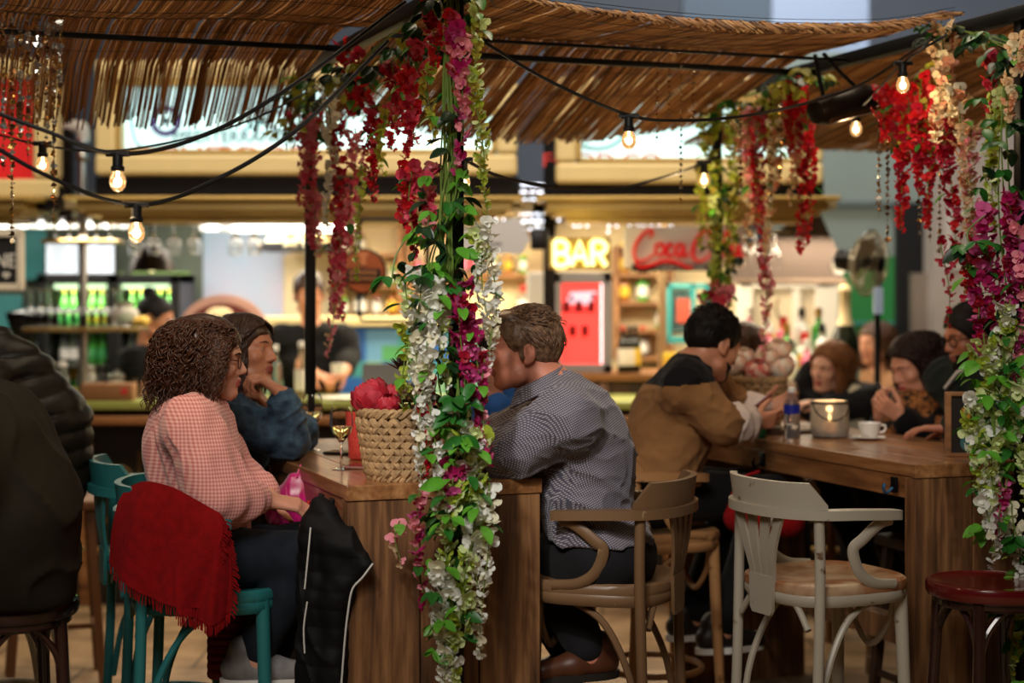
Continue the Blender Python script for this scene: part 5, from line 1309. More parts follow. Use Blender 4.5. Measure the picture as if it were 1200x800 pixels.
def garment(name, o, p, m, lo, hi, h, fn, wr=.004, fq=28, seed=1, matfn=None, smooth=1, stretch=(1, 1, 1)):
    V_ = Vol(lo, hi, h); fn(V_)
    if wr: V_.disp(lambda q: wr * (wob(q * np.array(stretch), fq, seed, 2)))
    return V_.build(name, m, o, matfn, smooth)
def shoe(o, an, fd, m, sole, name='shoe', L=.25):
    a = np.array(an, float); fd = nrm(fd); th = math.atan2(fd[1], fd[0]); z0 = a[2] - .085
    M = Matrix.Translation((a[0], a[1], z0)) @ Matrix.Rotation(th, 4, 'Z')
    lo = np.array([a[0] - .2, a[1] - .2, z0 - .03]); V_ = Vol(lo, lo + np.array([.48, .4, .2]), .005); V_.frame(M)
    V_.cap((-.055, 0, .05), (.05, 0, .045), .042, .040, k=.03); V_.cap((.05, 0, .045), (.15, 0, .034), .040, .030, k=.02); V_.cap((-.03, 0, .06), (-.03, 0, .10), .043, .046, k=.02); V_.cut((0, 0, .012), (0, 0, -1), .004); V_.frame()
    s_ = V_.build(name, m, o)
    pts = [(-.095 * math.cos(t) - 0.005 if math.cos(t) > 0 else -.195 * math.cos(t) - .02, .042 * math.sin(t)) for t in np.linspace(0, 2 * PI, 28, endpoint=False)]
    MB().prism(pts, 0, .022).xf(M).build('sole', sole, s_, world=True)
    lc = MB()
    for i in range(4): lc.tube([M @ V((.03 + .022 * i, y, .088 - .009 * i - abs(y) * .25)) for y in (-.02, 0, .02)], .003, 5)
    lc.build('laces', sole, s_, world=True)
    return s_
FR = np.array(RD); FL = -FR      # facing the table from its left side / from its right side
LEFT = lambda f: np.array([-f[1], f[0], 0.])
DENIM = cloth('dark_blue_denim', (27, 34, 44), .85, .3, 30); DENIM2 = cloth('washed_denim_jacket', (78, 108, 132), .62, 1, 22, vcol=S(30, 46, 64), sheen=.05); BLKC = cloth('black_cotton', (16, 15, 17), .9)
# ---------------------------------------------------------------- woman in the pink gingham blouse
def A3(v): return np.array(v, float)
p = Pose(f=nrm(FR + [0, -.1, 0]), fem=True, build=.95, belly=.012)
p.pelvis = A3(P(236, 652, 4.99)); p.chest = A3(P(221, 528, 4.98)); p.neck = A3(P(226, 474, 4.98))
p.head = (A3(P(243, 421, 4.97)), 6, -4, 2, .98)
p.sh = [A3(P(226, 490, 5.14)), A3(P(226, 492, 4.81))]          # left (far), right (near the camera)
p.el = [A3(P(272, 560, 5.18)), A3(P(258, 580, 4.77))]
p.wr = [A3(P(322, 588, 5.05)), A3(P(316, 586, 4.86))]
p.hip = [A3(P(246, 655, 5.08)), A3(P(244, 655, 4.90))]
p.knee = [A3(P(352, 640, 5.14)), A3(P(352, 652, 4.92))]
p.ank = [A3(P(316, 778, 5.06)), A3(P(298, 768, 4.92))]; p.toe = [FR, nrm(FR + [0, -.3, 0])]
woman1 = make_body(p, 'person with curly hair and glasses in a pink gingham blouse, on the teal stool', None, .0045, skin('fair', (222, 158, 132), (176, 84, 80)),
    hands=[dict(d=(1, -.25, -.15), n=(-.1, -.2, -1), side=-1, curl=.55), dict(d=(1, .2, -.2), n=(0, .35, -1), side=1, curl=.6)])
BROW_D = mat('dark_brow', S(48, 30, 22), .8)
make_eyes(woman1, p, BROW_D)
M_CURL = mat('curly_brown_hair', S(80, 45, 28), .40, var=.6, vscale=60, spec=.6)
def env1(az, ph, zend, t):
    cx = -.02; c, q = math.cos(az), math.sin(az); Rx = .15 if c < 0 else .085; Ry = .112
    if ph <= PI / 2: return (cx + Rx * math.sin(ph) * c, Ry * math.sin(ph) * q, .0 + .128 * math.cos(ph))
    return None
def curl_path(rs):
    az = rs.uniform(.30 * PI, 1.70 * PI); fr_ = .55 + .45 * rs.rand(); zend = rs.uniform(-.165, -.03); a0 = rs.uniform(.05, .5)
    c, q = math.cos(az), math.sin(az); Rx = (.155 if c < 0 else .09) * fr_; Ry = .115 * fr_; pts = []
    for ph in np.linspace(a0, PI / 2, 5): pts.append((-.02 + Rx * math.sin(ph) * c, Ry * math.sin(ph) * q, .005 + .124 * math.cos(ph) * (.85 + .15 * fr_)))
    x, y, _ = pts[-1]
    for t in (.35, .7, 1.): pts.append((x * (1 + .03 * t) + rs.normal() * .004, y * (1 + .08 * t) + rs.normal() * .004, .005 + (zend - .005) * t))
    return pts
def top_path(rs):
    y0 = rs.uniform(-.05, .05); x0 = rs.uniform(.0, .075); sg = 1 if y0 > 0 else -1; return [(x0, y0, .118 - x0 * .25), (x0 - .015, y0 + sg * .03, .115 - x0 * .2), (x0 - .03, sg * .078, .075), (x0 - .05, sg * .097, .03), (x0 - .06, sg * .103, -.03 - .05 * rs.rand())]
def side_path(rs):
    sg = rs.choice([-1, 1]); x0 = rs.uniform(-.02, .082); z0 = .115 - .35 * max(0, x0 - .01); ze = rs.uniform(-.12, -.02); x1 = rs.uniform(.0, .058)
    return [(x0 * .9, sg * .02, z0 + .008), (x0, sg * .055, z0 - .012), ((x0 * .8 + x1) / 2 + .01, sg * .088, .055), (x1 + .004, sg * .100, .005), (x1 - .01, sg * .104, ze)]
vc, fc_ = strand_set(p.M, p.s, 420, side_path, 14, .0022, .007, 5, 34)
va, fa = strand_set(p.M, p.s, 900, curl_path, 3, .0023, .0085, 5.0, 36); vb, fb = strand_set(p.M, p.s, 300, top_path, 4, .0028, .007, 5, 34)
def ext1(V_, M, s):
    V_.frame(M, s); V_.ell((-.05, 0, -.03), (.095, .09, .09), k=.03); V_.ell((-.055, 0, -.085), (.08, .085, .055), k=.03)
    V_.ell((.10, 0, -.055), (.075, .105, .105), k=.012, sub=True); V_.frame()
hair_obj(woman1, p, M_CURL, (np.concatenate([va, vb, vc]), fa + [[i + len(va) for i in q] for q in fb] + [[i + len(va) + len(vb) for i in q] for q in fc_]), .005, .014, .05, -.2, False, ext1, .007, 70)
# spectacles
GM = mat('tortoise_frame', S(48, 26, 20), .3); sp_ = MB()
for y in (-1, 1):
    sp_.tube([p.M @ (V((.1015 - .006 * abs(math.sin(a)) * 0 - abs(.0315 * y + .021 * math.cos(a)) * .14, y * .0315 + .0215 * math.cos(a), .000 + .0195 * math.sin(a))) * p.s) for a in np.linspace(0, 2 * PI, 26, endpoint=False)], .0016, 6, closed=True)
    sp_.tube([p.M @ (V(q) * p.s) for q in ((.094, y * .053, .006), (.075, y * .068, .008), (.01, y * .083, .006), (-.012, y * .084, -.004))], .0016, 6)
sp_.tube([p.M @ (V(q) * p.s) for q in ((.100, -.010, .004), (.1035, 0, .006), (.100, .010, .004))], .0016, 6); sp_.build('eyeglasses', GM, woman1, world=True)
# blouse: fine pink gingham
gm = bpy.data.materials.new('pink_gingham'); gm.use_nodes = True; N, L, b = nodes(gm); tc = N.new('ShaderNodeTexCoord'); sepx = N.new('ShaderNodeSeparateXYZ'); L.new(tc.outputs['Object'], sepx.inputs[0])
def stripe(N, L, sock, freq, lo=.35, hi=.65):
    m_ = N.new('ShaderNodeMath'); m_.operation = 'MULTIPLY'; m_.inputs[1].default_value = freq; L.new(sock, m_.inputs[0]); s_ = N.new('ShaderNodeMath'); s_.operation = 'SINE'; L.new(m_.outputs[0], s_.inputs[0])
    r_ = N.new('ShaderNodeMapRange'); r_.inputs[1].default_value = -1; r_.inputs[2].default_value = 1; L.new(s_.outputs[0], r_.inputs[0]); rr = N.new('ShaderNodeValToRGB'); rr.color_ramp.elements[0].position = lo; rr.color_ramp.elements[1].position = hi; L.new(r_.outputs[0], rr.inputs['Fac']); return rr.outputs['Color']
ax_ = N.new('ShaderNodeMath'); ax_.operation = 'MULTIPLY_ADD'; ax_.inputs[1].default_value = .8; L.new(sepx.outputs['Y'], ax_.inputs[0]); L.new(sepx.outputs['X'], ax_.inputs[2])
s1 = stripe(N, L, ax_.outputs[0], 2 * PI / .0105); s2 = stripe(N, L, sepx.outputs['Z'], 2 * PI / .0105)
ad = N.new('ShaderNodeMath'); ad.operation = 'ADD'; L.new(s1, ad.inputs[0]); L.new(s2, ad.inputs[1]); hf = N.new('ShaderNodeMath'); hf.operation = 'MULTIPLY'; hf.inputs[1].default_value = .5; L.new(ad.outputs[0], hf.inputs[0])
rp = N.new('ShaderNodeValToRGB'); e = rp.color_ramp.elements; e[0].color = (*S(196, 112, 112), 1); e[1].color = (*S(238, 184, 174), 1); k = e.new(.5); k.color = (*S(220, 152, 146), 1); L.new(hf.outputs[0], rp.inputs['Fac']); L.new(rp.outputs['Color'], b.inputs['Base Color']); b.inputs['Roughness'].default_value = .85; b.inputs['Sheen Weight'].default_value = .2
lo, hi = bounds(p, .2)
def blouse(V_):
    torso_prims(V_, p, .020, low=False); pe = np.array(p.pelvis); V_.cap(pe + [0, 0, .10], pe + [0, 0, .03], .15, .155, k=.05)
    for i in (0, 1): arm_prims(V_, p, i, .016, .0, .80, .022); arm_prims(V_, p, i, .012, .80, .88)
    V_.cut(pe + [0, 0, .0], (0, 0, -1), .01); c = p.M @ V((-.01, 0, -.14)); V_.ell(c, (.052, .055, .06), k=.01, sub=True)
def bl_wr(q): return .006 * wob(q * np.array([1, 1, .10]), 110, 5, 1) + .006 * fold(q, 40, 12, (1, 1, .3)) + .004 * wob(q, 22, 9) - .003
V_ = Vol(lo, hi, .006); blouse(V_); V_.disp(bl_wr); bl = V_.build('blouse', gm, woman1)
V_ = Vol(lo, hi, .006)
for i in (0, 1): leg_prims(V_, p, i, .010, .93)
V_.ell(A3(p.pelvis), (.135, .175, .115), rot=torso_frame(p.pelvis, p.chest, p.f), k=.05); V_.disp(lambda q: .003 * wob(q, 34, 2)); V_.build('jeans', DENIM, woman1)
SNK = mat('grey_white_sneaker', S(150, 146, 146), .6, var=.4, vscale=20); SOLE = mat('white_rubber_sole', S(226, 222, 216), .5)
for i in (0, 1): shoe(woman1, p.ank[i], p.toe[i], SNK, SOLE, 'sneaker')
p_w1 = p
# red fringed scarf over the chair back
RED = cloth('red_wool', (138, 6, 12), .95, .3, 40, .3, 300, 0.)
sc_ = thing('scarf', 'red wool scarf with fringe draped over the back of the teal stool', 'scarf', (P(190, 640, 4.85).x, 4.85, 0))
def scarf_surface(pxs, pys, Ys, name, th=.007, seed=0):
    rows = []
    for j in range(len(pys)):
        pts = bez([P(pxs[j][i], pys[j][i], Ys[j][i]) for i in range(len(pxs[j]))], 36); rows.append(pts)
    rows = np.array(rows); out = []
    for i in range(rows.shape[1]): out.append(bez(rows[:, i], 40))
    g = np.array(out).transpose(1, 0, 2); a = np.linspace(0, 1, g.shape[1])[None, :]; d = np.linspace(0, 1, g.shape[0])[:, None]
    g[:, :, 1] += (.013 * np.sin(a * 11 + 2.5 * d + seed) - .013) * (.15 + d) + .003 * np.sin(a * 31 + d * 5) * d
    return g, MB().grid(g, thick=th).build(name, RED, sc_, world=True)
g, _ = scarf_surface([[150, 172, 205, 256], [139, 168, 210, 262], [132, 164, 205, 252], [130, 160, 196, 240]], [[572, 564, 572, 600], [590, 592, 604, 622], [622, 640, 654, 660], [658, 690, 706, 712]],
                 [[4.80, 4.73, 4.69, 4.68], [4.79, 4.715, 4.68, 4.67], [4.79, 4.71, 4.68, 4.665], [4.80, 4.715, 4.69, 4.67]], 'upper_fold')
g2, _ = scarf_surface([[205, 225, 250, 262], [203, 226, 252, 268], [206, 230, 252, 272], [212, 232, 252, 270]], [[640, 632, 618, 610], [670, 664, 652, 640], [696, 692, 688, 676], [718, 724, 730, 716]],
                 [[4.675, 4.67, 4.665, 4.68]] * 4, 'hanging_end', seed=2)
fr_ = MB(); rs = np.random.RandomState(4)
for (gg, edge) in ((g, 'right'), (g, 'bottom'), (g2, 'right'), (g2, 'bottom')):
    e = gg[:, -1] if edge == 'right' else gg[-1]
    for q in e[::1]:
        d = np.array([.016, 0, -.012]) if edge == 'right' else np.array([0, 0, -.024]); d = d + rs.normal(size=3) * .003
        fr_.tube([q, q + d * .5, q + d + np.array([0, 0, -.004])], .0022, 4)
fr_.build('fringe', RED, sc_, world=True)
# dark red quilted jacket hanging below the seat
DRED = cloth('dark_red_nylon', (104, 10, 16), .5, .2, 10, .1, 60, .0)
jk = thing('quilted_jacket', 'dark red quilted jacket hanging below the teal stool seat', 'jacket', (P(268, 740, 5.0).x, 5.02, 0))
rows = []
for k in range(45):
    y = 700 + 100 * k / 44 * .93; bul = .018 * abs(math.sin(PI * k / 4.4)); row = []
    for j in range(17): t = j / 16; x = 246 + (46 + 4 * k / 44) * t; row.append(P(x, y, 5.0 - bul * math.sin(PI * t) ** .5 - .02 * math.sin(PI * t)))
    rows.append(row)
MB().grid(rows, thick=.02).build('jacket_panel', DRED, jk, world=True); MB().tube([P(292, 704, 4.985), P(296, 750, 4.985), P(297, 790, 4.985)], .006, 6).build('zipper', mat('dark_zip', S(40, 16, 16), .4), jk, world=True)

# ---------------------------------------------------------------- woman in the denim jacket, chin on hand
p = Pose(f=nrm(FR + [0, -.12, 0]), fem=True, build=.98)
p.pelvis = A3(P(242, 632, 5.66)); p.chest = A3(P(258, 520, 5.62)); p.neck = A3(P(268, 462, 5.62))
p.head = (A3(P(286, 412, 5.58)), -20, 4, -6, 1.0)
p.sh = [A3(P(274, 482, 5.80)), A3(P(262, 484, 5.45))]; p.el = [A3(P(352, 520, 5.78)), A3(P(340, 521, 5.46))]; p.wr = [A3(P(318, 482, 5.62)), A3(P(331, 462, 5.42))]
p.hip = [A3(P(252, 640, 5.75)), A3(P(252, 640, 5.57))]; p.knee = [A3(P(372, 650, 5.85)), A3(P(370, 650, 5.68))]; p.ank = [A3(P(365, 770, 5.85)), A3(P(362, 770, 5.68))]
onto(p, OA, 1.5)
woman2 = make_body(p, 'person in a blue denim jacket resting chin on hand, behind the pink blouse', None, .0045, skin('olive', (196, 132, 100), (150, 76, 64)),
    hands=[dict(d=(-.5, -.5, .75), n=(-.7, .1, -.5), side=1, curl=.8), dict(d=(-.75, -.12, .62), n=(-.6, .1, -.8), side=-1, curl=.9, thumb=.1)])
make_eyes(woman2, p, BROW_D)
M_DKH = mat('dark_brown_hair', S(66, 42, 30), .36, var=.4, vscale=50, spec=.6)
def sweep_path(zend=-.1, wid=.094):
    def fn(rs):
        sg = rs.choice([-1, 1]); x0 = rs.uniform(-.06, .080); z0 = .127 - 2.6 * max(0, x0) ** 2 * 2.2; k = rs.uniform(.0, 1.)
        return [(x0, sg * .004, z0), (x0 + .004, sg * .040, z0 - .014), (x0 - .018, sg * .076, .072 - .25 * max(0, x0)), (x0 - .045 - .01 * k, sg * wid, .026), (-.055 - .03 * k, sg * (wid - .004), -.03), (-.07 - .03 * k, sg * (wid - .02), zend - .03 * k)]
    return fn
def both(a, b): return np.concatenate([a[0], b[0]]), a[1] + [[i + len(a[0]) for i in q] for q in b[1]]
def w2_path(rs):
    az = rs.uniform(.27 * PI, 1.73 * PI); c, q = math.cos(az), math.sin(az); f_ = .98 + .12 * rs.rand(); pts = []
    for ph in np.linspace(rs.uniform(.0, .4), PI / 2, 5): pts.append((-.012 + (.118 if c < 0 else .085) * f_ * math.sin(ph) * c, .092 * f_ * math.sin(ph) * q, .02 + .106 * math.cos(ph)))
    x, y, _ = pts[-1]; ze = rs.uniform(-.14, -.05)
    for t in (.5, 1.): pts.append((x * (1 - .12 * t) + rs.normal() * .004, y * (1 - .1 * t), .02 + (ze - .02) * t))
    return pts
def ext2(V_, M, s): V_.frame(M, s); V_.ell((-.05, 0, -.06), (.065, .075, .07), k=.03); V_.frame()
hair_obj(woman2, p, M_DKH, both(strand_set(p.M, p.s, 700, w2_path, 8, .0028, .005, 3, 26), strand_set(p.M, p.s, 420, sweep_path(), 9, .0026, .003, 2, 26)), .0045, .008, .052, -.14, False, ext2, .004, 90)
lo, hi = bounds(p, .2)
V_ = Vol(lo, hi, .006); torso_prims(V_, p, .024, low=False); V_.cap(p.chest - [0, 0, .10], p.pelvis + np.array([0, 0, .10]), .15, .15, k=.05)
for i in (0, 1): arm_prims(V_, p, i, .016, 0, .93)
V_.cut(p.pelvis + [0, 0, .06], (0, 0, -1), .01); c = p.M @ V((-.0, 0, -.15)); V_.ell(c, (.062, .062, .06), k=.01, sub=True); V_.cap(p.neck + [.03, -.02, .0], p.chest + [.13, -.05, -.05], .03, .03, k=.02, sub=True)
V_.disp(lambda q: .004 * wob(q, 26, 21) + .009 * fold(q, 44, 22) + .005 * fold(q, 85, 23) - .004); dj = V_.build('denim_jacket', DENIM2, woman2)
for i in (0, 1):
    e, w_ = p.el[i], p.wr[i]; a, b_ = e + (w_ - e) * .80, e + (w_ - e) * .95; MB().tube([a, a + (b_ - a) * .5, b_], [.047, .049, .046], 20).build('cuff', DENIM2, dj, world=True)
col = MB()
for sg in (-1, 1): col.grid([[p.neck + np.array([.02 + .05 * t, sg * (.075 - .02 * t), .02 - .055 * t]) + np.array([.01 * k, sg * .018 * k, -.04 * k]) for k in np.linspace(0, 1, 5)] for t in np.linspace(-.9, 1.2, 12)], thick=.006)
col.build('collar', DENIM2, dj, world=True)
V_ = Vol(lo, hi, .008); torso_prims(V_, p, .010); V_.cut(p.neck + [0, 0, .02], (.3, 0, 1), .02); V_.build('top', BLKC, woman2)
V_ = Vol(lo, hi, .009)
for i in (0, 1): leg_prims(V_, p, i, .012, .95)
V_.ell(p.pelvis, (.14, .185, .12), k=.05); V_.build('trousers', DENIM, woman2)
for i in (0, 1): shoe(woman2, p.ank[i], FR, SNK, SOLE, 'sneaker')
# ---------------------------------------------------------------- man in the checked shirt
f = nrm(FL + np.array([0, .25, 0])); p = Pose(f=f, fem=False, build=1.12, belly=.035, nose=1.1)
p.pelvis = A3(P(708, 650, 5.10)); p.chest = A3(P(682, 520, 5.09)); p.neck = A3(P(650, 456, 5.09))
p.head = (A3(P(614, 409, 5.09)), 187, -3, 0, 1.0)
p.sh = [A3(P(664, 488, 4.89)), A3(P(650, 484, 5.28))]; p.el = [A3(P(606, 533, 4.93)), A3(P(596, 532, 5.34))]; p.wr = [A3(P(552, 541, 5.12)), A3(P(545, 534, 5.40))]
p.hip = [A3(P(706, 655, 5.07)), A3(P(702, 655, 5.23))]; p.knee = [A3(P(634, 660, 5.20)), A3(P(606, 660, 5.36))]; p.ank = [A3(P(690, 762, 5.15)), A3(P(672, 765, 5.32))]; p.toe = [FL, FL]
onto(p, OA, 1.5)
man1 = make_body(p, 'person with short greying hair in a fine checked shirt, leaning on the flower-basket table', None, .0045, skin('ruddy', (206, 132, 106), (168, 92, 84)),
    hands=[dict(d=(-1, .25, -.05), n=(0, .1, -1), side=-1, curl=.3), dict(d=(-1, -.3, 0), n=(0, 0, -1), side=1, curl=.3)])
make_eyes(man1, p, mat('grey_brown_brow', S(96, 70, 52), .8))
M_GREYH = mat('greying_brown_hair', S(128, 96, 70), .45, var=.5, vscale=70, vcol=S(64, 42, 30), spec=.5)
def man_path(rs):
    az = rs.uniform(0, 2 * PI); ph = math.acos(rs.uniform(-.15, 1)); c, q = math.cos(az), math.sin(az)
    x, y, z = -.014 + .107 * math.sin(ph) * c, .086 * math.sin(ph) * q, .034 + .094 * math.cos(ph)
    if x > .035 and z < .085: return None
    if x > .0 and z < .045 : return None
    if x > -.04 and z < .0: return None
    k = .018 + .014 * rs.rand(); up = .008 if z > .08 else .0005; o_ = np.array([x, y, z]); d = nrm([-.8 * (x > -.06) + .2 * rs.normal(), .25 * rs.normal(), -.25 - .9 * (z < .07)]); n_ = nrm(o_ - [-.014, 0, .034])
    return [o_, o_ + d * k * .5 + n_ * (up + .004), o_ + d * k + n_ * (.001 + up * .8)]
def ext3(V_, M, s): V_.frame(M, s); V_.ell((.045, 0, .098), (.045, .055, .022), k=.02); V_.ell((.012, .076, .0), (.016, .010, .035), k=.008); V_.ell((.012, -.076, .0), (.016, .010, .035), k=.008); V_.frame()
hair_obj(man1, p, M_GREYH, strand_set(p.M, p.s, 1100, man_path, 12, .0014, 0, 0, 7), .0035, .009, .060, -.055, True, ext3, .003, 160)
ck = bpy.data.materials.new('fine_navy_check'); ck.use_nodes = True; N, L, b = nodes(ck); tc = N.new('ShaderNodeTexCoord'); mp = N.new('ShaderNodeMapping'); mp.inputs['Rotation'].default_value = (0, math.radians(28), 0); L.new(tc.outputs['Object'], mp.inputs['Vector']); sepx = N.new('ShaderNodeSeparateXYZ'); L.new(mp.outputs['Vector'], sepx.inputs[0])
ax_ = N.new('ShaderNodeMath'); ax_.operation = 'MULTIPLY_ADD'; ax_.inputs[1].default_value = .9; L.new(sepx.outputs['Y'], ax_.inputs[0]); L.new(sepx.outputs['X'], ax_.inputs[2])
s1 = stripe(N, L, ax_.outputs[0], 2 * PI / .0062, .3, .6); s2 = stripe(N, L, sepx.outputs['Z'], 2 * PI / .0062, .3, .6); ml = N.new('ShaderNodeMath'); ml.operation = 'MULTIPLY'; L.new(s1, ml.inputs[0]); L.new(s2, ml.inputs[1])
rp = N.new('ShaderNodeValToRGB'); e = rp.color_ramp.elements; e[0].color = (*S(70, 68, 82), 1); e[1].color = (*S(160, 152, 158), 1); L.new(ml.outputs[0], rp.inputs['Fac']); L.new(rp.outputs['Color'], b.inputs['Base Color']); b.inputs['Roughness'].default_value = .85; b.inputs['Sheen Weight'].default_value = .15
lo, hi = bounds(p, .22)
V_ = Vol(lo, hi, .006); torso_prims(V_, p, .020)
for i in (0, 1): arm_prims(V_, p, i, .020, 0, .9, r=(.062, .050, .046, .034))
V_.cut(p.pelvis + [0, 0, .045], (0, 0, -1), .01); c = p.M @ V((.0, 0, -.145)); V_.ell(c, (.064, .064, .05), k=.008, sub=True)
V_.disp(lambda q: .004 * wob(q, 22, 31) + .010 * fold(q, 30, 33, (.8, 1, 1.2)) + .005 * fold(q, 60, 35, (.7, 1, 1.4)) - .005); sh = V_.build('checked_shirt', ck, man1)
col = MB(); bk_ = A3(P(660, 436, 5.09)); ft_ = A3(P(602, 466, 5.09)); md_ = (bk_ + ft_) / 2; g = []
for t in np.linspace(-PI * .90, PI * .90, 40):
    row = []
    for k in np.linspace(0, 1, 6):
        e = .94 + .26 * k; row.append(md_ + (bk_ - md_) * math.cos(t) * e + np.array([0, .074 * math.sin(t) * e, .022 - .046 * k]))
    g.append(row)
col.grid(g, thick=.004)
col.build('collar', ck, sh, world=True)
BLK2 = cloth('black_trouser_cloth', (22, 21, 24), .9)
V_ = Vol(lo, hi, .007)
for i in (0, 1): leg_prims(V_, p, i, .014, .93)
V_.ell(p.pelvis + [0, 0, .0], (.158, .205, .135), k=.05); V_.cut(p.pelvis + [0, 0, .11], (0, 0, 1), .01); V_.disp(lambda q: .003 * wob(q, 34, 2)); V_.build('trousers', BLK2, man1)
BRL = mat('brown_leather_shoe', S(84, 46, 28), .4, var=.3)
for i in (0, 1): shoe(man1, p.ank[i], p.toe[i], BRL, mat('dark_sole', S(30, 24, 20), .6), 'leather_shoe')
p_m1 = p
def dress(o, p, top, trous=None, h=.008, off=.018, sleeve=.92, low=True, wr=.005, name='sweater', cutz=None, matfn=None, neck=.060, tn='trousers', infl=.0):
    lo, hi = bounds(p, .22); V_ = Vol(lo, hi, h); torso_prims(V_, p, off, low)
    for i in (0, 1): arm_prims(V_, p, i, off * .8, 0, sleeve, infl, r=(.058, .047, .044, .032))
    if not low: V_.cap(p.chest - np.array([0, 0, .10]), p.pelvis + np.array([0, 0, .05]), .145 + off, .15 + off, k=.05)
    V_.cut(p.pelvis + np.array([0, 0, -.05 if cutz is None else cutz]), (0, 0, -1), .01); c = p.M @ V((-.0, 0, -.15)); V_.ell(c, (neck, neck, .055), k=.01, sub=True)
    V_.disp(lambda q: wr * .8 * wob(q, 24, 31) + wr * 1.5 * fold(q, 34, 32) + wr * .7 * fold(q, 70, 33) - wr * .8); s_ = V_.build(name, top, o, matfn)
    if trous is not None:
        V_ = Vol(lo, hi, h)
        for i in (0, 1): leg_prims(V_, p, i, .012, .95)
        V_.ell(p.pelvis, np.array((.137, .187, .12)) * p.build, k=.05); V_.build(tn, trous, o)
    return s_
DSH = mat('dark_shoe_leather', S(34, 28, 26), .45)
def shoes(o, p):
    for i in (0, 1): shoe(o, p.ank[i], p.f, DSH, DSH if False else SOLE)
def sit(px0, Y, f, build, head, chest, neck, fem, seat=.75, hip=.09, kn=.42, hd_s=1., turn=0):
    """common seated frame; px0: pixel column of the pelvis; head, chest, neck: pixels (x, y, depth)"""
    f = nrm(f); l = LEFT(f); x = (px0 - 600) * Y / F; pe = np.array([x, Y, seat + .12])
    p = Pose(f=f, fem=fem, build=build); p.pelvis = pe; p.chest = A3(P(*chest)); p.neck = A3(P(*neck)); p.head = head
    p.hip = [pe + l * hip, pe - l * hip]; p.knee = [pe + l * .12 + f * kn + [0, 0, -.02], pe - l * .12 + f * kn + [0, 0, -.02]]
    p.ank = [k - f * .21 + [0, 0, -.46] for k in p.knee]
    p.sh = [p.neck + l * .175 * build ** .5 - [0, 0, .055], p.neck - l * .175 * build ** .5 - [0, 0, .055]]
    return p
M_BLKH = mat('black_hair', S(20, 15, 14), .62, spec=.25, var=.4, vscale=60)
def beard(o, p, m, amp=.0015):
    c = np.array(p.M.to_translation()); V_ = Vol(c - .17, c + .17, .004); V_.frame(p.M, p.s)
    V_.ell((.034, 0, -.060), (.064, .061, .056), k=.02); V_.ell((.078, 0, -.097), (.024, .027, .021), k=.02); V_.ell((.103, 0, -.0625), (.02, .020, .012), k=.004, sub=True); V_.ell((.07, 0, .0), (.07, .09, .052), k=.008, sub=True); V_.cut((-.0, 0, 0), (-1, 0, .25), .01); V_.frame()
    V_.disp(lambda q: amp * wob(q, 220, 3)); V_.build('beard', m, o)
def specs(o, p, m):
    sp_ = MB()
    for y in (-1, 1):
        sp_.tube([p.M @ (V((.1015 - abs(.0315 * y + .021 * math.cos(a)) * .14, y * .0315 + .0225 * math.cos(a), .000 + .0185 * math.sin(a))) * p.s) for a in np.linspace(0, 2 * PI, 24, endpoint=False)], .0024, 6, closed=True)
        sp_.tube([p.M @ (V(q) * p.s) for q in ((.094, y * .054, .006), (.075, y * .068, .008), (-.012, y * .084, -.004))], .0022, 6)
    sp_.tube([p.M @ (V(q) * p.s) for q in ((.100, -.010, .004), (.1035, 0, .006), (.100, .010, .004))], .0022, 6); sp_.build('eyeglasses', m, o, world=True)
def long_path(zlo, zhi, wid=.10, back=.125, az0=.3, fwd=0.):
    def fn(rs):
        az = rs.uniform(az0 * PI, (2 - az0) * PI); c, q = math.cos(az), math.sin(az); f_ = .96 + .16 * rs.rand(); pts = []
        for ph in np.linspace(rs.uniform(.0, .4), PI / 2, 5): pts.append((-.012 + (back if c < 0 else .088) * f_ * math.sin(ph) * c, (wid - .008) * f_ * math.sin(ph) * q, .02 + .108 * math.cos(ph)))
        x, y, _ = pts[-1]; ze = rs.uniform(zlo, zhi)
        for t in (.35, .7, 1.): pts.append((x * (1 - .1 * t) + fwd * t + rs.normal() * .006, y * (1 + .1 * t) + rs.normal() * .006, .02 + (ze - .02) * t))
        return pts
    return fn
def phone(loc, d, up, label, m=None):
    """a held phone: long axis up, screen facing d"""
    d = nrm(d); up = nrm(np.array(up) - d * (np.array(up) @ d)); sd = np.cross(up, d); M = Matrix([[sd[0], d[0], up[0], loc[0]], [sd[1], d[1], up[1], loc[1]], [sd[2], d[2], up[2], loc[2]], [0, 0, 0, 1]])
    t = thing('phone', label, 'phone', V(loc)); MB().box((0, 0, 0), (.072, .009, .148), bev=.004).xf(M).build('case', m or M_BLKP, t, world=True); MB().box((0, .0052, 0), (.064, .0012, .134)).xf(M).build('screen', mat('dim_phone_screen', S(30, 34, 44), .15, emit=S(120, 140, 170), estr=.25), t, world=True); return t

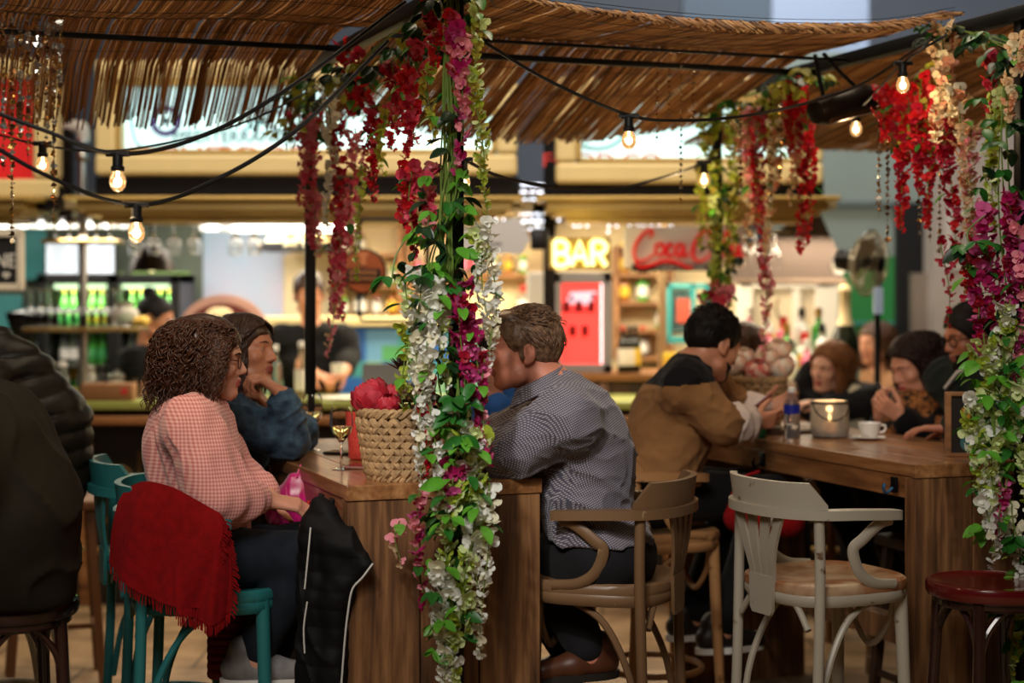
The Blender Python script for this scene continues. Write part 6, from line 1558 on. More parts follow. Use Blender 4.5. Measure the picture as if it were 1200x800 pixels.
# ---------------------------------------------------------------- man in the black and brown sweater, bent over his phone
p = sit(765, 6.12, FR, 1.05, None, (788, 492, 6.12), (812, 428, 6.12), False)
p.head = (A3(P(836, 402, 6.12)), 28, -26, 0, 1.0)
p.sh = [A3(P(826, 446, 6.34)), A3(P(806, 448, 5.93))]; p.el = [A3(P(868, 488, 6.42)), A3(P(848, 500, 5.90))]; p.wr = [A3(P(895, 482, 6.36)), A3(P(882, 494, 6.08))]
onto(p, OB, 1.72)
man2 = make_body(p, 'person with dark hair and beard in a black and brown sweater, bent over a phone', None, .0055, skin('tan', (206, 142, 110), (170, 96, 84)), [dict(d=(.75, -.2, .3), n=(0, -.8, .4), side=-1, curl=.5), dict(d=(.85, .3, .05), n=(-.2, .8, .4), side=1, curl=.6)])
make_eyes(man2, p, BROW_D)
hair_obj(man2, p, M_BLKH, strand_set(p.M, p.s, 900, man_path, 15, .0016, 0, 0, 7), .004, .009, .058, -.05, True, None, .003, 160); beard(man2, p, M_BLKH)
BRN = [cloth('black_knit', (17, 16, 20), .95), cloth('tobacco_brown_knit', (148, 106, 66), .95, .15), cloth('white_knit_hem', (206, 200, 192), .9)]
zb = P(780, 447, 6.1).z; zh = P(760, 541, 6.1).z
s_ = dress(man2, p, BRN, BLKC, .006, .022, .60, True, .005, cutz=.02, matfn=lambda c: np.where(c[:, 2] > zb + .10 * (c[:, 0] - P(790, 0, 6.1).x) - .0, 0, np.where(c[:, 2] > p.pelvis[2] + .05, 1, 2)).astype(np.int32))
lo, hi = bounds(p, .2)
for i in (0, 1):
    V_ = Vol(lo, hi, .006); arm_prims(V_, p, i, .022, .58, .90, .012); V_.disp(lambda q: .008 * fold(q, 50, 9) + .003 * wob(q, 60, 9) - .003); V_.build('rolled_white_sleeve', cloth('white_shirt_cotton', (214, 196, 186), .9), s_)
shoes(man2, p)
phone(P(886, 478, 6.22), (-.5, .25, .6), (.35, .25, .6), 'red-brown phone held by the man in the brown sweater', mat('red_brown_case', S(120, 44, 30), .4))
# ---------------------------------------------------------------- woman in the leopard scarf with a phone
p = sit(1092, 7.04, FL + np.array([0, -.1, 0]), .95, None, (1092, 505, 6.95), (1088, 462, 6.95), True)
p.head = (A3(P(1072, 428, 6.92)), 205, -20, 4, 1.0)
p.el = [A3(P(1086, 514, 6.80)), A3(P(1040, 520, 7.12))]; p.wr = [A3(P(1056, 489, 6.70)), A3(P(1032, 490, 6.92))]
onto(p, OB, 1.72)
woman3 = make_body(p, 'person with long dark wavy hair and leopard scarf, looking at a phone', None, .0055, skin('warm', (226, 158, 126), (190, 84, 84)), [dict(d=(-.75, -.0, .5), n=(.1, .8, .4), side=-1, curl=.75), dict(d=(-.1, -.1, .9), n=(.4, -.8, .2), side=1, curl=.7)])
make_eyes(woman3, p, BROW_D)
hair_obj(woman3, p, mat('dark_chestnut_hair', S(46, 26, 20), .5, spec=.3, var=.4, vscale=50), both(strand_set(p.M, p.s, 620, long_path(-.34, -.12, .105, .13, .3), 21, .0034, .011, 3, 34), strand_set(p.M, p.s, 360, sweep_path(-.14, .098), 22, .003, .005, 3, 26)), .005, .010, .070, -.16, False, ext2, .008, 60, lo=.3, hi=.25)
s_ = dress(woman3, p, BLKC, BLKC, .008, .018, .93)
lp = mat('leopard_scarf', S(176, 112, 52), .85); N, L, b = nodes(lp); tc = N.new('ShaderNodeTexCoord'); vo = N.new('ShaderNodeTexVoronoi'); vo.feature = 'DISTANCE_TO_EDGE'; vo.inputs['Scale'].default_value = 26; L.new(tc.outputs['Object'], vo.inputs['Vector']); nz = N.new('ShaderNodeTexNoise'); nz.inputs['Scale'].default_value = 30; L.new(tc.outputs['Object'], nz.inputs['Vector']); ad = N.new('ShaderNodeMath'); ad.operation = 'MULTIPLY_ADD'; ad.inputs[1].default_value = .35; L.new(nz.outputs['Fac'], ad.inputs[0]); L.new(vo.outputs['Distance'], ad.inputs[2])
rp = N.new('ShaderNodeValToRGB'); e = rp.color_ramp.elements; e[0].position = .22; e[0].color = (*S(26, 16, 12), 1); e[1].position = .30; e[1].color = (*S(176, 112, 52), 1); k = e.new(.48); k.color = (*S(120, 66, 30), 1); L.new(ad.outputs[0], rp.inputs['Fac']); L.new(rp.outputs['Color'], b.inputs['Base Color'])
lo, hi = bounds(p, .22); V_ = Vol(lo, hi, .007); n_ = p.neck
for k in range(14):
    a = 2 * PI * k / 14; a2 = 2 * PI * (k + 1) / 14; V_.cap(n_ + [.10 * math.cos(a), .11 * math.sin(a), -.02 + .02 * math.cos(a)], n_ + [.10 * math.cos(a2), .11 * math.sin(a2), -.02 + .02 * math.cos(a2)], .048, k=.03)
V_.chain([n_ + [-.09, -.07, -.03], n_ + [-.13, -.12, -.12], n_ + [-.13, -.14, -.24]], [.055, .075, .07], k=.04); V_.chain([n_ + [.02, -.12, -.03], n_ + [.03, -.17, -.12], n_ + [.03, -.16, -.22]], [.05, .06, .05], k=.04)
V_.disp(lambda q: .007 * wob(q, 40, 8)); V_.build('scarf', lp, woman3); shoes(woman3, p)
phone(P(1036, 468, 6.83), (.8, -.05, .3), (-.25, .1, .9), 'black phone held by the woman in the leopard scarf')
# ---------------------------------------------------------------- man with glasses half behind the flowers
p = sit(1182, 6.32, FL + np.array([0, -.15, 0]), 1.05, None, (1165, 480, 6.42), (1150, 426, 6.42), False)
p.head = (A3(P(1138, 393, 6.40)), 195, -14, 0, 1.0)
p.el = [A3(P(1146, 500, 6.12)), A3(P(1150, 505, 6.42))]; p.wr = [A3(P(1112, 516, 6.12)), A3(P(1115, 520, 6.56))]
onto(p, OB, 1.72)
man3 = make_body(p, 'person with black-rimmed glasses and beard, half hidden by the magenta flower garland', None, .006, skin('brown', (176, 112, 84), (140, 76, 66)), [dict(d=(-.9, .3, 0), n=(0, 0, -1), side=-1, curl=.3), dict(d=(-.9, -.3, 0), n=(0, 0, -1), side=1, curl=.3)])
make_eyes(man3, p, BROW_D); hair_obj(man3, p, M_BLKH, None, .005, .012, .056, -.05, True, None, .002, 180); beard(man3, p, M_BLKH); specs(man3, p, M_BLKP)
dress(man3, p, cloth('dark_green_jacket', (26, 34, 30), .9), BLKC, .009, .022); shoes(man3, p)
MB().tube([p.neck + [-.03, -.07, .01], p.neck + [-.10, -.05, -.03], p.neck + [-.14, -.02, -.09]], [.018, .024, .018], 10, flat=.4).build('white_collar', BRN[2], man3, world=True)
# ---------------------------------------------------------------- person in blue behind the checked shirt
p = sit(628, 5.92, FL, 1.0, None, (612, 512, 5.92), (600, 462, 5.92), False)
p.head = (A3(P(592, 420, 5.90)), 178, -6, 0, 1.0); p.el = [A3(P(590, 520, 5.72)), A3(P(600, 520, 6.16))]; p.wr = [A3(P(582, 470, 5.74)), A3(P(555, 512, 6.05))]
onto(p, OA, 1.5)
man4 = make_body(p, 'person in a plain blue shirt, seen behind the man in the checked shirt', None, .006, skin('deep', (150, 92, 70), (120, 60, 54)), [dict(d=(-.3, .1, .9), n=(-.3, .9, 0), side=1, curl=.9), dict(d=(-.9, -.3, 0), n=(0, 0, -1), side=1, curl=.3)])
make_eyes(man4, p, BROW_D); hair_obj(man4, p, M_BLKH, None, .005, .010, .056, -.05, True, None, .002, 180)
dress(man4, p, cloth('blue_cotton', (38, 84, 150), .85), BLKC, .008, .018); shoes(man4, p)
# ---------------------------------------------------------------- girl with fair hair leaning on the bar
p = sit(984, 7.95, np.array([-.45, -.9, 0]), .8, None, (986, 482, 8.02), (980, 452, 8.02), True, seat=.72)
p.head = (A3(P(973, 430, 7.98)), 222, -8, -10, .95); p.el = [A3(P(998, 478, 7.86)), A3(P(944, 452, 8.08))]; p.wr = [A3(P(968, 474, 7.78)), A3(P(952, 428, 8.05))]
girl = make_body(p, 'young person with long fair hair resting head on hand at the bar', None, .006, skin('pale', (236, 180, 152), (190, 100, 96)), [dict(d=(-.8, 0, .1), n=(0, 0, -1), side=-1, curl=.4), dict(d=(.35, -.1, .85), n=(.8, -.2, -.3), side=1, curl=.4)])
make_eyes(girl, p, BROW_D); hair_obj(girl, p, mat('fair_brown_hair', S(160, 106, 64), .55, spec=.3, var=.45, vscale=50), both(strand_set(p.M, p.s, 420, long_path(-.26, -.14, .098, .118, .3), 31, .0034, .004, 2, 22), strand_set(p.M, p.s, 260, sweep_path(-.14, .095), 32, .003, .003, 2, 22)), .006, .009, .070, -.14, False, ext2, .003, 80, lo=.28, hi=.22)
dress(girl, p, cloth('dark_teen_jacket', (24, 24, 28), .8), DENIM, .009, .020); shoes(girl, p)
V_ = Vol(*bounds(p, .2), .008); V_.chain([p.neck + [.05, -.04, -.0], p.neck + [.09, -.10, -.05], p.neck + [.06, -.13, -.16], p.neck + [-.02, -.13, -.24]], [.035, .045, .045, .04], k=.03); V_.disp(lambda q: .006 * wob(q, 40, 8)); V_.build('pale_hood', cloth('pale_hood_fabric', (196, 186, 160), .9), girl)
make_wood_stool(V((1.53, 7.95, 0)), 'wooden stool under the fair-haired young person at the bar', M_WST, .72, .4)
# ---------------------------------------------------------------- bar staff and standing guests
def stand(px0, Y, f, build, head, neck, fem, el, wr):
    f = nrm(f); l = LEFT(f); x = (px0 - 600) * Y / F; nk = A3(P(*neck)); pe = np.array([x, Y, nk[2] - .56]); p = Pose(f=f, fem=fem, build=build); p.neck = nk; p.pelvis = pe; p.chest = nk * .62 + pe * .38 + f * .01; p.head = head
    p.sh = [nk + l * .17 * build ** .5 - [0, 0, .05], nk - l * .17 * build ** .5 - [0, 0, .05]]; p.el = [A3(P(*q)) for q in el]; p.wr = [A3(P(*q)) for q in wr]
    p.hip = [pe + l * .09 - [0, 0, .02], pe - l * .09 - [0, 0, .02]]; zk = (pe[2] + .08) / 2; p.knee = [np.array([*(pe + l * .10)[:2], zk]), np.array([*(pe - l * .10)[:2], zk])]; p.ank = [np.array([*(pe + l * .11)[:2], .085]), np.array([*(pe - l * .11)[:2], .085])]; return p
p = stand(364, 9.40, (.25, -1, 0), .98, (A3(P(362, 344, 9.27)), -78, -12, 0, 1.0), (366, 384, 9.3), True, [(408, 418, 9.30), (334, 420, 9.3)], [(402, 438, 9.05), (372, 440, 9.02)])
bar1 = make_body(p, 'standing bartender in a black long-sleeved top, looking down behind the slim post', None, .006, skin('amber', (206, 140, 104), (160, 84, 74)), [dict(d=(-.5, -.6, -.2), n=(-.3, 0, -.9), side=1, curl=.7), dict(d=(.6, -.6, -.1), n=(.3, 0, -.9), side=-1, curl=.7)])
make_eyes(bar1, p, BROW_D)
def bun(c, r):
    def fn(V_, M, s): V_.frame(M, s); V_.ell(c, r, k=.012); V_.frame()
    return fn
hair_obj(bar1, p, mat('brown_tied_hair', S(70, 42, 30), .4, var=.4, vscale=60), None, .005, .010, .056, -.07, True, bun((-.12, .0, .05), (.03, .035, .03)), .002, 160); dress(bar1, p, BLKC, BLKC, .008, .018, .80, cutz=-.08); shoes(bar1, p)
cu = MB().lathe([(.03, 0), (.034, .004), (.036, .05), (.033, .05), (.028, .008), (.001, .008)], 18, capt=False).build('white_cloth_ball', cloth('white_towel', (232, 228, 220), .9)); cu.name = 'paper_cup'; cu.location = P(396, 437, 8.98); tag(cu, 'small white cup in the hands of the standing bartender', 'cup')
p = stand(172, 9.42, (.95, -.2, 0), .95, (A3(P(182, 372, 9.33)), -14, -16, 0, .97), (172, 408, 9.35), True, [(186, 446, 9.55), (164, 452, 9.16)], [(222, 452, 9.5), (206, 452, 9.05)])
bar2 = make_body(p, 'bartender with hair in a bun and spectacles, in profile beside the glass rack', None, .006, skin('amber', (), ()) if False else [MATS['skin_amber'], MATS['lips_amber']], [dict(d=(.9, .1, -.3), n=(0, 0, -1), side=-1, curl=.5), dict(d=(.9, .1, -.3), n=(0, 0, -1), side=1, curl=.5)])
make_eyes(bar2, p, BROW_D); specs(bar2, p, M_STEEL); hair_obj(bar2, p, M_BLKH, None, .005, .009, .056, -.06, True, bun((-.075, 0, .125), (.040, .042, .036)), .002, 160); dress(bar2, p, BLKC, BLKC, .008, .018, .5, cutz=-.08); shoes(bar2, p)
p = stand(1030, 9.62, (-.8, -.6, 0), .95, (A3(P(1026, 402, 9.62)), 215, -5, 0, .98), (1030, 438, 9.62), True, [(1048, 482, 9.52), (1012, 482, 9.72)], [(1040, 512, 9.45), (1006, 512, 9.62)])
gst = make_body(p, 'person with brown hair standing before the green wall, behind the fan pole', None, .007, [MATS['skin_tan'], MATS['lips_tan']], [dict(d=(-.9, -.3, 0), n=(0, 0, -1), side=-1, curl=.4), dict(d=(-.9, -.3, 0), n=(0, 0, -1), side=1, curl=.4)])
make_eyes(gst, p, BROW_D); hair_obj(gst, p, mat('mid_brown_hair', S(84, 52, 34), .4, var=.4, vscale=50), strand_set(p.M, p.s, 200, long_path(-.24, -.12), 41, .004, .004, 2, 18), .007, .010, .056, -.14, False, ext2, .003, 80, lo=.28, hi=.22); dress(gst, p, cloth('tan_coat', (150, 110, 78), .9), DENIM, .010, .020, cutz=-.1); shoes(gst, p)
p = stand(866, 8.05, (.3, 1, 0), .95, (A3(P(872, 408, 8.05)), 80, -10, 0, .98), (872, 446, 8.05), True, [(880, 482, 8.02), (850, 482, 8.0)], [(874, 488, 8.2), (858, 488, 8.2)])
gs2 = make_body(p, 'person with brown hair seen from behind at the bar, past the rose basket', None, .007, [MATS['skin_tan'], MATS['lips_tan']], [dict(d=(0, .9, 0), n=(0, 0, -1), side=-1, curl=.4), dict(d=(0, .9, 0), n=(0, 0, -1), side=1, curl=.4)])
hair_obj(gs2, p, MATS['mid_brown_hair'], strand_set(p.M, p.s, 200, long_path(-.2, -.12), 42, .004, .004, 2, 18), .007, .012, .056, -.14, False, ext2, .003, 80, lo=.28, hi=.22); dress(gs2, p, cloth('beige_coat', (176, 150, 124), .9), BLKC, .010, .022, cutz=-.1); shoes(gs2, p)
# ---------------------------------------------------------------- the two coats at the edge of the frame (their heads lean out of the picture)
OLV = cloth('olive_coat_cloth', (31, 26, 15), .8, .3, 8, .1, 60, 0.); QLT = cloth('dark_puffer_nylon', (30, 25, 18), .45, .3, 8, .1, 40, 0.)
p = sit(6, 4.68, FL, 1.18, None, (-22, 560, 4.66), (-62, 470, 4.64), False)
p.head = (A3(P(-95, 420, 4.62)), 190, -10, 0, 1.0); p.el = [A3(P(-40, 570, 4.40)), A3(P(-60, 560, 4.9))]; p.wr = [A3(P(-130, 560, 4.45)), A3(P(-140, 560, 4.8))]
co1 = make_body(p, 'person in a long olive coat seated at the frame edge on the dark stool', None, .008, [MATS['skin_fair'], MATS['lips_fair']], [dict(d=(-.9, .2, 0), n=(0, 0, -1), side=-1, curl=.4), dict(d=(-.9, -.2, 0), n=(0, 0, -1), side=1, curl=.4)])
make_eyes(co1, p, BROW_D); hair_obj(co1, p, M_BLKH, None, .006, .011, .056, -.06, True)
lo, hi = bounds(p, .26); lo[2] = .45; V_ = Vol(lo, hi, .009); torso_prims(V_, p, .045)
for i in (0, 1): arm_prims(V_, p, i, .035, 0, .92)
V_.chain([A3(P(-8, 520, 4.60)), A3(P(18, 600, 4.60)), A3(P(24, 690, 4.62)), A3(P(22, 706, 4.62))], [.16, .155, .13, .11], k=.08); V_.chain([p.chest, A3(P(-5, 690, 4.78))], [.18, .16], k=.08)
V_.disp(lambda q: .008 * wob(q * np.array([1, 1, .5]), 20, 5) + .014 * fold(q, 24, 6, (1, 1, .5)) - .005); V_.cut((0, 0, .745), (0, 0, -1), .015); V_.build('coat', OLV, co1)
V_ = Vol(*bounds(p, .22), .010)
for i in (0, 1): leg_prims(V_, p, i, .012, .95)
V_.build('trousers', BLKC, co1); shoes(co1, p)
p = sit(4, 5.62, FL + np.array([0, .2, 0]), 1.02, None, (20, 500, 5.60), (-16, 434, 5.58), False)
p.head = (A3(P(-52, 398, 5.56)), 185, -12, 0, 1.0); p.el = [A3(P(10, 520, 5.33)), A3(P(-20, 520, 5.9))]; p.wr = [A3(P(-60, 520, 5.40)), A3(P(-70, 520, 5.8))]
co2 = make_body(p, 'person in a dark quilted puffer jacket hunched behind the olive coat', None, .008, [MATS['skin_tan'], MATS['lips_tan']], [dict(d=(-.9, .2, 0), n=(0, 0, -1), side=-1, curl=.4), dict(d=(-.9, -.2, 0), n=(0, 0, -1), side=1, curl=.4)])
make_eyes(co2, p, BROW_D); hair_obj(co2, p, M_BLKH, None, .006, .011, .056, -.06, True)
lo, hi = bounds(p, .26); V_ = Vol(lo, hi, .007); torso_prims(V_, p, .035)
for i in (0, 1): arm_prims(V_, p, i, .04, 0, .92)
V_.cap(p.neck + [.03, 0, .06], p.neck + [.05, 0, -.02], .085, .10, k=.05); V_.chain([A3(P(28, 440, 5.55)), A3(P(56, 500, 5.55)), A3(P(60, 560, 5.56))], [.10, .125, .12], k=.08)
ax = nrm(p.neck - p.pelvis)
V_.disp(lambda q: .012 * (np.abs(np.sin((q @ ax) * 48 + .8 * wob(q, 9, 2))) ** .6 - .6) + .005 * wob(q, 34, 6)); V_.cut(p.pelvis + [0, 0, -.06], (0, 0, -1), .012); V_.build('puffer_jacket', QLT, co2)
V_ = Vol(*bounds(p, .22), .010)
for i in (0, 1): leg_prims(V_, p, i, .012, .95)
V_.ell(p.pelvis, (.15, .2, .13), k=.05); V_.build('trousers', BLKC, co2); shoes(co2, p)
# ================================================================== artificial wisteria and leaf vines
def petal_mat(n, c, t=.35): return mat('petal_' + n, S(*c), .55, trl=t, var=.18, vscale=60)
PM = {'white': petal_mat('white', (240, 240, 232)), 'ivory': petal_mat('ivory', (232, 226, 196)), 'gwhite': petal_mat('green_white', (216, 230, 160)), 'lime': petal_mat('lime', (168, 186, 60)), 'olive': petal_mat('olive_yellow', (172, 160, 62)),
      'red': petal_mat('red', (206, 22, 34)), 'crimson': petal_mat('crimson', (168, 12, 44)), 'pink': petal_mat('pink', (240, 150, 164)), 'rose': petal_mat('rose', (222, 78, 108)), 'magenta': petal_mat('magenta', (176, 22, 96)), 'orchid': petal_mat('orchid', (206, 86, 150)),
      'cream': petal_mat('cream', (230, 200, 160)), 'peach': petal_mat('peach', (226, 160, 128))}
LM = [mat('leaf_dark_green', S(20, 50, 22), .4, trl=.12, var=.3, vscale=30), mat('leaf_green', S(40, 104, 34), .4, trl=.18, var=.3, vscale=30), mat('leaf_bright_green', S(92, 160, 44), .42, trl=.25, var=.25, vscale=30), mat('leaf_yellow_green', S(166, 168, 60), .45, trl=.25, var=.25, vscale=30)]
STEM = mat('green_stem', S(92, 116, 44), .5)
def petal(b_, base, d, n, L_, W_, mi, cup=.35, curl=.3):
    d = nrm(d); n = np.array(n, float); n = nrm(n - d * (n @ d)); sd = np.cross(d, n); g = []
    for u, w_ in ((0, .22), (.45, 1), (.85, .85), (1.0, .35)): g.append([np.array(base) + d * L_ * u + sd * W_ * v * w_ + n * (cup * W_ * abs(v) ** 1.5 * w_ + curl * L_ * (u * u) * (1 - .3 * abs(v))) for v in (-1, 0, 1)])
    b_.grid(g, mi)
def leaf(b_, base, d, n, L_, W_, mi, droop=.25):
    d = nrm(d); n = np.array(n, float); n = nrm(n - d * (n @ d) + 1e-6); sd = np.cross(d, n); g = []
    for u in (0, .2, .45, .7, .9, 1.): w_ = math.sin(PI * min(1, (u * .93 + .04))) ** .8; g.append([np.array(base) + d * L_ * u + sd * W_ * v * w_ + n * (W_ * .35 * abs(v) * w_ - droop * L_ * u * u) for v in (-1, -.0, 1)])
    b_.grid(g, mi)
def rdir(rs, z=0.): 
    a = rs.rand() * 2 * PI; return np.array([math.cos(a), math.sin(a), z])
def strand(px, y0, y1, Y, pal, wd, label, group=None, dens=1., lv=0, size=1., seed=0, tip=True, lm=(1, 2), sway=.01):
    """one hanging spray: pixel column, top and bottom rows, depth; wd half width in px"""
    rs = np.random.RandomState(seed); a, c = P(px, y0, Y), P(px + rs.normal() * 4, y1, Y); Ln = a.z - c.z; t = thing('wisteria_strand', label, 'flower', a, 0, group); r0 = wd * Y / F
    ctr = lambda u: np.array([(c.x - a.x) * u + sway * math.sin(u * 5 + seed), sway * .6 * math.sin(u * 4 + seed * 2), -Ln * u])
    MB().tube([ctr(u) for u in np.linspace(0, 1, 14)], [.0022 - .0012 * u for u in np.linspace(0, 1, 14)], 5).build('stem', STEM, t)
    b_ = MB(); n = int(Ln / .0078 * dens * (.8 + r0 * 24)); names = list(dict.fromkeys(pal)); 
    for i in range(n):
        u = (i + rs.rand()) / n; e = (1 - .62 * u ** 1.6 if tip else 1); r_ = r0 * e * (.35 + .75 * rs.rand()); d = rdir(rs, -.15 - .3 * rs.rand()); p0 = ctr(u) + d * r_ * .75; sz = size * (.0165 + .008 * rs.rand()) * (1 - .5 * u if tip else 1)
        mi = names.index(pal[rs.randint(len(pal))]); f = nrm(d + [0, 0, -.4]); up = nrm([0, 0, 1] - f * f[2]); sdv = np.cross(f, up)
        f = nrm(f + rs.normal(size=3) * .35); up = nrm(up - f * (up @ f)); sdv = np.cross(f, up); tw = rs.normal() * .5
        for an, ll, ww in ((tw + .75, 1.05, .62), (tw - .75, 1.05, .62), (tw + PI, .95, .58)):
            d2 = up * math.cos(an) + sdv * math.sin(an); petal(b_, p0, nrm(d2 * .9 + f * .35), f, sz * ll, sz * ww, mi, .30, -.12)
        if sz > .016: petal(b_, p0, nrm(f * .9 - up * .4), up, sz * .6, sz * .3, mi, .6, .3)
        if i % 3 == 0: b_.tube([ctr(u), p0], .0007, 3, len(names), cap=False)
    b_.build('blossoms', [PM[k] for k in names] + [STEM], t)
    if lv:
        l_ = MB()
        for i in range(lv):
            u = rs.rand() ** 1.3 * .8; d = rdir(rs, -.1 - .5 * rs.rand()); L_ = .035 + .03 * rs.rand(); p0 = ctr(u) + d * r0 * .5; leaf(l_, p0, d, [0, 0, 1], L_, L_ * .27, rs.randint(len(lm)))
        l_.build('leaves', [LM[k] for k in lm], t)
    return t
def vine(path, label, n, spread, lm=(0, 1, 2), seed=0, size=1., group=None, stems=3, hang=.5):
    """leafy vine following a path of (px, py, depth)"""
    rs = np.random.RandomState(seed); q = bez([P(*k) for k in path], 40); base = V(q[len(q) // 2]); t = thing('leafy_vine', label, 'vine', base, 0, group); st = MB(); lf = MB()
    for k in range(stems):
        ph = rs.rand() * 6; rr = spread * (.15 + .25 * rs.rand()); st.tube([x + np.array([rr * math.cos(ph + i * .12), rr * .6 * math.sin(ph + i * .12), 0]) for i, x in enumerate(q)], .0026, 5)
    st.build('stem', STEM, t, world=True)
    i = 0; n = int(n * .62)
    while i < n:
        x = q[rs.randint(len(q))]; d = rdir(rs, -hang * rs.rand()); r_ = spread * (.3 + .8 * rs.rand()); c = x + d * r_; k = rs.randint(2, 5); m = rs.randint(len(lm))
        for j in range(k):
            dd = nrm(d * .5 + rdir(rs, -.5 * rs.rand() - .1)); L_ = size * (.030 + .026 * rs.rand()); leaf(lf, c, dd, nrm(np.array([0, -.5, 1]) + rs.normal(size=3) * .4), L_, L_ * (.26 + .08 * rs.rand()), m); i += 1
    lf.build('leaves', [LM[k] for k in lm], t, world=True); return t
SETS = []
W_ = ['white', 'white', 'white', 'ivory']; GW = ['gwhite', 'gwhite', 'white', 'lime']; LI = ['lime', 'lime', 'gwhite', 'olive']; RE = ['red', 'red', 'crimson']; CR = ['crimson', 'crimson', 'red', 'rose']; PK = ['pink', 'rose', 'rose', 'pink']; MG = ['magenta', 'magenta', 'orchid', 'crimson']; OR = ['orchid', 'magenta', 'pink']; CM = ['cream', 'cream', 'peach', 'ivory']; PP = ['pink', 'cream', 'pink']; OL = ['olive', 'lime', 'olive']
CN = {id(W_): 'white', id(GW): 'greenish white', id(LI): 'lime green', id(RE): 'bright red', id(CR): 'crimson', id(PK): 'rose pink', id(MG): 'magenta', id(OR): 'orchid pink', id(CM): 'cream', id(PP): 'pale pink', id(OL): 'olive yellow'}
def hang(place, items):
    """items: (px, y0, y1, Y, palette, half width, leaves, density, size)"""
    cnt = {}; order = sorted(range(len(items)), key=lambda i: items[i][0])
    lab = {}
    for i in order: c = CN[id(items[i][4])]; cnt.setdefault(c, []).append(i)
    for c, l in cnt.items():
        for k, i in enumerate(l): lab[i] = ('the only %s flower strand %s' % (c, place)) if len(l) == 1 else '%s flower strand %s, %s from the left' % (c, place, ORD[k])
    for i, it in enumerate(items):
        it = list(it) + [0, 1., 1.][len(it) - 6:] if len(it) < 9 else it
        px, y0, y1, Y, pal, wd, lv, dn, sz = it; strand(px, y0, y1, Y, pal, wd, lab[i], 'flower strands ' + place, dn, lv, sz, seed=int(px * 7 + y0) % 9973)
hang('on the front flower column', [
    (490, 310, 470, 4.64, W_, 15, 4, 1.0, 1.15), (478, 322, 455, 4.67, GW, 11, 2, .7, 1.), (506, 330, 500, 4.62, W_, 12, 3, .9, 1.1), (496, 400, 575, 4.60, W_, 9, 0, .6, 1.1), (522, 345, 455, 4.63, GW, 9, 3, .7, 1.), (470, 380, 480, 4.66, LI, 8, 2, .5, 1.),
    (568, 255, 395, 4.66, W_, 11, 2, .8, 1.1), (576, 290, 420, 4.68, W_, 8, 0, .7, 1.), (560, 270, 330, 4.66, GW, 10, 3, .6, 1.), (572, 370, 465, 4.63, W_, 7, 0, .5, 1.),
    (543, 470, 600, 4.60, GW, 15, 5, .9, 1.15), (560, 500, 640, 4.60, GW, 15, 4, .9, 1.15), (528, 560, 690, 4.58, GW, 15, 5, .9, 1.15), (556, 590, 690, 4.59, W_, 11, 2, .8, 1.15), (522, 660, 812, 4.57, W_, 15, 2, .9, 1.25), (538, 690, 800, 4.57, GW, 12, 3, .8, 1.2), (571, 565, 772, 4.60, W_, 8, 0, .45, 1.25), (548, 640, 740, 4.58, GW, 12, 3, .7, 1.1), (468, 610, 665, 4.62, PP, 8, 1, .4, 1.1), (508, 470, 600, 4.60, W_, 6, 1, .5, 1.),
    (543, 30, 200, 4.66, OR, 12, 2, .7, 1.15), (527, 10, 105, 4.70, CR, 12, 2, .8, 1.), (557, -10, 95, 4.66, LI, 9, 3, .6, 1.15), (560, 80, 215, 4.66, LI, 9, 0, .9, .9), (566, 150, 275, 4.68, LI, 8, 1, .7, .8),
    (541, 325, 470, 4.60, MG, 13, 3, .9, 1.15), (556, 360, 520, 4.61, MG, 10, 2, .8, 1.1), (505, 440, 560, 4.62, CR, 10, 3, .5, 1.1), (566, 420, 545, 4.60, OR, 7, 1, .6, .9), (528, 540, 600, 4.59, MG, 15, 3, .6, 1.2), (490, 575, 712, 4.60, OR, 9, 2, .6, 1.1), (484, 190, 300, 4.72, CR, 12, 2, .8, 1.1), (503, 190, 285, 4.70, PK, 14, 2, .8, 1.1)])
hang('on the beam over the near table', [
    (407, 45, 135, 5.75, RE, 13, 3, .8, 1.2), (384, 95, 265, 5.85, W_, 10, 0, 1., 1.), (364, 130, 290, 6.1, PK, 11, 1, 1., 1.05), (396, 130, 335, 5.95, CR, 13, 3, .9, 1.), (400, 230, 375, 5.93, PK, 14, 0, 1., 1.), (390, 330, 418, 5.97, PP, 6, 0, .6, 1.), (414, 150, 290, 5.8, PK, 11, 1, .9, 1.), (352, 130, 240, 6.12, PK, 10, 2, .8, .95), (372, 220, 300, 6.1, PP, 9, 0, .8, 1.), (420, 190, 330, 5.7, LI, 6, 0, .6, .8),
    (440, 120, 235, 5.5, CR, 11, 2, .9, 1.1), (448, 120, 205, 5.45, OL, 8, 3, .7, .9), (462, 70, 175, 5.3, CR, 14, 3, .9, 1.1), (490, 40, 170, 5.05, CR, 14, 3, .9, 1.1), (478, 90, 185, 5.15, RE, 12, 2, .8, 1.1), (472, 190, 265, 5.1, CR, 11, 1, .8, 1.15), (430, 85, 150, 5.55, RE, 11, 3, .7, 1.1), (510, -10, 80, 4.9, RE, 12, 2, .8, 1.1), (348, 90, 175, 6.15, OL, 12, 7, .7, 1.), (505, 75, 165, 4.95, OL, 8, 2, .5, 1.), (420, 60, 120, 5.6, CR, 13, 3, .8, 1.1)])
vine([(545, -20, 4.75), (500, 20, 5.05), (455, 55, 5.35), (410, 85, 5.7), (350, 112, 6.1)], 'dense dark leaf vine along the beam over the near table', 300, .10, (0, 0, 1, 3), 5, 1.15, hang=.8)
vine([(400, 60, 5.75), (365, 105, 6.05), (345, 150, 6.1)], 'yellow-green leaf vine where the beam meets the slim rear post', 90, .09, (1, 3, 3), 6, 1., hang=.8)
vine([(532, -20, 4.72), (528, 100, 4.71), (524, 210, 4.70), (520, 330, 4.68)], 'bundle of bare green stems and leaves up the front flower column', 110, .055, (0, 1, 2), 7, 1., stems=14)
